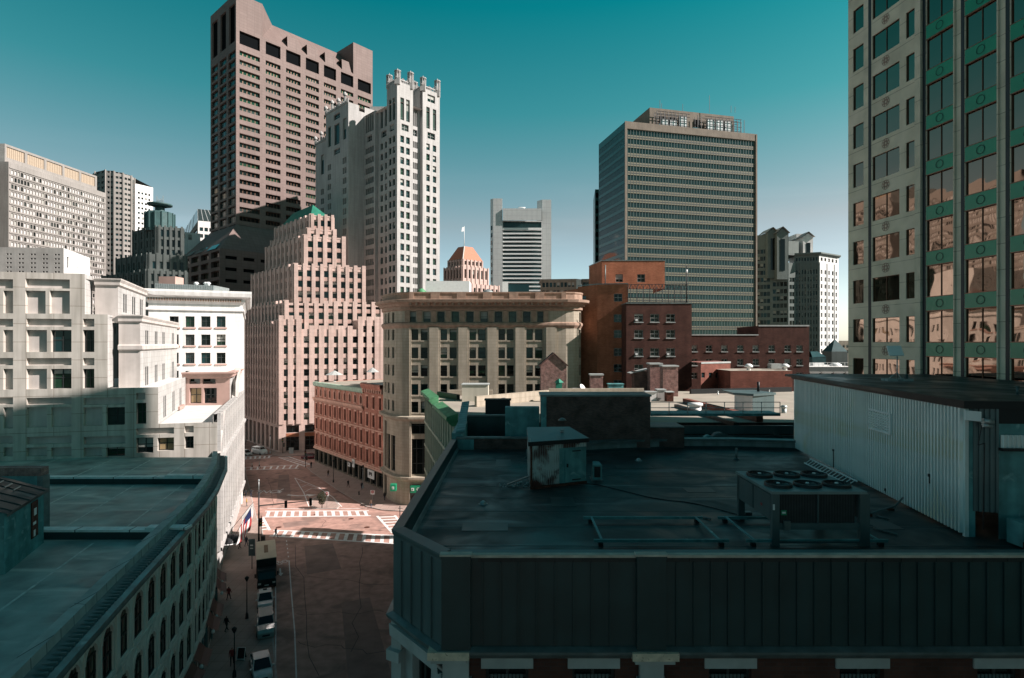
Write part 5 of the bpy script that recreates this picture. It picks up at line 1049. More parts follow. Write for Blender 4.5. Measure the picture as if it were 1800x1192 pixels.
def brick_blocks():
    b=Bld('orange_lit_block','tall orange brick block with a set back penthouse and iron frame on its roof','building',(25,125))
    # orange slab behind, dark front wing
    A,B=pt(1016,119),pt(1050,115.5); Cc=pt(1104,114.5); zt=zz(500,116)
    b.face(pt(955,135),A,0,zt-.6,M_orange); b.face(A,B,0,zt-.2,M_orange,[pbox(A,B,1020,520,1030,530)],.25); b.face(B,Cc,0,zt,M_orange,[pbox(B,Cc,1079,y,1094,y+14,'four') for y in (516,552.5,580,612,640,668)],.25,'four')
    D=(Cc[0]+2,Cc[1]+20); b.mb('roof',M_roofr).poly([(*p,zt-.5) for p in (A,B,Cc,D,(A[0]-2,A[1]+20))])
    sweep(b.mb('coping',M_flash),[A,B,Cc],[(.08,zt-.1),(.08,zt+.1),(-.4,zt+.1)])
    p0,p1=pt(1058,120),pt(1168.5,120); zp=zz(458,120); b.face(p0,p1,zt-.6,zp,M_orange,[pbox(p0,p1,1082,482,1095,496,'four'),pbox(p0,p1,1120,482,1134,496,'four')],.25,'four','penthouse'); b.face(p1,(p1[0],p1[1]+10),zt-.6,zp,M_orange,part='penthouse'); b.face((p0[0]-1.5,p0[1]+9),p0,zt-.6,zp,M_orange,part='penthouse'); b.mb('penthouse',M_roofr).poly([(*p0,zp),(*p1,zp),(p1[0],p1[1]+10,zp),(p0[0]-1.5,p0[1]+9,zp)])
    sweep(b.mb('coping',M_flash),[(p0[0]-1.5,p0[1]+9),p0,p1,(p1[0],p1[1]+10)],[(.08,zp-.1),(.08,zp+.1),(-.4,zp+.1)])
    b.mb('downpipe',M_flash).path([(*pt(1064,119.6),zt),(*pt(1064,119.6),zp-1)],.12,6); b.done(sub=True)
    b=Bld('dark_brick_block','dark red brick block with three columns of white silled windows','building',(30,118))
    E,Fp=pt(1101,110),pt(1216,110); z1=zz(533,110)
    b.face(E,Fp,0,z1,M_brick,[pbox(E,Fp,x,y,x+15.5,y+14,'four') for x in (1115,1143,1171) for y in (552,580,612,641,669)],.25,'four'); b.face(Fp,(Fp[0]+1.5,Fp[1]+18),0,z1,M_brick); b.face((E[0],E[1]+5),E,0,z1,M_brick)
    for x in (1115,1143,1171):
        for y in (566,594,626,655): o=pbox(E,Fp,x-.8,y,x+16.3,y+1.6); b.rib(E,Fp,o[2],o[3],o[0],o[1],.12,M_lint,'sill')
    b.mb('roof',M_roofr).poly([(*E,z1-.3),(*Fp,z1-.3),(Fp[0]+1.5,Fp[1]+18,z1-.3),(E[0],E[1]+18,z1-.3)]); sweep(b.mb('coping',M_flash),[(E[0],E[1]+5),E,Fp,(Fp[0]+1.5,Fp[1]+18)],[(.1,z1-.1),(.1,z1+.12),(-.4,z1+.12),(-.4,z1-.4)])
    for x,y in ((1116.5,561),(1116.5,621),(1172,621)): o=pbox(E,Fp,x,y,x+4,y+3); m=MB(); m.use(M_whitem); m.obox((E[0]+o[0],E[1]-.25,o[2]),(o[1]-o[0],0,0),(0,.6,0),(0,0,o[3]-o[2])); m.build('window_air_conditioner',b.root)
    b.done(sub=True)
    t=thing('billboard_lattice','empty iron lattice billboard frame on the dark red brick block','billboard',V(*pt(1156,111),z1)); m=MB(); m.use(M_black); d=111.2; xs=[1104,1108,1120,1131,1142,1153,1164,1175,1186,1197,1207]
    for x in xs: p=pt(x,d); m.tube((*p,z1-.3),(*p,zz(501,d)),.07,5)
    for y in (500,508,523,531): p,q=pt(1102,d),pt(1209,d); m.tube((*p,zz(y,d)),(*q,zz(y,d)),.06,5)
    for i in range(17): x0=1104+6*i; p,q,r=pt(x0,d),pt(x0+3,d),pt(x0+6,d); m.tube((*p,zz(500,d)),(*q,zz(508,d)),.045,4); m.tube((*q,zz(508,d)),(*r,zz(500,d)),.045,4)
    m.build('lattice',t); m=MB(); m.use(M_black); p=pt(1207,d); m.tube((*p,z1-.3),(*p,zz(468,d)),.12,6,.08); m.build('mast',t); m=MB(); m.use(M_whitem); m.tube((*p,zz(480,d)),(*p,zz(474,d)),.17,6); m.build('lamp',t)
    b=Bld('long_brick_block','long low dark brick block with a raised right end and two window rows','building',(50,130))
    A,B,Cc=pt(1212,126),pt(1333,126),pt(1422.5,126); zl,zr=zz(589,126),zz(573,126); b.face(A,Cc,0,zl,M_brick,[pbox(A,Cc,x,y,x+11,y+11,'four') for x in (1215,1241,1268,1296,1323,1351,1379,1400) for y in (607,631,655)],.25,'four')
    for x in (1215,1241,1268,1296,1323,1351,1379,1400):
        for y in (618,642.3): o=pbox(A,Cc,x-.7,y,x+11.7,y+1.4); b.rib(A,Cc,o[2],o[3],o[0],o[1],.12,M_lint,'sill')
    b.face(B,Cc,zl,zr,M_brick,part='raised_end'); b.face((B[0],B[1]+12),B,zl-.3,zr,M_brick,part='raised_end'); b.face(Cc,(Cc[0]+3,Cc[1]+14),0,zr,M_brick); b.mb('roof',M_roofr).poly([(*A,zl-.2),(*Cc,zl-.2),(Cc[0],Cc[1]+14,zl-.2),(A[0],A[1]+14,zl-.2)]); b.mb('roof',M_roofr).poly([(*B,zr),(*Cc,zr),(Cc[0]+3,Cc[1]+14,zr),(B[0],B[1]+14,zr)])
    sweep(b.mb('coping',M_lint),[A,B],[(.1,zl-.1),(.1,zl+.15),(-.4,zl+.15)]); sweep(b.mb('coping',M_lint),[B,Cc],[(.1,zr-.1),(.1,zr+.2),(-.4,zr+.2)]); b.done(sub=True)
    b=Bld('red_shed_row','low red painted roof building with white capped vents in front of the long block','building',(45,105))
    A,B,Cc=pt(1232,104),pt(1284,108),pt(1284,101); Dd=pt(1393,101); za,zb=zz(637,106),zz(652,101)
    b.face(A,B,20,za,M_rbrick,[pbox(A,B,x,655,x+6,664) for x in (1233,1246,1258,1271)],.2); b.mb('roof',M_roofr).poly([(*A,za),(*B,za),(B[0],B[1]+8,za),(A[0],A[1]+8,za)]); b.face(Cc,Dd,20,zb,M_rbrick); b.mb('roof',M_roofp).poly([(*Cc,zb+.02),(*Dd,zb+.02),(Dd[0],Dd[1]+7,zb+.1),(Cc[0]-1,Cc[1]+7,zb+.1)]); sweep(b.mb('coping',M_lint),[A,B],[(.1,za-.2),(.1,za+.1),(-.3,za+.1)]); b.face((Cc[0]-.6,Cc[1]+8),Cc,20,zb,M_rbrick)
    for x in (1316,1380): p=pt(x,103); m=MB(); m.use(M_whitem); m.lathe((*p,zb),[(.35,0),(.35,.5),(.75,.6),(.7,.9),(.3,1.2)],10); m.build('vent',b.root)
    m=b.mb('hatch',M_lint); p=pt(1356,105); m.obox((p[0],p[1],zb+.2),(2.0,0,0),(0,1.6,0),(0,0,.9)); b.done(sub=True)
brick_blocks()
def mid_block():
    zr=24.2; b=Bld('olive_stone_block','olive stone block with green copper eaves and a wide pale flat roof','building',(5,75))
    A=pt(750,89.8); B=(-5.4,58)
    N0=(B[0],B[1]); P=[N0,A] # street face seen from the left: far to near
    W=dist(A,B); ops=[(W*(i+.5)/15-.55,W*(i+.5)/15+.55,z,z+2.5) for i in range(15) for z in (5,9,13,17,20.4)]
    b.face(A,B,0,zr-.9,M_olive,ops,.45,'sash')
    for i in range(16): b.rib(A,B,4,zr-1,max(.02,W*i/15-.3),min(W-.02,W*i/15+.3),.3,M_olive,'pilaster')
    for z in (3.8,8.1,12.1,16.0,19.6): b.rib(A,B,z,z+.35,0,W,.4,M_olive,'string_course')
    for u0,u1,z in ((0,W*.40,zr+.35),(W*.52,W*.92,zr+.0)):
        U=(V(*B)-V(*A)).normalized(); a=V(*A)+U*u0; c=V(*A)+U*u1; m=MB(); m.use(M_copper); pr=[(.0,z-1.1),(.5,z-.9),(1.0,z-.3),(.9,z),(-.3,z+.35),(-.3,z-.9)]; sweep(m,[(a.x,a.y),(c.x,c.y)],pr); n=V(U.y,-U.x); [m.poly([(e.x+n.x*o,e.y+n.y*o,h) for o,h in pr]) for e in (a,c)]; m.build('copper_eave',b.root)
    FE=[(60,96),(18,96),(16,83.8),A]       # unseen cross street face, slanted to let sun onto the crossing
    b.mb('roof',M_roofp).poly([(A[0]+.2,A[1],zr-.25),(B[0]+.2,B[1],zr-.25),(60,58,zr-.25)]+[(*p,zr-.25) for p in FE[:3]])
    [b.face(p,q,0,zr-.25,M_tan) for p,q in zip(FE,FE[1:])]; b.mb('wall',M_blackbrick).poly([(B[0],B[1],0),(60,58,0),(60,58,zr-.25),(B[0],B[1],zr-.25)])
    # roof walls and kerbs
    def wallseg(x0,y0,x1,y1,z0,z1,th,mat,part):
        a=V(x0,y0,z0); u=V(x1-x0,y1-y0); n=V(-u.y,u.x).normalized()*th; w=MB(); w.use(mat); w.obox(a,(u.x,u.y,0),(n.x,n.y,0),(0,0,z1-z0)); w.build(part,b.root)
    a=gnd(838,712,zr); c=gnd(965,699,zr); wallseg(a.x,a.y,c.x,c.y,zr-.3,zr+1.1,.4,M_tan,'roof_wall'); e=pt(1132,c.y+.5); wallseg(c.x,c.y,e[0],e[1],zr-.3,zr+1.3,.4,M_tan,'roof_wall')
    a=gnd(768,694,zr); c=gnd(803,700,zr); wallseg(a.x,a.y,c.x,c.y,zr-.3,zr+.5,.5,M_black,'roof_kerb'); wallseg(-9.8,88,-3,88,zr-.3,zr+.6,.6,M_tan,'roof_kerb')
    a=gnd(1200,705,zr); c=gnd(1330,738,zr); wallseg(a.x,a.y,c.x,c.y,zr-.3,zr+.35,.7,M_rbrick,'roof_kerb'); a=gnd(1185,712,zr); c=gnd(1290,745,zr); wallseg(a.x,a.y,c.x,c.y,zr-.3,zr+.1,.5,M_black,'roof_kerb')
    a=gnd(1215,690,zr); c=gnd(1392,686,zr); wallseg(a.x,a.y,c.x,c.y,zr-.3,zr+.5,.5,M_black,'roof_kerb')
    b.done(sub=True)
    RZ=zr-.25
    def boxthing(name,label,cat,x0,x1,ytop,ybase,dep,mat,top,group=None,cap=.12,over=.1):
        d=(HC-RZ)*F/(ybase-HOR); p,q=pt(x0,d),pt(x1,d); z1=zz(ytop,d); t=thing(name,label,cat,V((p[0]+q[0])/2,d,RZ),group); m=MB(); m.use(mat); m.prism([p,q,(q[0],q[1]+dep),(p[0],p[1]+dep)],RZ,z1,False); m.build('body',t); m=MB(); m.use(top); m.prism([(p[0]-over,p[1]-over),(q[0]+over,q[1]-over),(q[0]+over,q[1]+dep+over),(p[0]-over,p[1]+dep+over)],z1,z1+cap,True,True); m.build('lid',t); return t,p,q,d,z1
    boxthing('roof_cabin','cream plaster roof cabin above the green copper eaves','cabin',812,858,677,706,2.6,surf('cream_render',(.60,.56,.47),.85,.06,.6,.3),M_lint)
    t,p,q,d,z1=boxthing('roof_screen','black boxy roof screen standing on the pale gravel roof','screen',853,897,704,734,1.2,M_black,M_black)
    for i,x in enumerate((870,883)):
        e=gnd(x,711,RZ); m=thing('roof_fan',('left one of two small white roof fans behind the black screen','right one of two small white roof fans behind the black screen')[i],'roof fan',V(*e),'small white fans on the pale roof'); k=MB(); k.use(M_whitem); k.obox((e.x-.55,e.y,RZ),(1.1,0,0),(0,.9,0),(0,0,.75)); k.build('casing',m); k=MB(); k.use(M_black); k.lathe((e.x,e.y+.45,RZ+.75),[(.4,0),(.4,.08),(.1,.1)],12); k.build('grille',m)
    def chimney(name,label,x0,x1,ytop,ybase,dep,gable=False,cat='chimney'):
        d=(HC-RZ)*F/(ybase-HOR); p,q=pt(x0,d),pt(x1,d); z1=zz(ytop,d); t=thing(name,label,cat,V((p[0]+q[0])/2,d,RZ)); m=MB(); m.use(M_oldbrick); m.prism([p,q,(q[0],q[1]+dep),(p[0],p[1]+dep)],RZ,z1,not gable)
        if gable:
            w=(q[0]-p[0]); zt=z1+w*.42; cx=(p[0]+q[0])/2; m.poly([(*p,z1),(*q,z1),(cx,p[1],zt)]); m.poly([(q[0],q[1]+dep,z1),(p[0],p[1]+dep,z1),(cx,p[1]+dep,zt)]); m.build('brickwork',t); k=MB(); k.use(M_blackbrick)
            for s in (-1,1): ex=cx+s*(w/2+.25); k.obox((ex,p[1]-.2,z1-.2),(cx-ex,0,zt-z1+.3),(0,dep+.4,0),(0,0,.18))
            k.build('gable_roof',t)
        else: m.build('brickwork',t); k=MB(); k.use(M_lint); k.prism([(p[0]-.12,p[1]-.12),(q[0]+.12,q[1]-.12),(q[0]+.12,q[1]+dep+.12),(p[0]-.12,p[1]+dep+.12)],z1,z1+.22,True,True); k.build('cap',t)
    chimney('brick_gable','mottled red brick gable end rising over the pale roof','952',0,0,0,0) if False else None
    chimney('brick_gable','mottled red brick gable end rising over the pale roof',951,996,642,696,3.0,True,'gable wall'); chimney('small_chimney','small square mottled brick chimney beside a dish aerial',1038,1060,660,697,1.2)
    chimney('twin_chimney','tall plain mottled brick chimney, left half of a joined pair',1143,1164,641,694,2.2); chimney('stepped_chimney','mottled brick chimney with a sloping dark cap, right half of a joined pair',1165.5,1192,645,697,1.8)
    e=gnd(1128,692,RZ); t=thing('roof_stairhead','dark lean to roof stairhead beside the brick chimneys','stairhead',V(*e)); m=MB(); m.use(M_blackbrick); m.obox((e.x-1.2,e.y,RZ),(2.3,0,0),(0,2,0),(0,0,3.6)); m.build('body',t); m=MB(); m.use(M_lint); m.obox((e.x-1.9,e.y-.3,RZ+3.2),(3.1,0,.7),(0,2.6,0),(0,0,.12)); m.build('lean_to_roof',t)
    # dish aerial, vents, small units
    e=gnd(1020,697,RZ); t=thing('dish_aerial','white dish aerial on a low frame near the small brick chimney','aerial',V(*e)); m=MB(); m.use(M_whitem); m.tube((e.x-1.2,e.y,RZ+.1),(e.x+1.2,e.y,RZ+.1),.05); m.tube((e.x,e.y,RZ),(e.x,e.y,RZ+1.1),.05); m.build('frame',t); m=MB(); m.use(M_sign); m.tube((e.x+.1,e.y-.1,RZ+1.2),(e.x+.35,e.y-.3,RZ+1.4),.15,12,.6); m.build('dish',t)
    for i,(x,y,r,h,lab) in enumerate(((955,706,.6,1.1,'squat white roof ventilator left of the green skylight'),(1222,722,.9,1.0,'squat round white ventilator behind the platform railing'),(1378,726,.35,.9,'short grey roof pipe near the corrugated shed'),(1262,694,.12,.6,'thin grey roof pipe on the pale roof beyond the railing'),(1352,692,.12,.6,'thin dark roof pipe right of the cream hut'))):
        e=gnd(x,y,RZ); t=thing('roof_ventilator',lab,'ventilator',V(*e),'ventilators on the pale roof'); m=MB(); m.use(M_whitem if i<2 else M_steel); m.lathe((e.x,e.y,RZ),[(r*.8,0),(r*.8,h*.6)],12); m.build('duct',t); m=MB(); m.use(M_whitem if i<2 else M_steel); m.lathe((e.x,e.y,RZ+h*.6),[(r*.8,0),(r,.05),(r,h*.3),(r*.4,h*.42)],12); m.build('cap',t)
    for i,(x0,x1,yt,yb,mt,lab) in enumerate(((1136,1154,690,705,M_sign,'cream roof air unit in front of the brick chimneys'),(1156,1170,686,704,M_conc,'grey brown air unit right of the cream one'),(1172,1184,690,706,M_rust,'rusty air unit casing beside the platform'),(1008,1030,684,697,M_teal,'low teal roof hatch behind the sooty brick bulkhead'),(1070,1096,676,697,M_teal,'teal topped air unit with white frame on the far roof'))): 
        boxthing('roof_unit',lab,'air unit',x0,x1,yt,yb,1.2,mt,M_lint if i!=4 else M_teal,'air units on the pale roof')
    e=gnd(985,702,RZ); t=thing('pyramid_skylight','dark green pyramid skylight with a square finial','skylight',V(*e)); w=2.6; m=MB(); m.use(M_teal); zb=RZ+.6; m.box(e.x-w,e.x+w,e.y,e.y+2*w,RZ,zb); m.build('kerb',t); m=MB(); m.use(M_greenroof); c=V(e.x,e.y+w); q=[(e.x-w,e.y),(e.x+w,e.y),(e.x+w,e.y+2*w),(e.x-w,e.y+2*w)]; ap=(c.x,c.y,zz(683,e.y+w))
    for i in range(4): m.poly([(*q[i],zb),(*q[(i+1)%4],zb),ap])
    m.build('glazing',t); m=MB(); m.use(M_teal)
    for i in range(4): m.tube((*q[i],zb),ap,.07,5)
    for k in (-.35,0,.35): m.tube((e.x+k*2*w,e.y-.02,zb),(c.x+k*.5,c.y-.1,ap[2]-.15),.05,4)
    m.build('rib',t); m=MB(); m.use(M_greenroof); m.box(c.x-.45,c.x+.45,c.y-.45,c.y+.45,ap[2]-.5,ap[2]+.9); m.lathe((c.x,c.y,ap[2]+.9),[(.75,0),(.1,.55)],4,False); m.build('finial',t)
    # hut beyond the railing: darker cladding paints in its shaded side
    d=66.; t=thing('roof_hut','grey roof hut with a pale front and dark side beyond the railing','hut',V(*pt(1325,d),RZ)); p,q=pt(1291,d),pt(1323,d-1.5); r=pt(1361,d); z1=zz(694,d); m=MB(); m.use(M_sign); m.poly([(*p,RZ),(*q,RZ),(*q,z1),(*p,z1)]); m.use(M_clad2); m.poly([(*q,RZ),(*r,RZ),(*r,z1),(*q,z1)]); m.poly([(r[0],r[1],RZ),(r[0]-1,r[1]+4,RZ),(r[0]-1,r[1]+4,z1),(*r,z1)]); m.build('wall',t); m=MB(); m.use(M_clad2); u=[(p[0]-.2,p[1]-.1),(q[0],q[1]-.25),(r[0]+.2,r[1]),(r[0]-.8,r[1]+4),(p[0],p[1]+4)]; m.prism(u,z1,z1+.25,True,True); m.build('roof',t); m=MB(); m.use(M_black); m.tube((r[0]-1.2,r[1]+1.5,z1+.2),(r[0]-1.2,r[1]+1.5,z1+1.4),.16,8); m.build('flue',t)
    # steel platform with a railing
    d=55.5; t=thing('steel_platform','long teal steel platform with a pipe railing above the dark light well','platform',V(*pt(1260,d),22)); p,q=pt(1144,d),pt(1372,d); zp=zz(727,d); m=MB(); m.use(M_teal); m.box(p[0],q[0],d,d+2.4,zp-.25,zp); m.build('deck',t); m=MB(); m.use(M_clad2); m.box(p[0],q[0]+1,d-.6,d-.3,zp-1.9,zp-1.1); m.box(p[0]-.5,q[0]+1,d-.9,d-.6,zp-2.5,zp-2.0); m.build('beam',t)
    rl=MB(); rl.use(M_steel)
    for z in (.55,1.1): rl.tube((p[0],d+.1,zp+z),(q[0],d+.1,zp+z),.035,6)
    rl.build('handrail',t)
    for i in range(8): x=p[0]+(q[0]-p[0])*i/7; k=MB(); k.use(M_steel); k.tube((x,d+.1,zp-.2),(x,d+.1,zp+1.1),.04,6); k.build('post',t)
    for i in range(3): k=MB(); k.use(M_flash); x=p[0]+1.5+i*5; k.obox((x,d-1,zp-1.9),(1.8,0,-.6),(0,.4,0),(0,0,.2)); k.build('brace',t)
mid_block()
# ================================================================== right hand tower
def right_tower():
    b=Bld('granite_office','granite and mirror glass office tower with green spandrels at the right edge','skyscraper',(45,40))
    vx=-.15; A=pt(1491,59.); U=V(.15,-1).normalized(); N=V(U.y,-U.x); B=(A[0]+.15*100,A[1]-100); H=TOWER_H
    u=lambda x: ux(A,B,x)
    fl=3.95; zs=[31.5+fl*k for k in range(-3,14)]
    bays=[('s',1499.5,1518),('s',1533.5,1581),('s',1592.5,1611)]
    ub=[u(1628.5),u(1696),u(1776.5)]; st=(ub[2]-ub[0])/2; wb=[u(1677)-ub[0],u(1754)-ub[1]]; w=sum(wb)/2
    ops=[]; full=[(ub[0]+st*i,ub[0]+st*i+w) for i in range(7)]
    for zc in zs:
        z0=zc+.62; z1=zc+fl-.62
        for k,(t,x0,x1) in enumerate(bays): ops.append((u(x0),u(x1),z0,z1-.35,'mirror2' if k==1 else 'mirror1'))
        for p,q in full: ops.append((p,q,z0,z1,'mirror2'))
    b.face(A,B,0,H,M_stone,ops,.16,'mirror1')
    for p,q in full: b.rib(A,B,18,84,q+.02,q+.12,.14,M_stone,'pier_edge'); b.rib(A,B,0,H,p-.36,p-.07,.03,M_tslot,'slot')
    b.rib(A,B,0,H,u(1526.5),u(1531.5),.02,M_tslot,'slot'); b.rib(A,B,0,H,u(1612),u(1622),.25,M_stone,'pier_edge')
    Z=V(0,0,1)
    def ringmesh(r,th,n=20,cross=False):
        m=MB()
        def arc(r0,r1,out):
            for i in range(n):
                a,c=2*math.pi*i/n,2*math.pi*(i+1)/n; m.poly([(r0*math.cos(a),r0*math.sin(a),out),(r1*math.cos(a),r1*math.sin(a),out),(r1*math.cos(c),r1*math.sin(c),out),(r0*math.cos(c),r0*math.sin(c),out)])
        if not cross: m.use(M_grnring); arc(r-th,r,.02)
        else:
            m.use(M_rose); arc(r-th,r,.02); arc(r*.45,r*.58,.02)
            for k in (-.3,.3): m.obox((k*r-.03,-r*.8,0),(.06,0,0),(0,r*1.6,0),(0,0,.02)); m.obox((-r*.8,k*r-.03,.003),(r*1.6,0,0),(0,.06,0),(0,0,.022))
        return m.mesh('emblem')
    rg=ringmesh(.36,.055); rs=ringmesh(.46,.05,20,True)
    sp=MB(); sp.use(M_grn); sp.obox((0,0,0),(w,0,0),(0,.05,0),(0,0,1.16)); sp.use(M_bronze); sp.obox((0,-.03,-.06),(w,0,0),(0,.08,0),(0,0,.06)); sp.obox((0,-.03,1.16),(w,0,0),(0,.08,0),(0,0,.06)); sm=sp.mesh('spandrel')
    k=0
    for zc in zs[1:]:
        for p,q in full[:6]:
            o=bpy.data.objects.new('spandrel',sm); COL.objects.link(o); o.parent=b.root; M=Matrix((U,-N,Z)).transposed().to_4x4(); M.translation=V(*A)+U*p+N*.035+V(0,0,zc-.58)-b.base; o.matrix_basis=M
            e=bpy.data.objects.new('emblem',rg); COL.objects.link(e); e.parent=o; M2=Matrix(((1,0,0),(0,0,-1),(0,1,0))).to_4x4(); M2.translation=V(w/2,-.012,.58); e.matrix_basis=M2
        M=Matrix((U,Z,N)).transposed().to_4x4(); M.translation=V(*A)+U*u(1557)+V(0,0,zc-.17)+N*.002-b.base; e=bpy.data.objects.new('rosette',rs); COL.objects.link(e); e.parent=b.root; e.matrix_basis=M
    Bk=BACK; bk2=(75,B[1])
    b.face(Bk,A,0,H,M_stone); b.face(B,bk2,0,H,M_stone); b.face(bk2,Bk,0,H,M_stone)
    c=V(*A)+U*9; H2=H+10.2; cr=b.mb('sloped_crown',M_stone)      # unseen sloped top, shaped to set the tower's shadow line
    cr.poly([(*A,H),(*B,H),(*B,H2),(c.x,c.y,H2)]); cr.poly([(*A,H),(c.x,c.y,H2),(75,Bk[1]-9,H2),(*Bk,H)]); cr.poly([(c.x,c.y,H2),(*B,H2),(*bk2,H2),(75,Bk[1]-9,H2)]); cr.poly([(*bk2,H),(*Bk,H),(75,Bk[1]-9,H2),(*bk2,H2)]); cr.poly([(*B,H),(*bk2,H),(*bk2,H2),(*B,H2)])
    b.done(sub=True)
right_tower()
# ================================================================== near building
RZ=23.1
def near_block():
    b=Bld('clad_block','nearest building with black metal cladding above a dark red brick front','building',(15,35))
    y0=21.8; xl=-2.7; PZ=23.92; CZ=20.35; X1=44
    A=(-5.15,24.7); B=(xl,y0); Cc=(X1,y0); Dk=(-5.05,47.8)
    # brick storey and its windows
    wx=[(848,935),(1000,1087),(1240,1327),(1470,1560),(1712,1800),(1950,2040)]
    ops=[]
    yb=22.0
    for x0,x1 in wx:
        a,c=(x0+6-900)*yb/F+2.6,(x1-6-900)*yb/F+2.6; ops += [(a,c,z,z+2.1,'shop') for z in (17.35,13.6,9.8,6.0)]
    b.face((-2.6,yb),(X1,yb),0,CZ,M_brick,ops,.3,'shop')
    for o in ops: m=MB(); m.use(M_lint); m.box(-2.6+o[0]-.18,-2.6+o[1]+.18,yb-.08,yb,o[3]+.02,o[3]+.52); m.build('lintel',b.root)
    for x0,x1 in wx[:6]:
        for z in (17.35,):
            c=(x0+x1)/2; m=MB(); m.use(M_clad2); a=(x0+14-900)*yb/F; e=(x1-14-900)*yb/F
            for i in range(9): m.box(a+(e-a)*i/9,a+(e-a)*i/9+.1,yb+.2,yb+.24,z+.1,z+1.75)
            m.build('window_blind',b.root)
    # chamfer and left wall below the cladding
    A2=(-4.9,24.9); B2=(-2.6,yb); L=dist(A2,B2); b.face(A2,B2,0,CZ,M_lint,[(L*.3,L*.72,z,z+2.7,'tall') for z in (16.7,12.6,8.5,4.4)],.4,'tall')
    K=(-4.85,47.5); WL=dist(K,A2); b.face(K,A2,0,CZ,M_brick,[(WL*(i+.5)/7-.7,WL*(i+.5)/7+.7,z,z+2.2,'sash') for i in range(7) for z in (4,8,12,16.6)],.3)
    def pill(p,wd,zt):
        m=b.mb('pillar',M_lint); m.box(p[0]-wd/2,p[0]+wd/2,p[1]-.28,p[1]+.2,0,zt); m.box(p[0]-wd/2-.1,p[0]+wd/2+.1,p[1]-.36,p[1]+.2,zt-1.35,zt-.95)
    pill((-2.15,yb),1.0,CZ-.25); pill((5.35,yb),.9,CZ-.25)
    m=b.mb('pillar',M_lint); m.prism([(-5.2,24.5),(-4.75,24.3),(-4.5,24.8),(-4.9,25.2)],0,CZ-.2); m.prism([(-5.4,24.4),(-4.8,24.05),(-4.5,24.8),(-5.0,25.3)],CZ-1.9,CZ-1.45,True,True)
    # capstones
    for x0,x1,yy in ((-3.2,-1.62,21.45),(4.55,6.3,21.4)):
        m=MB(); m.use(M_capst); m.box(x0,x1,yy,y0+.3,CZ-.32,CZ-.02); m.use(M_lint); m.box(x0+.12,x1-.12,yy+.12,y0+.3,CZ-.5,CZ-.33); m.build('capstone',b.root)
    path=[(A[0]+.05,A[1]+20),A,B,Cc]
    sweep(b.mb('cornice',M_flash),path,[(-.2,CZ-.42),(.1,CZ-.36),(.28,CZ-.14),(.3,CZ-.03),(.02,CZ+.06)])
    m=b.mb('cornice',M_lint); e=[(A[0],A[1]),B]; sweep(m,e,[(-.1,CZ-1.0),(.18,CZ-.95),(.22,CZ-.42),(-.2,CZ-.4)])
    # cladding
    w=b.mb('cladding',M_clad); sweep(w,[(Dk[0],Dk[1]),A],[(0,CZ),(0,PZ)]); w.use(M_clad2); sweep(w,[A,B],[(0,CZ),(0,PZ)]); w.use(M_clad); sweep(w,[B,Cc],[(0,CZ),(0,PZ)])
    def seams(a,c,us,mat,wd=.055):
        for u in us: b.rib(a,c,CZ+.1,PZ-.28,u-wd/2,u+wd/2,.075,mat,'standing_seam')
    seams(B,Cc,[1.55+.70*i for i in range(8)]+[9.0+.66*i for i in range(54)],M_clad)
    seams(A,B,[.75,1.55,2.35,3.1],M_clad2); seams(Dk,A,[.7*i for i in range(1,33)],M_clad)
    pc=surf('panel_lap',(.016,.024,.025),.5,.2,1.,.1,.5,.2)
    for i in range(30): b.rib(B,Cc,PZ-.27,PZ-.12,1.4+1.35*i,1.4+1.35*i+1.33,.05,pc,'panel_lap')
    for u0,u1 in ((.02,1.12),(7.45,8.55)):
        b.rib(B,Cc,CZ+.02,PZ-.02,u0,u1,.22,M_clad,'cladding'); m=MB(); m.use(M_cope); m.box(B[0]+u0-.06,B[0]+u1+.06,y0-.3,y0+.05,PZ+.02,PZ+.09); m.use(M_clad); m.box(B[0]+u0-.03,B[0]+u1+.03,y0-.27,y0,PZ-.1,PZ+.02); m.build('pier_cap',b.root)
    c=b.mb('coping',M_clad2); sweep(c,[Dk,A,B],[(.03,PZ-.2),(.07,PZ-.05),(.07,PZ+.03),(-.42,PZ+.09),(-.45,PZ-.8)]); sweep(c,[B,Cc],[(-.1,PZ+.03),(-.38,PZ+.05),(-.4,RZ)])
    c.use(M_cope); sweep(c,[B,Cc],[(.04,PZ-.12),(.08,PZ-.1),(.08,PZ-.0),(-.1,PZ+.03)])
    c.use(M_clad); sweep(c,[(Dk[0]+.45,Dk[1]),(A[0]+.45,A[1]+.1)],[(0,PZ),(-.02,RZ)]) if False else None
    # inner faces of the parapet
    inn=[(Dk[0]+.46,Dk[1]),(A[0]+.46,A[1]+.25),(B[0]+.2,B[1]+.42),(X1,y0+.42)]; c=b.mb('parapet',M_clad)
    for p,q in zip(inn,inn[1:]): c.poly([(*q,RZ-.02),(*p,RZ-.02),(*p,PZ+.02),(*q,PZ+.02)])
    sweep(b.mb('flashing',M_flash),inn,[(-.02,RZ+.22),(-.05,RZ+.2),(-.16,RZ+.01)])
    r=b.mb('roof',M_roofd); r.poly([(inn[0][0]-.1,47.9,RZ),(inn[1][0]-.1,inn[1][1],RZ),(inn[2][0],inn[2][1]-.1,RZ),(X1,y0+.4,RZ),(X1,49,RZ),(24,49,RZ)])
    s=b.mb('roof_seam',surf('membrane_lap',(.05,.07,.072),.45,.3,1,0,.5))
    for i in range(9): y=25+2.6*i; s.box(-4.3,22,y,y+.07,RZ+.003,RZ+.012)
    pm=surf('membrane_patch',(.032,.05,.05),.42,.3,.8,0,.5)
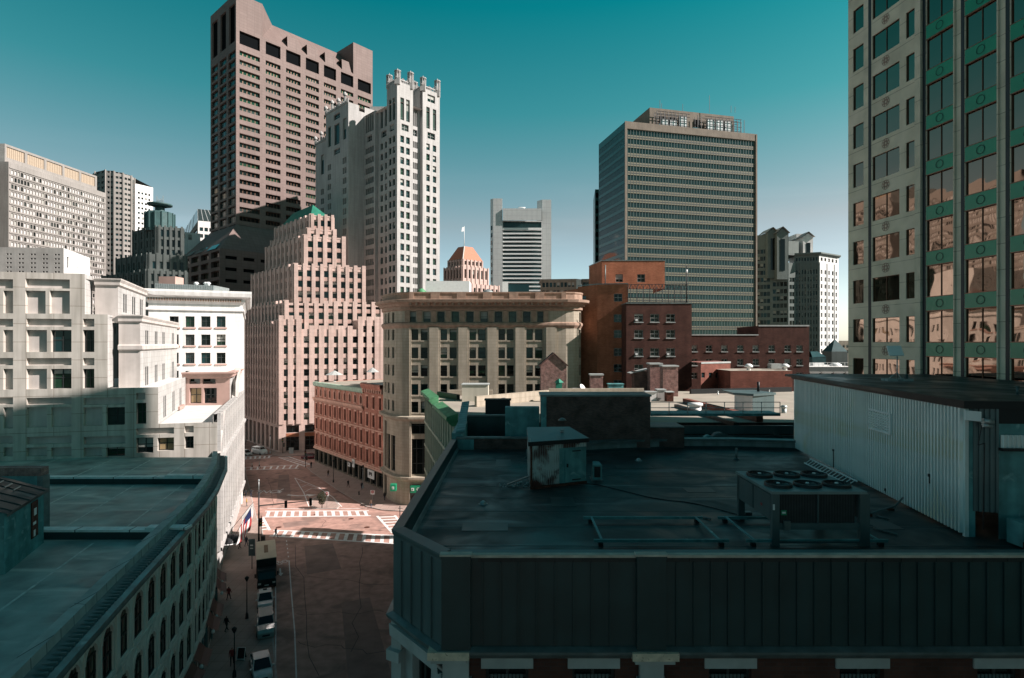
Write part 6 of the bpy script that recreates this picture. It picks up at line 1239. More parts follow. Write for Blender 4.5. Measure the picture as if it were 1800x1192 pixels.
    for x,y,w,h in ((-2.4,27,2.2,1.1),(2.2,31,1.3,1.9),(7.5,40.5,2.6,1.2),(15.8,31,1.4,2.4),(-1.2,41,1.1,2.6),(10.5,34,1.7,1.0),(17.6,27.2,1.2,1.6)): q=MB(); q.use(pm); q.box(x,x+w,y,y+h,RZ+.005,RZ+.016); q.build('roof_patch',b.root)
    # back parapet: curved low wall with zinc capping
    pts=[(4.6,46.4),(9,47.6),(14,48.6),(19,48.5),(24.2,47.6)]; m=b.mb('back_parapet',surf('block_wall_zinc',(.20,.25,.25),.6,.25,1.2,.4,.4,.1,pat=('grid',1.1,.38,.012,(.12,.15,.15)),c2=(.17,.22,.22))); sweep(m,pts,[(0,RZ-.3),(0,RZ+.75)]); m.use(M_flash); sweep(m,pts,[(.12,RZ+.62),(.14,RZ+.78),(-.3,RZ+.86),(-.3,RZ-2)])
    m.use(M_clad); sweep(m,pts,[(.4,RZ+.004),(.05,RZ+.16)])
    # left end: brick parapet with teal coping over a sunken light well
    m=b.mb('back_parapet',M_blackbrick); m.box(-4.55,1.6,47.8,48.15,RZ-.1,24.0); m.use(M_flash); m.box(-4.7,1.7,47.7,48.25,24.0,24.14); m.use(M_teal); m.box(-4.55,-3.2,47.74,47.8,RZ,23.95)
    m=b.mb('well_wall',M_clad); m.box(-4.4,2.4,55.6,56.0,14,24.9); m.use(M_flash); m.box(-4.4,1.4,55.5,56.05,24.9,25.03); m=b.mb('well_wall',M_teal); m.obox((-5.1,48.2,20),(.9,0,0),(-.2,9.6,0),(0,0,4.4)); m.obox((-4.75,48.2,24.4),(.75,0,.1),(-.35,9.8,1.5),(0,0,.15))
    for i in range(14): m.obox((-4.75-.025*i,48.3+.7*i,24.55+.107*i),(.75,0,.1),(0,.09,0),(0,0,.05))
    b.done(sub=True)
    t=thing('brick_bulkhead','long sooty brick bulkhead with a teal edge at the back of the dark roof','bulkhead',V(6,48,RZ)); d=47.9; p,q=pt(953,d),pt(1143,d); z1=zz(697,d); m=MB(); m.use(M_blackbrick); m.prism([p,q,(q[0],q[1]+3),(p[0],p[1]+3)],RZ-.3,z1); m.prism([(q[0],q[1]+.4),(pt(1203,d+.4)[0],d+.4),(pt(1203,d+.4)[0],d+3),(q[0],q[1]+3)],RZ-.3,zz(753,d)); m.build('brickwork',t); m=MB(); m.use(M_flash); m.box(p[0]-.15,q[0]+.1,d-.1,d+3.1,z1,z1+.14); m.box(q[0],pt(1203,d)[0]+.1,d+.3,d+3,zz(753,d),zz(753,d)+.1); m.build('coping',t); m=MB(); m.use(M_teal); m.box(p[0]-.1,p[0]+.36,d-.06,d+.1,RZ,z1); m.build('corner_strip',t); m=MB(); m.use(M_teal); m.obox((-.6,50,22),(3.0,0,0),(0,1.0,0),(0,0,4.4)); m.build('side_duct',t)
    for i,(x,y,s,lab) in enumerate(((1247,768,.8,'teal rooftop blower with a curved hood behind the low parapet'),(1266,770,1.3,'dark round ducted blower beside the teal one'))):
        e=V(*pt(x,50.5),zz(778,50.5)-.5); t=thing('duct_blower',lab,'blower',e,'blowers behind the back parapet'); m=MB(); m.use(M_teal if i==0 else M_clad2); m.box(e.x-s*.5,e.x+s*.5,e.y,e.y+.8,22.6,e.z+.6); m.build('casing',t); m=MB(); m.use(M_teal if i==0 else M_clad2); m.tube((e.x,e.y-.1,e.z+.7),(e.x,e.y+.7,e.z+.7),s*.52,14); m.build('hood',t)
near_block()
def corrugated(m,A,B,z0,z1,pitch,dep,mats=None):
    A=V(*A[:2]); B=V(*B[:2]); L=(B-A).length; U=(B-A)/L; N=V(U.y,-U.x); n=int(L/pitch); prof=[(0,0),(.40,0),(.5,dep),(.94,dep),(1,0)]
    for i in range(n):
        for (u0,o0),(u1,o1) in zip(prof,prof[1:]):
            p=A+U*(L*(i+u0)/n)+N*o0; q=A+U*(L*(i+u1)/n)+N*o1; za=z0(p) if callable(z0) else z0; m.poly([(p.x,p.y,za),(q.x,q.y,za),(q.x,q.y,z1),(p.x,p.y,z1)])
def roof_shed():
    t=thing('stair_shed','small rusty corrugated stair shed with a battered teal door on the dark roof','shed',V(3,35.5,RZ))
    A=V(1.15,34.8); B=V(4.72,36.3); A0=V(1.08,38.3); U=(B-A).normalized(); N=V(U.y,-U.x); L=(B-A).length; zt=26.0
    m=MB(); m.use(M_corrust); corrugated(m,A,A+U*(L*.50),RZ+.15,zt,.115,.045); m.use(M_corrust); corrugated(m,A+U*(L*.5),B,RZ+2.35,zt,.115,.045); m.use(M_teal)
    a=A+U*(L*.5)+N*.02; c=B+N*.02; m.poly([(a.x,a.y,RZ+.1),(c.x,c.y,RZ+.1),(c.x,c.y,RZ+2.35),(a.x,a.y,RZ+2.35)]); m.use(M_corrust); corrugated(m,A0,A,RZ+.1,zt+.1,.2,.05); m.poly([(B.x,B.y,RZ),(3.85,38.5,RZ),(3.85,38.5,zt),(B.x,B.y,zt)]); m.build('wall',t)
    m=MB(); m.use(M_rust); p=A+N*.06; m.obox((p.x-.06,p.y,RZ),U*.12,N*.05,(0,0,zt-RZ)); m.obox((A.x,A.y,RZ-.02),U*L,N*.14,(0,0,.18)); m.build('rusty_trim',t)
    m=MB(); m.use(M_clad2); q=[V(.98,34.6),V(4.9,36.1),V(3.9,38.7),V(1.0,38.5)]
    m.poly([(q[0].x,q[0].y,zt),(q[1].x,q[1].y,zt),(q[2].x,q[2].y,zt+.35),(q[3].x,q[3].y,zt+.35)]); m.use(M_black); m.poly([(q[0].x,q[0].y,zt-.26),(q[1].x,q[1].y,zt-.26),(q[1].x,q[1].y,zt),(q[0].x,q[0].y,zt)]); m.poly([(q[3].x,q[3].y,zt+.1),(q[0].x,q[0].y,zt-.26),(q[0].x,q[0].y,zt),(q[3].x,q[3].y,zt+.35)]); m.poly([(q[1].x,q[1].y,zt-.26),(q[2].x,q[2].y,zt+.1),(q[2].x,q[2].y,zt+.35),(q[1].x,q[1].y,zt)]); m.build('roof',t)
    d=MB(); d.use(M_teal); p=A+U*(L*.60)+N*.05; d.obox((p.x,p.y,RZ+.22),U*1.15,N*.05,(0,0,2.02)); dd=d.build('door',t); d=MB(); d.use(M_black)
    for z in (.3,2.1): g=p+U*.5+N*.055; d.obox((g.x,g.y,RZ+z),U*.6,N*.03,(0,0,.07))
    g=p+U*.1+N*.055; d.obox((g.x,g.y,RZ+1.15),U*.1,N*.05,(0,0,.22)); d.build('door_fitting',dd)
    m=MB(); m.use(M_flash); g=V(3.3,37.4); m.tube((g.x,g.y,zt+.3),(g.x,g.y,zt+.355),.14,10); m.tube((g.x,g.y,zt+.95),(g.x,g.y,zt+1.1),.3,10,.12); m.build('flue',t)
    g=V(5.55,37.0); t=thing('roof_vent','small teal angled roof vent standing right of the stair shed','vent',V(g.x,g.y,RZ)); m=MB(); m.use(M_teal); m.poly([(g.x-.3,g.y,RZ),(g.x+.3,g.y,RZ),(g.x+.3,g.y,RZ+1.0),(g.x-.3,g.y,RZ+1.0)]); m.poly([(g.x-.3,g.y,RZ+1),(g.x+.3,g.y,RZ+1),(g.x+.2,g.y+.7,RZ+1.1),(g.x-.2,g.y+.7,RZ+1.1)]); m.poly([(g.x+.3,g.y,RZ),(g.x+.3,g.y+.8,RZ),(g.x+.2,g.y+.7,RZ+1.1),(g.x+.3,g.y,RZ+1)]); m.poly([(g.x-.3,g.y+.8,RZ),(g.x-.3,g.y,RZ),(g.x-.3,g.y,RZ+1),(g.x-.2,g.y+.7,RZ+1.1)]); m.build('hood',t); m=MB(); m.use(M_black); m.box(g.x-.2,g.x+.2,g.y-.02,g.y,RZ+.2,RZ+.9); m.build('louvre',t); m=MB(); m.use(M_flash); m.box(g.x-.4,g.x+.4,g.y-.1,g.y+.9,RZ,RZ+.06); m.build('base',t)
    g=gnd(890,835,RZ); t=thing('scrap_pile','pile of grey rubble and a timber leaning against the stair shed','rubble',g); rr=random.Random(4)
    m=MB(); m.use(M_flash); m.obox((-.3,35.4,RZ+.05),(1.5,.3,.5),(0,.25,0),(0,0,.08)); m.build('timber',t)
    m=MB(); m.use(M_lint)
    for i in range(26): x=-.9+rr.random()*2.0; y=35.1+rr.random()*1.2; s=.04+rr.random()*.1; m.obox((x,y,RZ),(s,s*.4,0),(-s*.3,s,0),(0,0,s*.7))
    tag(m.build('rubble',t),kind='stuff')
roof_shed()
def roof_clutter():
    t=thing('roof_conduit','thin grey conduit run on small blocks from the chiller to the corrugated wall','conduit',V(18,29,RZ)); P=[(15.3,28.6,RZ+.16),(18.6,29.4,RZ+.16),(20.6,30.6,RZ+.16),(21.3,31.0,RZ+.5)]
    m=MB(); m.use(M_flash); m.path(P,.05,6); m.build('pipe',t)
    for x,y in ((16.4,28.85),(18.4,29.35),(20.2,30.35)): m=MB(); m.use(M_rust); m.box(x-.14,x+.14,y-.1,y+.1,RZ,RZ+.11); m.build('support_block',t)
    t=thing('cable_run','slack black cable lying across the dark roof behind the empty frame','cable',V(6,33,RZ)); m=MB(); m.use(M_black); rr=random.Random(2); pts=[(4.7+i*.62,36.0-i*.55+.35*math.sin(i*.9)+rr.uniform(-.08,.08),RZ+.03) for i in range(13)]; m.path(pts,.028,5); m.build('cable',t); m=MB(); m.use(M_flash); m.box(12.0,12.35,29.25,29.55,RZ,RZ+.22); m.build('connector_box',t)
    for i,(x,y,lab) in enumerate(((-1.6,31.5,'round roof drain with a low cage near the long side parapet'),(9.6,43.2,'round roof drain with a low cage in front of the curved back parapet'))):
        t=thing('roof_drain',lab,'drain',V(x,y,RZ),'roof drains'); m=MB(); m.use(M_flash); m.lathe((x,y,RZ),[(.3,0),(.28,.03),(.2,.035)],14); m.build('flange',t); m=MB(); m.use(M_steel); m.lathe((x,y,RZ+.03),[(.17,0),(.16,.1),(.06,.17)],10); m.build('cage',t)
    for i,(x,y,h,lab) in enumerate(((1.2,44.2,.7,'short pipe vent in front of the brick bulkhead'),(17.2,43.6,.9,'taller pipe vent near the far end of the corrugated wall'))):
        t=thing('pipe_vent',lab,'vent pipe',V(x,y,RZ),'pipe vents on the dark roof'); m=MB(); m.use(M_flash); m.tube((x,y,RZ),(x,y,RZ+h),.08,10); m.build('pipe',t); m=MB(); m.use(M_clad); m.lathe((x,y,RZ),[(.28,0),(.24,.05),(.1,.14)],12); m.build('boot',t)
roof_clutter()
def chiller():
    x0,x1,y0,y1=11.42,15.5,24.95,28.9; zt=25.52; t=thing('rooftop_chiller','large grey six fan chiller on posts at the front of the dark roof','chiller',V(13.4,27,RZ))
    m=MB(); m.use(M_chill); m.box(x0+.05,x0+.1,y0+.15,y1-.15,RZ+1.15,zt-.15)
    for y in (y0+.1,(y0+y1)/2): m.box(x0,x0+.06,y+.08,y+1.85,RZ+1.1,zt-.2)
    m.build('side_panel',t); m=MB(); m.use(M_chill); m.box(x1-.1,x1-.05,y0+.15,y1-.15,RZ+1.15,zt-.15); m.build('side_panel',t); m=MB(); m.use(M_coil); m.box(x0+.35,x1-.4,y0+.12,y0+.16,RZ+1.0,zt-.15); m.build('coil',t); m=MB(); m.use(M_chill); m.box(x0+.1,x1-.1,y0+.05,y0+.11,RZ+.72,RZ+1.0); m.box(x0+.1,x1-.1,y0+.05,y0+.2,RZ+.12,RZ+.2); m.box((x0+x1)/2-.03,(x0+x1)/2+.03,y0+.06,y0+.11,RZ+1.0,zt-.15); m.build('rail',t)
    for x in (x0,x1-.22): 
        for y in (y0,y1-.22): m=MB(); m.use(M_chill); m.box(x,x+(.32 if x==x0 else .42),y,y+.22,RZ,zt-.12); m.build('post',t)
    m=MB(); m.use(M_chtop); m.box(x0-.05,x1+.05,y0-.05,y1+.05,zt-.12,zt); tp=m.build('top',t)
    for i in range(3):
        for j in range(2):
            cx=x0+.72+1.33*i; cy=y0+1.0+1.95*j; m=MB(); m.use(M_black); m.lathe((cx,cy,zt),[(.60,.0),(.60,.13),(.54,.14),(.54,.03)],22); m.lathe((cx,cy,zt+.012),[(.53,0),(.53,.004)],22,False); f=m.build('fan',tp); m=MB(); m.use(M_chill)
            for k in range(5): a=k*1.2566+.4*i; m.poly([(cx+.1*math.cos(a),cy+.1*math.sin(a),zt+.05),(cx+.5*math.cos(a-.28),cy+.5*math.sin(a-.28),zt+.04),(cx+.5*math.cos(a+.22),cy+.5*math.sin(a+.22),zt+.1),(cx+.1*math.cos(a+.6),cy+.1*math.sin(a+.6),zt+.09)])
            m.use(M_black)
            for r in (.2,.34,.47): 
                for k in range(18): a=k*math.pi/9; m.tube((cx+r*math.cos(a),cy+r*math.sin(a),zt+.145),(cx+r*math.cos(a+math.pi/9),cy+r*math.sin(a+math.pi/9),zt+.145),.007,3,None,False)
            m.use(M_whitem); m.lathe((cx,cy,zt+.1),[(.09,0),(.07,.05)],8); m.build('blade',f)
    m=MB(); m.use(M_signg); m.box(x0+.42,x0+.66,y0+.08,y0+.115,RZ+1.35,RZ+1.56); m.use(M_sign); m.box(x0+.46,x0+.62,y0+.07,y0+.079,RZ+1.42,RZ+1.5); m.build('green_plate',t); m=MB(); m.use(M_flash); m.box(x0+.5,x0+.78,y0-.05,y0+.1,RZ+.7,RZ+1.12); m.box(x0+.53,x0+.75,y0-.06,y0-.05,RZ+.75,RZ+1.07); m.build('switch_box',t); m=MB(); m.use(M_sign); m.box(x0+.02,x0+.1,y0-.02,y0+.0,RZ+1.6,RZ+1.85); m.build('label_plate',t); m=MB(); m.use(M_red); m.box(x0-.012,x0-.003,y0+1.0,y0+1.18,RZ+1.5,RZ+1.62); m.build('warning_mark',t)
    def skid(nm,lab,xa,xb,ya,yb):
        t=thing('equipment_skid',lab,'frame',V((xa+xb)/2,(ya+yb)/2,RZ),'low steel equipment frames')
        for p,q,w in (((xa-.35,yb),(xb+.3,yb),.08),((xa-.3,ya),(xb+.35,ya),.08)): m=MB(); m.use(M_teal); m.box(p[0],q[0],p[1],p[1]+w,RZ+.24,RZ+.29); m.box(p[0],q[0],p[1]+w*.4,p[1]+w*.6,RZ+.15,RZ+.24); m.build('cross_beam',t)
        for x in (xa,xb-.12): m=MB(); m.use(M_teal); m.box(x,x+.1,ya+.1,yb,RZ+.24,RZ+.295); m.build('side_beam',t)
        for x in (xa,xb):
            for y in (ya,yb): m=MB(); m.use(M_black); m.box(x-.1,x+.1,y-.08,y+.12,RZ,RZ+.15); m.build('foot',t)
    skid('f','empty low steel frame on the dark roof left of the chiller',3.9,9.2,25.0,28.3); skid('g','low steel frame carrying the big chiller',10.6,16.2,25.0,28.3)
    for i,(x,y,l,r,lab) in enumerate(((1241,912,.5,.6,'short steel bar left on the roof between the two frames'),(1292,914,.5,.7,'short steel bar left beside the chiller post'),(1556,936,.9,.5,'short grey pipe left on the roof near the corrugated wall'),(1552,912,.5,.4,'small scatter bar near the corrugated wall bottom'))): 
        e=gnd(x,y,RZ); t=thing('loose_bar',lab,'bar',e,'loose bars on the dark roof'); m=MB(); m.use(M_flash); m.tube((e.x-l*.3,e.y+l*.5,RZ+.06),(e.x+l*.3,e.y-l*.5,RZ+.06),.045,6); m.build('rod',t); m=MB(); m.use(M_clad2); m.box(e.x-.06,e.x+.06,e.y-.06,e.y+.06,RZ,RZ+.05); m.build('chock',t)
chiller()
def big_shed():
    t=thing('corrugated_penthouse','long corrugated steel penthouse with a dark flat roof on the right','penthouse',V(22,36,RZ)); A=(23.95,47.9); B=(20.92,26.3); zt=29.15
    m=MB(); m.use(M_corr); corrugated(m,A,B,RZ+.15,zt,.27,.2)
    Dd=V(1,-.0); Cc=(22.15,25.9); m.use(surf('corrugated_dark',(.12,.17,.175),.5,.2,.6,.4,.5,.3)); corrugated(m,B,Cc,RZ+1.2,zt,.2,.06); m.build('wall',t)
    m=MB(); m.use(M_teal); m.poly([(*Cc,RZ),(34,25.2,RZ),(34,25.2,zt-.8),(*Cc,zt-.8)]); m.use(M_black); m.poly([(*Cc,zt-.8),(34,25.2,zt-.8),(34,25.2,zt),(*Cc,zt)]); m.use(M_corr); corrugated(m,(Cc[0]+.05,Cc[1]-.06),(30,25.3),zt-1.9,zt-1.3,.2,.06); m.build('end_wall',t); m=MB(); m.use(M_black); m.obox((22.1,25.6,zt-2.0),(9,-.6,0),(0,.3,0),(0,0,.12)); m.build('end_band',t)
    m=MB(); m.use(M_corr); m.box(B[0]-.05,B[0]+.12,B[1]-.1,B[1]+.06,RZ,zt); m.build('corner_trim',t); m=MB(); m.use(M_corr); m.box(A[0]-.16,A[0]+.1,A[1]-.1,A[1]+.1,RZ+.2,zt); m.build('corner_trim',t); m=MB(); m.use(M_teal); m.box(B[0]+.12,B[0]+.4,B[1]-.12,B[1]-.02,RZ,zt-.2); m.build('corner_board',t)
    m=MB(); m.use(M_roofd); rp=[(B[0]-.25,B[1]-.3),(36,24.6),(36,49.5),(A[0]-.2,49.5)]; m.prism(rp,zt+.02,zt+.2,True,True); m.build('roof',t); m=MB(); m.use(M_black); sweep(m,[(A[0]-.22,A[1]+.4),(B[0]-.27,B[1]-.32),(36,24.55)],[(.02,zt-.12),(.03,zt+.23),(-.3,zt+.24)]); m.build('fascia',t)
    U=(V(*B)-V(*A)).normalized(); N=V(U.y,-U.x); u0,u1=ux(A,B,1534),ux(A,B,1574); m=MB(); m.use(M_whitem); z0,z1=zz(757,34),zz(721,34); p=V(*A)+U*u0+N*.14; W=u1-u0
    for (a,w,z,h) in ((0,.1,z0,z1-z0),(W-.1,.1,z0,z1-z0),(.1,W-.2,z0,.1),(.1,W-.2,z1-.1,.1)): q=p+U*a; m.obox((q.x,q.y,z),U*w,N*.14,(0,0,h))
    lv=m.build('louvre_frame',t); m=MB(); m.use(M_corr)
    for i in range(7): z=z0+.12+(z1-z0-.2)*i/7; q=p+U*.1; m.obox((q.x,q.y,z),U*(W-.2),N*.12+V(0,0,-.05),(0,0,.045))
    m.use(M_black); q=p+U*.1; m.obox((q.x,q.y,z0+.1),U*(W-.2),N*.012,(0,0,z1-z0-.2)); m.build('slat',lv)
    pc=MB(); pc.use(M_black)
    for x,y0,y1 in ((1470,793,822),(1641,838,850),(1563,863,866)): u=ux(A,B,x); q=V(*A)+U*u+N*.18; d=q.y; pc.tube((q.x,q.y,zz(y0,d)),(q.x,q.y,zz(y1,d)),.035,6); pc.obox((q.x-.06,q.y-.06,zz(y0,d)),(.12,0,0),(0,.12,0),(0,0,.14))
    pc.build('conduit',t)
    # floodlight at the corner
    t=thing('floodlight','white panel floodlight bracketed to the near corner of the corrugated penthouse','floodlight',V(20.7,26,28.6)); m=MB(); m.use(M_whitem); m.obox((20.62,25.85,28.52),(.58,-.16,-.04),(0,.1,-.0),(.0,0,.44)); m.build('panel',t); m=MB(); m.use(M_steel); m.tube((20.95,26.15,28.5),(21.5,25.7,28.45),.05); m.tube((21.3,25.75,28.5),(21.75,25.75,28.45),.13,8); m.tube((21.3,25.75,28.3),(21.7,25.75,28.25),.09,8); m.build('bracket',t); m=MB(); m.use(M_black); m.path([(21.3,25.8,28.3),(21.1,25.75,27.4),(21.35,25.7,27.5),(21.3,25.72,23.6)],.025,5); m.build('cable',t)
    # panel aerial on the roof
    z=zt+.2; d=40.5; e=V(*pt(1577,d),z); t=thing('panel_aerial','pale square panel aerial on a tripod on the penthouse roof','aerial',e); m=MB(); m.use(surf('panel_white',(.9,.9,.88),.4,.03,1.)); P=V(*pt(1563,d),zz(626,d)); m.obox(P,(.95,-.12,.02),(.0,-.05,.03),(.06,.42,.70)); m.build('panel',t); m=MB(); m.use(M_steel); m.tube(e,(e.x,e.y,zz(624,d)),.04,8); m.build('mast',t)
    for k in range(3): a=k*2.094+.5; m=MB(); m.use(M_steel); m.tube((e.x+.55*math.cos(a),e.y+.55*math.sin(a),z+.1),(e.x,e.y,z+.6),.03,6); m.build('leg',t)
    m=MB(); m.use(M_lint)
    for a,c in ((-.9,-.1),(.2,1.0)): 
        for k in range(2): m.box(e.x+a,e.x+c-.05,e.y-.35+.4*k,e.y-.0+.4*k,z,z+.16)
    m.build('ballast_block',t); m=MB(); m.use(M_chill); m.box(e.x+.35,e.x+.5,e.y-.4,e.y-.2,z+.16,z+.45); m.build('junction_box',t)
    e=V(26.3,29.6,z); t=thing('vent_pipe','small capped vent pipe near the right end of the penthouse roof','vent pipe',e); m=MB(); m.use(M_clad2); m.tube(e,e+V(0,0,.38),.06,8); m.build('pipe',t); m=MB(); m.use(M_clad2); m.tube(e+V(0,0,.38),e+V(0,0,.44),.1,8); m.build('cap',t)
    # ladder lying along the foot of the wall
    P=gnd(1418,810,RZ+.25); Q=gnd(1500,850,RZ+.25); t=thing('aluminium_ladder','white aluminium ladder lying along the foot of the corrugated wall','ladder',V(P.x,P.y,RZ)); D=(Q-P); n=V(-D.y,D.x).normalized()
    for s in (-.2,.2): m=MB(); m.use(M_whitem); o=n*s; m.obox(P+o+V(0,0,-.2 if s<0 else .1),D,n*.06,(0,0,.09)); m.build('rail',t)
    for i in range(15): m=MB(); m.use(M_whitem); c=P+D*((i+.5)/15); m.tube(c+n*-.2+V(0,0,-.15),c+n*.2+V(0,0,.14),.03,6); m.build('rung',t)
    # concrete ledge with a slanting pipe at the far right
    t=thing('equipment_plinth','stained teal plinth with a dark slanting brace at the right edge','plinth',V(23,24.6,RZ)); m=MB(); m.use(M_teal); m.box(22.0,34,24.5,25.3,RZ+.1,RZ+1.15); m.build('block',t); m=MB(); m.use(M_black); m.obox((22.7,24.3,RZ+1.05),(9,-.2,.1),(0,.5,0),(0,0,.12)); m.tube((22.75,24.35,RZ+1.0),(24.2,24.1,RZ+.05),.07,6); m.build('brace',t); m=MB(); m.use(M_rust); m.box(22,23.2,24.47,24.5,RZ+.1,RZ+.35); m.build('rust_stain',t)
big_shed()
# ================================================================== street life
STH=math.atan2(-1,.45)                      # traffic heading on this side: towards the camera
def loft(m,secs,caps=True):
    n=len(secs[0])
    for a,b in zip(secs,secs[1:]):
        for i in range(n-1): m.poly([a[i],b[i],b[i+1],a[i+1]])
    if caps: m.poly(secs[0][::-1]); m.poly(secs[-1])
def car_paint(n,c): 
    if n in MATS: return MATS[n]
    m=surf(n,c,.28,.04,1.,0,.5); m.node_tree.nodes['Principled BSDF'].inputs['Coat Weight'].default_value=.6; return m
M_tyre=flat('tyre',(.02,.02,.02),.85); M_rim=flat('rim',(.4,.41,.42),.35,.7); M_lampw=flat('lamp_lens',(.7,.7,.66),.15); M_lampr=flat('tail_lens',(.35,.02,.02),.2)
def car(name,label,cat,x,y,h,paint,L=4.5,W=1.8,H=1.48,kind='sedan',group='vehicles on the street',pos=None):
    # local frame: +x forward
    o=pos or gnd(x,y,0); t=thing(name,label,cat,V(o.x,o.y,0.006),group); t.rotation_euler=(0,0,h); w=W/2
    prof={'sedan':[(-.5,.42,.62),(-.47,.62,.86),(-.3,.66,.92),(.2,.66,.92),(.46,.55,.80),(.5,.40,.62)],
          'suv':[(-.5,.45,.80),(-.49,.7,.95),(-.3,.72,.97),(.22,.72,.97),(.46,.66,.86),(.5,.45,.72)],
          'van':[(-.5,.45,.85),(-.49,.8,1.0),(-.3,.82,1.0),(.30,.80,1.0),(.46,.66,.86),(.5,.45,.7)]}[kind]
    belt=H*.62
    body=MB(); body.use(paint); body.smooth=False; secs=[]
    for xf,zf,ww in prof:
        zt=zf*belt/.66*1.0; xx=xf*L; k=w*(.86+.14*min(1,(1-abs(xf*2))*6))
        secs.append([(xx,-k*.96,.22),(xx,-k,.45),(xx,-k,zt*.82),(xx,-k*.92,zt),(xx,0,zt+.03),(xx,k*.92,zt),(xx,k,zt*.82),(xx,k,.45),(xx,k*.96,.22)])
    loft(body,secs)
    tz=belt+.01; cab={'sedan':((-.40,-.20,.10,.30)),'suv':((-.48,-.42,.08,.27)),'van':((-.49,-.46,.22,.36))}[kind]
    r0,r1,f1,f0=[c*L for c in cab]; kw=w*.9; kt=w*.74
    body.poly([(r1,-kt,H),(f1,-kt,H),(f1,kt,H),(r1,kt,H)]); body.poly([(r1,-kt*.8,H+.025),(f1,-kt*.8,H+.025),(f1,kt*.8,H+.025),(r1,kt*.8,H+.025)]) if False else None
    for s in (-1,1):                                                 # pillars and window frames
        for (xa,xb) in ((r0,r1),(f0,f1)): body.tube((xa,s*kw,tz),(xb,s*kt,H-.02),.05,5)
        xm=(r1+f1)/2; body.tube((xm,s*kw,tz),(xm,s*kt,H-.02),.045,5); body.tube((r1,s*kt,H-.01),(f1,s*kt,H-.01),.045,5)
    ob=body.build('body',t,(0,0,0))
    g=MB(); g.use(G_black); e=.985
    g.poly([(f0,-kw*.93,tz),(f0,kw*.93,tz),(f1,kt*.93,H-.03),(f1,-kt*.93,H-.03)]); gw=g.build('windscreen',t,(0,0,0)); g=MB(); g.use(G_black); g.poly([(r0,kw*.93,tz),(r0,-kw*.93,tz),(r1,-kt*.93,H-.03),(r1,kt*.93,H-.03)]); g.build('rear_window',t,(0,0,0))
    for s in (-1,1):
        g=MB(); g.use(paint if kind=='van' and False else G_black); g.poly([(r0,s*kw*e,tz),(f0,s*kw*e,tz),(f1,s*kt*e,H-.02),(r1,s*kt*e,H-.02)]); g.build('side_window',t,(0,0,0))
        m=MB(); m.use(M_lampw); m.obox((L*.49-.06,s*w*.62-.16,.58),(.07,0,0),(0,.32,0),(0,0,.14)); m.build('headlight',t,(0,0,0)); m=MB(); m.use(M_lampr); m.obox((-L*.5-.01,s*w*.66-.15,.66),(.06,0,0),(0,.3,0),(0,0,.16)); m.build('tail_light',t,(0,0,0)); m=MB(); m.use(paint); m.obox((f0-.35,s*(w+.08)-.09,tz-.02),(.14,0,0),(0,.18,0),(0,0,.13)); m.build('wing_mirror',t,(0,0,0))
        for xw in (-L*.30,L*.31):
            m=MB(); m.use(M_tyre); m.tube((xw,s*(w-.2),.33),(xw,s*(w+.005),.33),.33,16); wh=m.build('wheel',t,(0,0,0)); m=MB(); m.use(M_rim); m.tube((xw,s*(w-.02),.33),(xw,s*(w+.015),.33),.2,10); m.build('rim',wh,(0,0,0))
    m=MB(); m.use(M_black); m.obox((L*.5-.05,-w*.4,.40),(.06,0,0),(0,w*.8,0),(0,0,.16)); m.obox((-L*.4,-w*.8,.16),(L*.8,0,0),(0,w*1.6,0),(0,0,.1)); m.build('grille',t,(0,0,0))
    return t
P_white=car_paint('white_paint',(.66,.67,.66)); P_silver=car_paint('silver_paint',(.42,.44,.44)); P_teal=car_paint('teal_grey_paint',(.30,.36,.35)); P_red=car_paint('dark_red_paint',(.12,.012,.02))
c=car('parked_car','white sedan facing the camera directly behind the box truck','car',466,1060,STH,P_white,4.6,1.82,1.46,'sedan'); m=MB(); m.use(M_black); m.obox((-.6,-.22,1.47),(.22,0,0),(0,.44,0),(0,0,.08)); m.build('roof_sign',c,(0,0,0))
car('parked_car','grey green estate car between the two white cars at the kerb','car',467,1107,STH,P_teal,4.9,1.9,1.72,'suv')
car('parked_car','white car nearest the camera at the foot of the street','car',459,1180,STH+.08,P_white,4.7,1.84,1.5,'sedan')
car('parked_car','small white car waiting at the far corner','car',432,800,STH+.55,P_white,4.3,1.75,1.45,'sedan'); car('parked_van','white van with a roof rack waiting beside the small white car','van',456,798,STH+.6,P_white,5.2,1.95,2.05,'van'); car('parked_car','dark red car crossing behind the brick row','car',545,806,.2,P_red,4.6,1.8,1.45,'sedan')
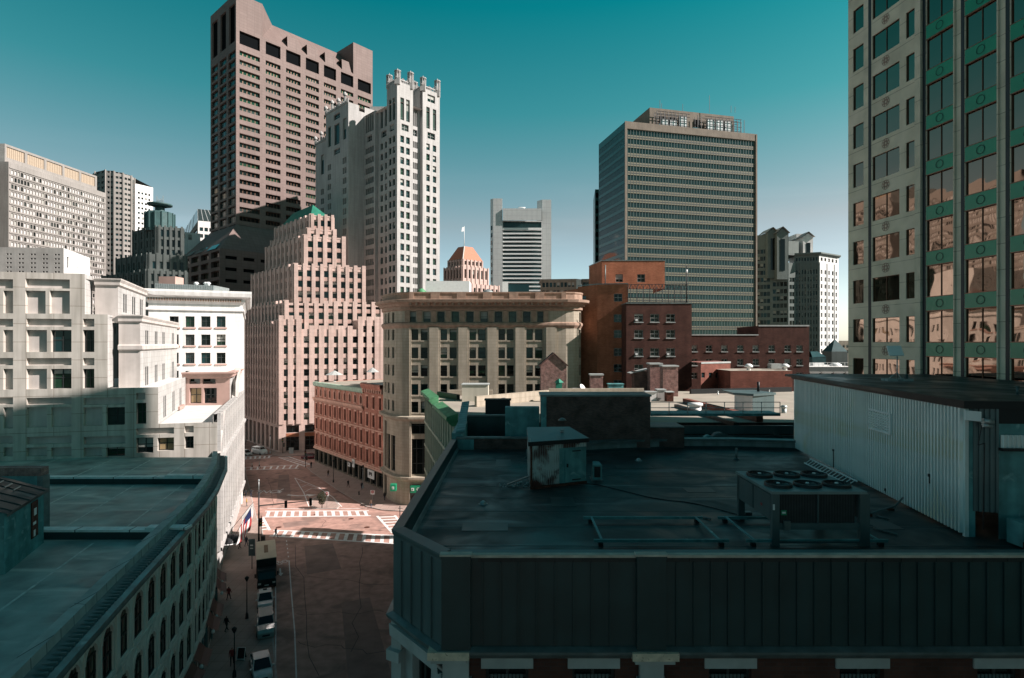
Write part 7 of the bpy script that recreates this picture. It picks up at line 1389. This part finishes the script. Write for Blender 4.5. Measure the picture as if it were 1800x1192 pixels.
def truck():
    o=gnd(468,1018); t=thing('box_truck','dark box truck with a cream roof stopped by the pavement','truck',V(o.x,o.y,.006)); t.rotation_euler=(0,0,STH); M_tan_roof=surf('cream_truck_roof',(.62,.52,.38),.6,.08,.6); M_tk=surf('black_truck_side',(.016,.025,.028),.5,.2,1.)
    m=MB(); m.use(M_tk); m.box(-5.3,2.0,-1.22,1.22,.95,3.45); m.build('cargo_box',t,(0,0,0)); m=MB(); m.use(M_tan_roof); m.box(-5.35,2.05,-1.26,1.26,3.45,3.53); rf=m.build('cargo_roof',t,(0,0,0)); m=MB(); m.use(M_wood); m.box(-3.4,-.2,-.26,.26,3.53,3.545); m.build('roof_stain',rf,(0,0,0))
    m=MB(); m.use(M_tk); loft(m,[[(2.1,-1.1,.5),(2.1,-1.1,2.5),(2.1,1.1,2.5),(2.1,1.1,.5)],[(3.3,-1.1,.5),(3.3,-1.05,2.45),(3.3,1.05,2.45),(3.3,1.1,.5)],[(3.9,-1.08,.5),(3.9,-1.06,1.4),(3.9,1.06,1.4),(3.9,1.08,.5)]]); m.box(-5.2,3.6,-.9,.9,.5,.9); m.build('cab',t,(0,0,0)); m=MB(); m.use(G_black); m.poly([(3.34,-.95,2.36),(3.34,.95,2.36),(3.91,.98,1.46),(3.91,-.98,1.46)][::-1]); m.build('windscreen',t,(0,0,0))
    for s in (-1,1):
        m=MB(); m.use(M_lampw); m.box(3.9,3.96,s*.85-.17,s*.85+.17,.85,1.05); m.build('headlight',t,(0,0,0))
        for x in (-3.6,2.9): m=MB(); m.use(M_tyre); m.tube((x,s*.8,.47),(x,s*1.15,.47),.47,14); wh=m.build('wheel',t,(0,0,0)); m=MB(); m.use(M_rim); m.tube((x,s*1.14,.47),(x,s*1.17,.47),.24,10); m.build('rim',wh,(0,0,0))
        m=MB(); m.use(M_black); m.box(3.0,3.12,s*1.35-.1,s*1.35+.1,1.5,2.0); m.build('wing_mirror',t,(0,0,0))
    m=MB(); m.use(M_sign); m.box(3.92,3.95,-.26,.26,.62,.76); m.build('number_plate',t,(0,0,0))
truck()
# ---- people
def person_mesh(stride,arm,key,coat,legs,hair,h=1.74,bag=False):
    me=bpy.data.meshes.new('person'); s=h/1.74
    J={'pel':(0,0,.96),'wai':(0,0,1.10),'che':(.01,0,1.32),'nec':(.015,0,1.49),'hea':(.03,0,1.60),'top':(.03,0,1.70)}
    E=[('pel','wai'),('wai','che'),('che','nec'),('nec','hea'),('hea','top')]; Rr={'pel':(.15,.17),'wai':(.12,.155),'che':(.135,.19),'nec':(.062,.062),'hea':(.095,.085),'top':(.06,.055)}
    for sd,sg in (('l',1),('r',-1)):
        f=stride*sg; J['hip'+sd]=(.0,.095*sg,.90); J['kne'+sd]=(.10*max(f,0)/.3+.42*f*.5,.10*sg,.50); J['ank'+sd]=(f*1.05-.04*(f<0)*abs(f)*6,.10*sg,.09+(.07 if f<-.1 else 0)); J['toe'+sd]=(f*1.05+.17-(.05 if f<-.1 else 0),.11*sg,.04)
        E += [('pel','hip'+sd),('hip'+sd,'kne'+sd),('kne'+sd,'ank'+sd),('ank'+sd,'toe'+sd)]; Rr['hip'+sd]=(.095,.095); Rr['kne'+sd]=(.062,.062); Rr['ank'+sd]=(.045,.045); Rr['toe'+sd]=(.035,.045)
        a=-arm*sg; J['sho'+sd]=(.0,.19*sg,1.42); J['elb'+sd]=(a*.28-.02,.245*sg,1.15); J['wri'+sd]=(a*.75+.08,.25*sg,.92); J['fin'+sd]=(a*.95+.11,.245*sg,.80); E += [('che','sho'+sd),('sho'+sd,'elb'+sd),('elb'+sd,'wri'+sd),('wri'+sd,'fin'+sd)]
        Rr['sho'+sd]=(.075,.075); Rr['elb'+sd]=(.052,.052); Rr['wri'+sd]=(.038,.035); Rr['fin'+sd]=(.025,.04)
    ks=list(J); me.from_pydata([tuple(c*s for c in J[k]) for k in ks],[(ks.index(a),ks.index(b)) for a,b in E],[]); o=bpy.data.objects.new('tmp',me); COL.objects.link(o); md=o.modifiers.new('s','SKIN'); o.modifiers.new('d','SUBSURF').levels=2
    for i,k in enumerate(ks): sv=me.skin_vertices[0].data[i]; sv.radius=tuple(r*s for r in Rr[k]); sv.use_root=(k=='pel')
    dg=bpy.context.evaluated_depsgraph_get(); dg.update(); r=bpy.data.meshes.new_from_object(o.evaluated_get(dg)); bpy.data.objects.remove(o); r.materials.clear()
    for mm in (coat,legs,M_skin,hair,M_tyre): r.materials.append(mm)
    for p in r.polygons:
        z=p.center.z/s; x=p.center.x/s; y=abs(p.center.y)/s; p.use_smooth=True
        if z>1.5: k=3 if (z>1.645 or x<.01) else 2
        elif y>.2 and z<.93 : k=2
        elif z<.08: k=4
        elif z<.86: k=1
        else: k=0
        p.material_index=k
    if not r.uv_layers: r.uv_layers.new(name='UVMap')
    r.name='person'; return r
M_skin=flat('skin',(.42,.24,.17),.6); H_dark=flat('dark_hair',(.02,.014,.012),.7); H_brown=flat('brown_hair',(.09,.05,.03),.7)
def cl(n,c): return flat(n,c,.85)
C_blk=cl('black_cloth',(.014,.014,.017)); C_nvy=cl('navy_cloth',(.02,.025,.045)); C_gry=cl('grey_cloth',(.11,.11,.115)); C_yel=cl('yellow_cloth',(.48,.32,.05)); C_jean=cl('denim',(.05,.07,.11)); C_wht=cl('pale_cloth',(.5,.48,.46)); C_brn=cl('brown_cloth',(.10,.06,.04)); C_red=cl('red_cloth',(.25,.04,.04))
A0=person_mesh(.24,.22,'a',C_blk,C_blk,H_dark); A1=person_mesh(-.2,.18,'b',C_nvy,C_jean,H_brown,1.7); A2=person_mesh(.28,.25,'c',C_gry,C_jean,H_dark,1.78); A3=person_mesh(.04,.03,'d',C_yel,C_gry,H_brown,1.68); A4=person_mesh(.22,.2,'e',C_wht,C_blk,H_dark,1.72); A5=person_mesh(.03,.04,'f',C_blk,C_nvy,H_dark,1.76); A6=person_mesh(.2,.15,'g',C_brn,C_jean,H_brown,1.7); A7=person_mesh(-.22,.2,'h',C_red,C_blk,H_dark,1.72)
PEOPLE=[(421,965,A0,1.1,'person in black walking away along the shaded pavement, left of a pair',.14),(433,961,A1,1.2,'person in navy jacket and jeans walking away, right of a pair',.14),(485,946,A2,-.3,'person in grey top and jeans striding on the near crosswalk',.01),(432,875,A0,1.7,'person in black by the white wall, left one of two abreast',.14),(441,874,A5,1.7,'person in black by the white wall, right one of two abreast',.14),(433.5,890,A3,.5,'person in a yellow jacket standing by the white wall corner',.14),(443,824,A4,.2,'person in a pale top, left of two on the far crosswalk',.01),(456,823,A4,3.3,'person in a pale top, right of two on the far crosswalk',.01),(547,823,A5,2.6,'person in black standing at the corner of the long brick row',.14),(577,838,A6,2.4,'person in a brown coat passing the brick row shopfront nearest the far corner',.14),(612,857,A0,-.6,'person in black passing midway along the brick row shopfronts',.14),(636,861,A1,2.4,'person in navy jacket near the white hung shop sign',.14),(676,880,A5,1.2,'person in black standing at the bank doorway',.14),(652,893,A6,2.0,'person in a brown coat waiting at the kerb beside the no entry sign',.14),(408,1168,A7,-1.2,'person in a red top on the near shaded pavement beside the wall',.14),(398,1110,A0,1.2,'person in black walking close to the arched wall in the shade',.14),(402,1055,A7,1.5,'person in a red top beneath the dark shop awnings',.14)]
for x,y,me,h,lab,z in PEOPLE: o=bpy.data.objects.new('person',me); COL.objects.link(o); o.location=gnd(x,y,z); o.rotation_euler=(0,0,h); tag(o,lab,'person','people on the street')
# ---- signals, lamps, signs
def signal_head(par,p,face,n=3):
    f=V(math.cos(face),math.sin(face)); s=V(-f.y,f.x); m=MB(); m.use(M_black); m.obox(p-f*.15-s*.2,f*.3,s*.4,(0,0,1.15)); h=m.build('signal_head',par)
    for k,c in enumerate((M_red,M_yellow,M_signg)): m=MB(); m.use(c); q=p+f*.16+V(0,0,.92-.35*k); m.tube(q,q+f*.03,.11,10); m.use(M_black); m.obox(q+V(0,0,.12)-s*.14,f*.2,s*.28,(0,0,.02)); m.build('signal_lens',h)
def mast():
    p=gnd(455,958,.14); t=thing('signal_mast','tall dark traffic signal mast with a long arm over the crossing','traffic light',p); m=MB(); m.use(M_black); m.tube(p,p+V(0,0,8.4),.15,10,.11); m.lathe(p,[(.3,0),(.28,.5),(.17,.7)],10); m.build('pole',t)
    e=at(547,880,p.y-1.0); a=p+V(0,0,6.2); m=MB(); m.use(M_signg if False else M_clad2); m.tube(a,e,.1,8,.06); m.build('arm',t)
    for f in (.52,.99): signal_head(t,a.lerp(e,f)+V(0,-.02,-.75),1.9)
    signal_head(t,p+V(.35,-.1,3.0),-1.2); m=MB(); m.use(M_steel); m.tube(p+V(0,0,8.3),p+V(0,0,10.2),.06,6); m.lathe((p.x,p.y,10.2),[(.1,0),(.16,.15),(.05,.35)],8); m.build('lamp_top',t)
    m=MB(); m.use(M_black); m.box(p.x+.4,p.x+.9,p.y-.2,p.y+.3,.14,1.6); m.build('control_box',t)
    p=gnd(459,955,.14); t=thing('pedestrian_signal','slim pedestrian signal post beside the tall signal mast','traffic light',p); m=MB(); m.use(M_black); m.tube(p,p+V(0,0,4.4),.07,8); m.build('pole',t); signal_head(t,p+V(0,-.1,2.9),-1.0)
    for x,y,h,lab in ((537,822,4.6,'dark traffic signal at the brick row corner'),(497,797,4.6,'traffic signal before the setback tower entrance'),(703,935,4.4,'slim signal post beside the right crosswalk')):
        p=gnd(x,y,.14 if x!=703 else 0); t=thing('corner_signal',lab,'traffic light',p,'corner traffic signals'); m=MB(); m.use(M_black); m.tube(p,p+V(0,0,h),.08,8); m.build('pole',t)
        if x!=703: signal_head(t,p+V(0,-.1,h-1.3),-1.2); signal_head(t,p+V(.35,0,1.9),.2)
        else: m=MB(); m.use(M_black); m.tube(p+V(-.3,0,h-.4),p+V(.5,0,h-.4),.05,6); m.build('bracket',t)
    for x,y,h,lab in ((586,848,4.6,'lamp post in front of the brick row shopfronts'),(475,797,4.8,'pale lamp post at the far corner beside the white van'),(434,1087,4.3,'dark lamp post on the near left pavement'),(412,1190,4.2,'dark lamp post at the very bottom of the left pavement'),(638,858,4.5,'pale slim post near the white hung shop sign')):
        p=gnd(x,y,.14); t=thing('street_lamp',lab,'street lamp',p,'street lamps'); m=MB(); m.use(M_black if x!=475 and x!=638 else M_steel); m.tube(p,p+V(0,0,h),.07,8,.045); m.lathe(p,[(.2,0),(.16,.5),(.08,.7)],8); m.build('post',t); m=MB(); m.use(M_black); m.lathe(p+V(0,0,h),[(.08,0),(.24,.35),(.26,.42),(.06,.6)],8); m.build('lantern',t)
    for x,y,h,lab in ((574.5,892,3.1,'white and red no entry sign on the traffic island'),(655,884,2.6,'white and red no entry sign on the right pavement')):
        p=gnd(x,y,.15); t=thing('no_entry_sign',lab,'road sign',p,'no entry signs'); m=MB(); m.use(M_steel); m.tube(p,p+V(0,0,h),.04,6); m.build('post',t); m=MB(); m.use(M_sign); m.box(p.x-.42,p.x+.42,p.y-.07,p.y-.05,h-.75,h+.1); pl=m.build('plate',t); m=MB(); m.use(M_flagr); q=V(p.x,p.y-.075,h-.25); m.tube(q,q+V(0,-.012,0),.3,16); m.use(M_sign); m.box(q.x-.2,q.x+.2,q.y-.022,q.y-.013,q.z-.05,q.z+.05); m.build('red_disc',pl)
    p=gnd(631,870,.14); t=thing('fire_hydrant','small dark fire hydrant on the right pavement','hydrant',p); m=MB(); m.use(M_black); m.lathe(p,[(.17,0),(.17,.08),(.12,.1),(.12,.55),(.16,.57),(.14,.68),(.05,.76)],10); m.build('barrel',t); m=MB(); m.use(M_steel); m.tube(p+V(-.2,0,.42),p+V(.2,0,.42),.06,8); m.build('nozzle',t)
    p=gnd(486,797,.14); t=thing('utility_cabinet','pale utility cabinet on the far pavement before the setback tower','cabinet',V(*gnd(512,797,.14))); p=t.location; m=MB(); m.use(M_lint); m.box(p.x-.6,p.x+.6,p.y-.3,p.y+.3,.14,1.7); m.build('body',t); m=MB(); m.use(M_steel); m.box(p.x-.65,p.x+.65,p.y-.35,p.y+.35,1.7,1.78); m.build('lid',t)
    p=gnd(425,1158,.14); t=thing('sandwich_board','black sandwich board with a pale frame on the left pavement','sign',p)
    for s in (-1,1): m=MB(); m.use(M_black); m.poly([(p.x-.35,p.y+s*.3,.14),(p.x+.35,p.y+s*.3,.14),(p.x+.35,p.y,1.25),(p.x-.35,p.y,1.25)]); b_=m.build('board',t); m=MB(); m.use(M_sign); 
    for x in (-.38,.38): m.tube((p.x+x,p.y-.31,.14),(p.x+x,p.y-.01,1.28),.035,5)
    m.tube((p.x-.38,p.y-.01,1.28),(p.x+.38,p.y-.01,1.28),.035,5); m.tube((p.x-.38,p.y-.29,.25),(p.x+.38,p.y-.29,.25),.035,5); m.build('frame',t)
    p=gnd(421,1003,.14); t=thing('parking_sign','dark kerbside sign panel with pale letters by the box truck','sign',V(*gnd(443,1000,.14))); p=t.location; m=MB(); m.use(M_black); m.tube(p,p+V(0,0,3.6),.06,6); m.build('post',t); m=MB(); m.use(M_clad2); m.box(p.x-.45,p.x+.45,p.y-.1,p.y-.04,2.0,4.4); pl=m.build('panel',t); m=MB(); m.use(M_sign); m.box(p.x-.2,p.x+.2,p.y-.12,p.y-.1,3.4,3.6); m.box(p.x-.2,p.x+.2,p.y-.12,p.y-.1,3.0,3.15); m.build('plate',pl)
mast()
def flags():
    root=V(-42.4,84.5)
    for i,(o,tip,lab) in enumerate(((V(-40.9,81.5,2.4),at(443,889,83),'striped flag with a blue corner hanging from a slanting wall pole'),(V(-42.8,86.5,3.6),at(446,882,87.5),'plain white flag on a slanting pole behind the striped one'))):
        t=thing('wall_flag',lab,'flag',o); m=MB(); m.use(M_black); m.tube(o,tip,.045,6,.03); m.build('pole',t); D=(tip-o); a=tip-D*.04; c=tip-D*.50; Ldrop=3.3 if i==0 else 2.4
        m=MB(); nu,nv=8,13
        def P(u,v):
            base=a.lerp(c,u); sw=.22*math.sin(v*3.5+u*7)*v; return base+V(sw*.6+.35*v*(1-u)*.6-.25*v,sw,-Ldrop*v*(1-.25*u))
        for v in range(nv):
            for u in range(nu):
                if i==1: m.use(M_sign)
                elif u<4 and v<6 and False: m.use(M_navy)
                else: m.use(M_navy if (v<5 and u<4) else (M_flagr if u%2==0 else M_sign))
                m.poly([P(u/nu,v/nv),P((u+1)/nu,v/nv),P((u+1)/nu,(v+1)/nv),P(u/nu,(v+1)/nv)])
        m.build('cloth',t)
flags()
def island_tree():
    p=gnd(566,893,.15); t=thing('island_shrub','dark bushy shrub growing on the traffic island','shrub',p); m=MB(); m.use(surf('bark',(.05,.035,.025),.9,.2,3)); rr=random.Random(3); m.tube(p,p+V(.05,0,1.6),.09,7,.05)
    for k in range(6): a=k*1.05; m.tube(p+V(0,0,.7+.15*k),p+V(.6*math.cos(a),.6*math.sin(a),1.7+.2*k),.04,5,.015)
    m.build('trunk',t); fo=MB(); cols=[surf('leaf_dark',(.02,.028,.014),.7,.3,3),surf('leaf_brown',(.055,.04,.02),.7,.3,3)]
    for k in range(900):
        q=V(rr.gauss(0,1),rr.gauss(0,1),rr.gauss(0,1)).normalized()*(rr.random()**.4); q=V(q.x*.85*(1+.3*math.sin(5*q.z)),q.y*.85,q.z*1.35)+p+V(0,0,1.95); fo.use(cols[k%3==0]); u=V(rr.gauss(0,1),rr.gauss(0,1),rr.gauss(0,1)).normalized()*.13; v=u.orthogonal().normalized()*.08; fo.poly([q-u,q+v,q+u,q-v])
    fo.build('crown',t)
island_tree()
# ================================================================== camera, sun and sky
cam=bpy.data.cameras.new('camera'); co=bpy.data.objects.new('camera',cam); COL.objects.link(co); co.location=(0,0,HC); co.rotation_euler=(RD(90),0,0)
cam.sensor_width=36; cam.lens=36*F/1800; cam.shift_y=(HOR-596)/1800; cam.clip_start=.2; cam.clip_end=6000; SC.camera=co
sx,sy,sz=math.sin(SUN_AZ)*math.cos(SUN_EL),math.cos(SUN_AZ)*math.cos(SUN_EL),math.sin(SUN_EL)
sl=bpy.data.lights.new('sun','SUN'); so=bpy.data.objects.new('sun',sl); COL.objects.link(so); sl.energy=5.0; sl.angle=RD(.5); sl.color=(1,.90,.855); so.rotation_euler=V(sx,sy,sz).to_track_quat('Z','Y').to_euler(); so.location=(0,0,150)
w=bpy.data.worlds.new('World'); SC.world=w; w.use_nodes=True; nt=w.node_tree; N=nt.nodes; L=nt.links; bg=N['Background']
sk=N.new('ShaderNodeTexSky'); sk.sky_type='NISHITA'; sk.sun_disc=False; sk.sun_elevation=SUN_EL; sk.sun_rotation=SUN_AZ; sk.air_density=1.0; sk.dust_density=.8; sk.ozone_density=1.5
mx=N.new('ShaderNodeMix'); mx.data_type='RGBA'; mx.blend_type='MULTIPLY'; mx.inputs[0].default_value=1; 
tc=N.new('ShaderNodeTexCoord'); sp=N.new('ShaderNodeSeparateXYZ'); L.new(tc.outputs['Generated'],sp.inputs[0]); cr=N.new('ShaderNodeValToRGB'); L.new(sp.outputs[2],cr.inputs[0]); el=cr.color_ramp.elements
for i,(p,c) in enumerate(SKY_TINT):
    e=el[i] if i<2 else el.new(p); e.position=p; e.color=(*c,1)
L.new(cr.outputs[0],mx.inputs[7])
L.new(sk.outputs[0],mx.inputs[6]); 
cb=N.new('ShaderNodeValToRGB'); mr=N.new('ShaderNodeMapRange'); mr.inputs[1].default_value=-1; L.new(sp.outputs[1],mr.inputs[0]); L.new(mr.outputs[0],cb.inputs[0]); q=cb.color_ramp.elements
q[0].position=.0; q[0].color=(.34,.46,.47,1); q[1].position=.80; q[1].color=(1,1,1,1); e=q.new(.55); e.color=(.60,.70,.70,1)   # sky outside the view is dimmed to lower fill on shaded faces
m2=N.new('ShaderNodeMix'); m2.data_type='RGBA'; m2.blend_type='MULTIPLY'; m2.inputs[0].default_value=1; L.new(mx.outputs[2],m2.inputs[6]); L.new(cb.outputs[0],m2.inputs[7]); 
cx=N.new('ShaderNodeValToRGB'); mr2=N.new('ShaderNodeMapRange'); mr2.inputs[1].default_value=-1; L.new(sp.outputs[0],mr2.inputs[0]); L.new(mr2.outputs[0],cx.inputs[0]); q=cx.color_ramp.elements
q[0].position=.2; q[0].color=(.86,.86,.86,1); q[1].position=.74; q[1].color=(1.2,1.05,1.02,1); e=q.new(.5); e.color=(1,1,1,1)      # paler towards the sun
m3=N.new('ShaderNodeMix'); m3.data_type='RGBA'; m3.blend_type='MULTIPLY'; m3.inputs[0].default_value=1; L.new(m2.outputs[2],m3.inputs[6]); L.new(cx.outputs[0],m3.inputs[7])
mp=N.new('ShaderNodeMapping'); mp.inputs['Scale'].default_value=(2.2,2.2,13); L.new(tc.outputs['Generated'],mp.inputs['Vector']); nz=N.new('ShaderNodeTexNoise'); nz.inputs['Scale'].default_value=1.6; nz.inputs['Detail'].default_value=7; nz.inputs['Distortion'].default_value=.4; L.new(mp.outputs[0],nz.inputs['Vector'])
cc=N.new('ShaderNodeValToRGB'); L.new(nz.outputs['Fac'],cc.inputs[0]); q=cc.color_ramp.elements; q[0].position=.52; q[0].color=(0,0,0,1); q[1].position=.80; q[1].color=(.20,.20,.20,1)
cm=N.new('ShaderNodeValToRGB'); L.new(sp.outputs[2],cm.inputs[0]); q=cm.color_ramp.elements; q[0].position=.04; q[0].color=(1,1,1,1); q[1].position=.30; q[1].color=(.0,.0,.0,1)
mm=N.new('ShaderNodeMix'); mm.data_type='RGBA'; mm.blend_type='MULTIPLY'; mm.inputs[0].default_value=1; L.new(cc.outputs[0],mm.inputs[6]); L.new(cm.outputs[0],mm.inputs[7])
m4=N.new('ShaderNodeMix'); m4.data_type='RGBA'; L.new(mm.outputs[2],m4.inputs[0]); L.new(m3.outputs[2],m4.inputs[6]); m4.inputs[7].default_value=(4.2,4.4,4.6,1); L.new(m4.outputs[2],bg.inputs[0]); bg.inputs[1].default_value=SKY_STR
vs=SC.view_settings; vs.view_transform='Standard'; vs.look='None'; vs.gamma=1; vs.exposure=EXPO
SC.cycles.max_bounces=6; SC.cycles.diffuse_bounces=2; SC.cycles.glossy_bounces=4; SC.cycles.use_denoising=True; SC.cycles.sample_clamp_indirect=6
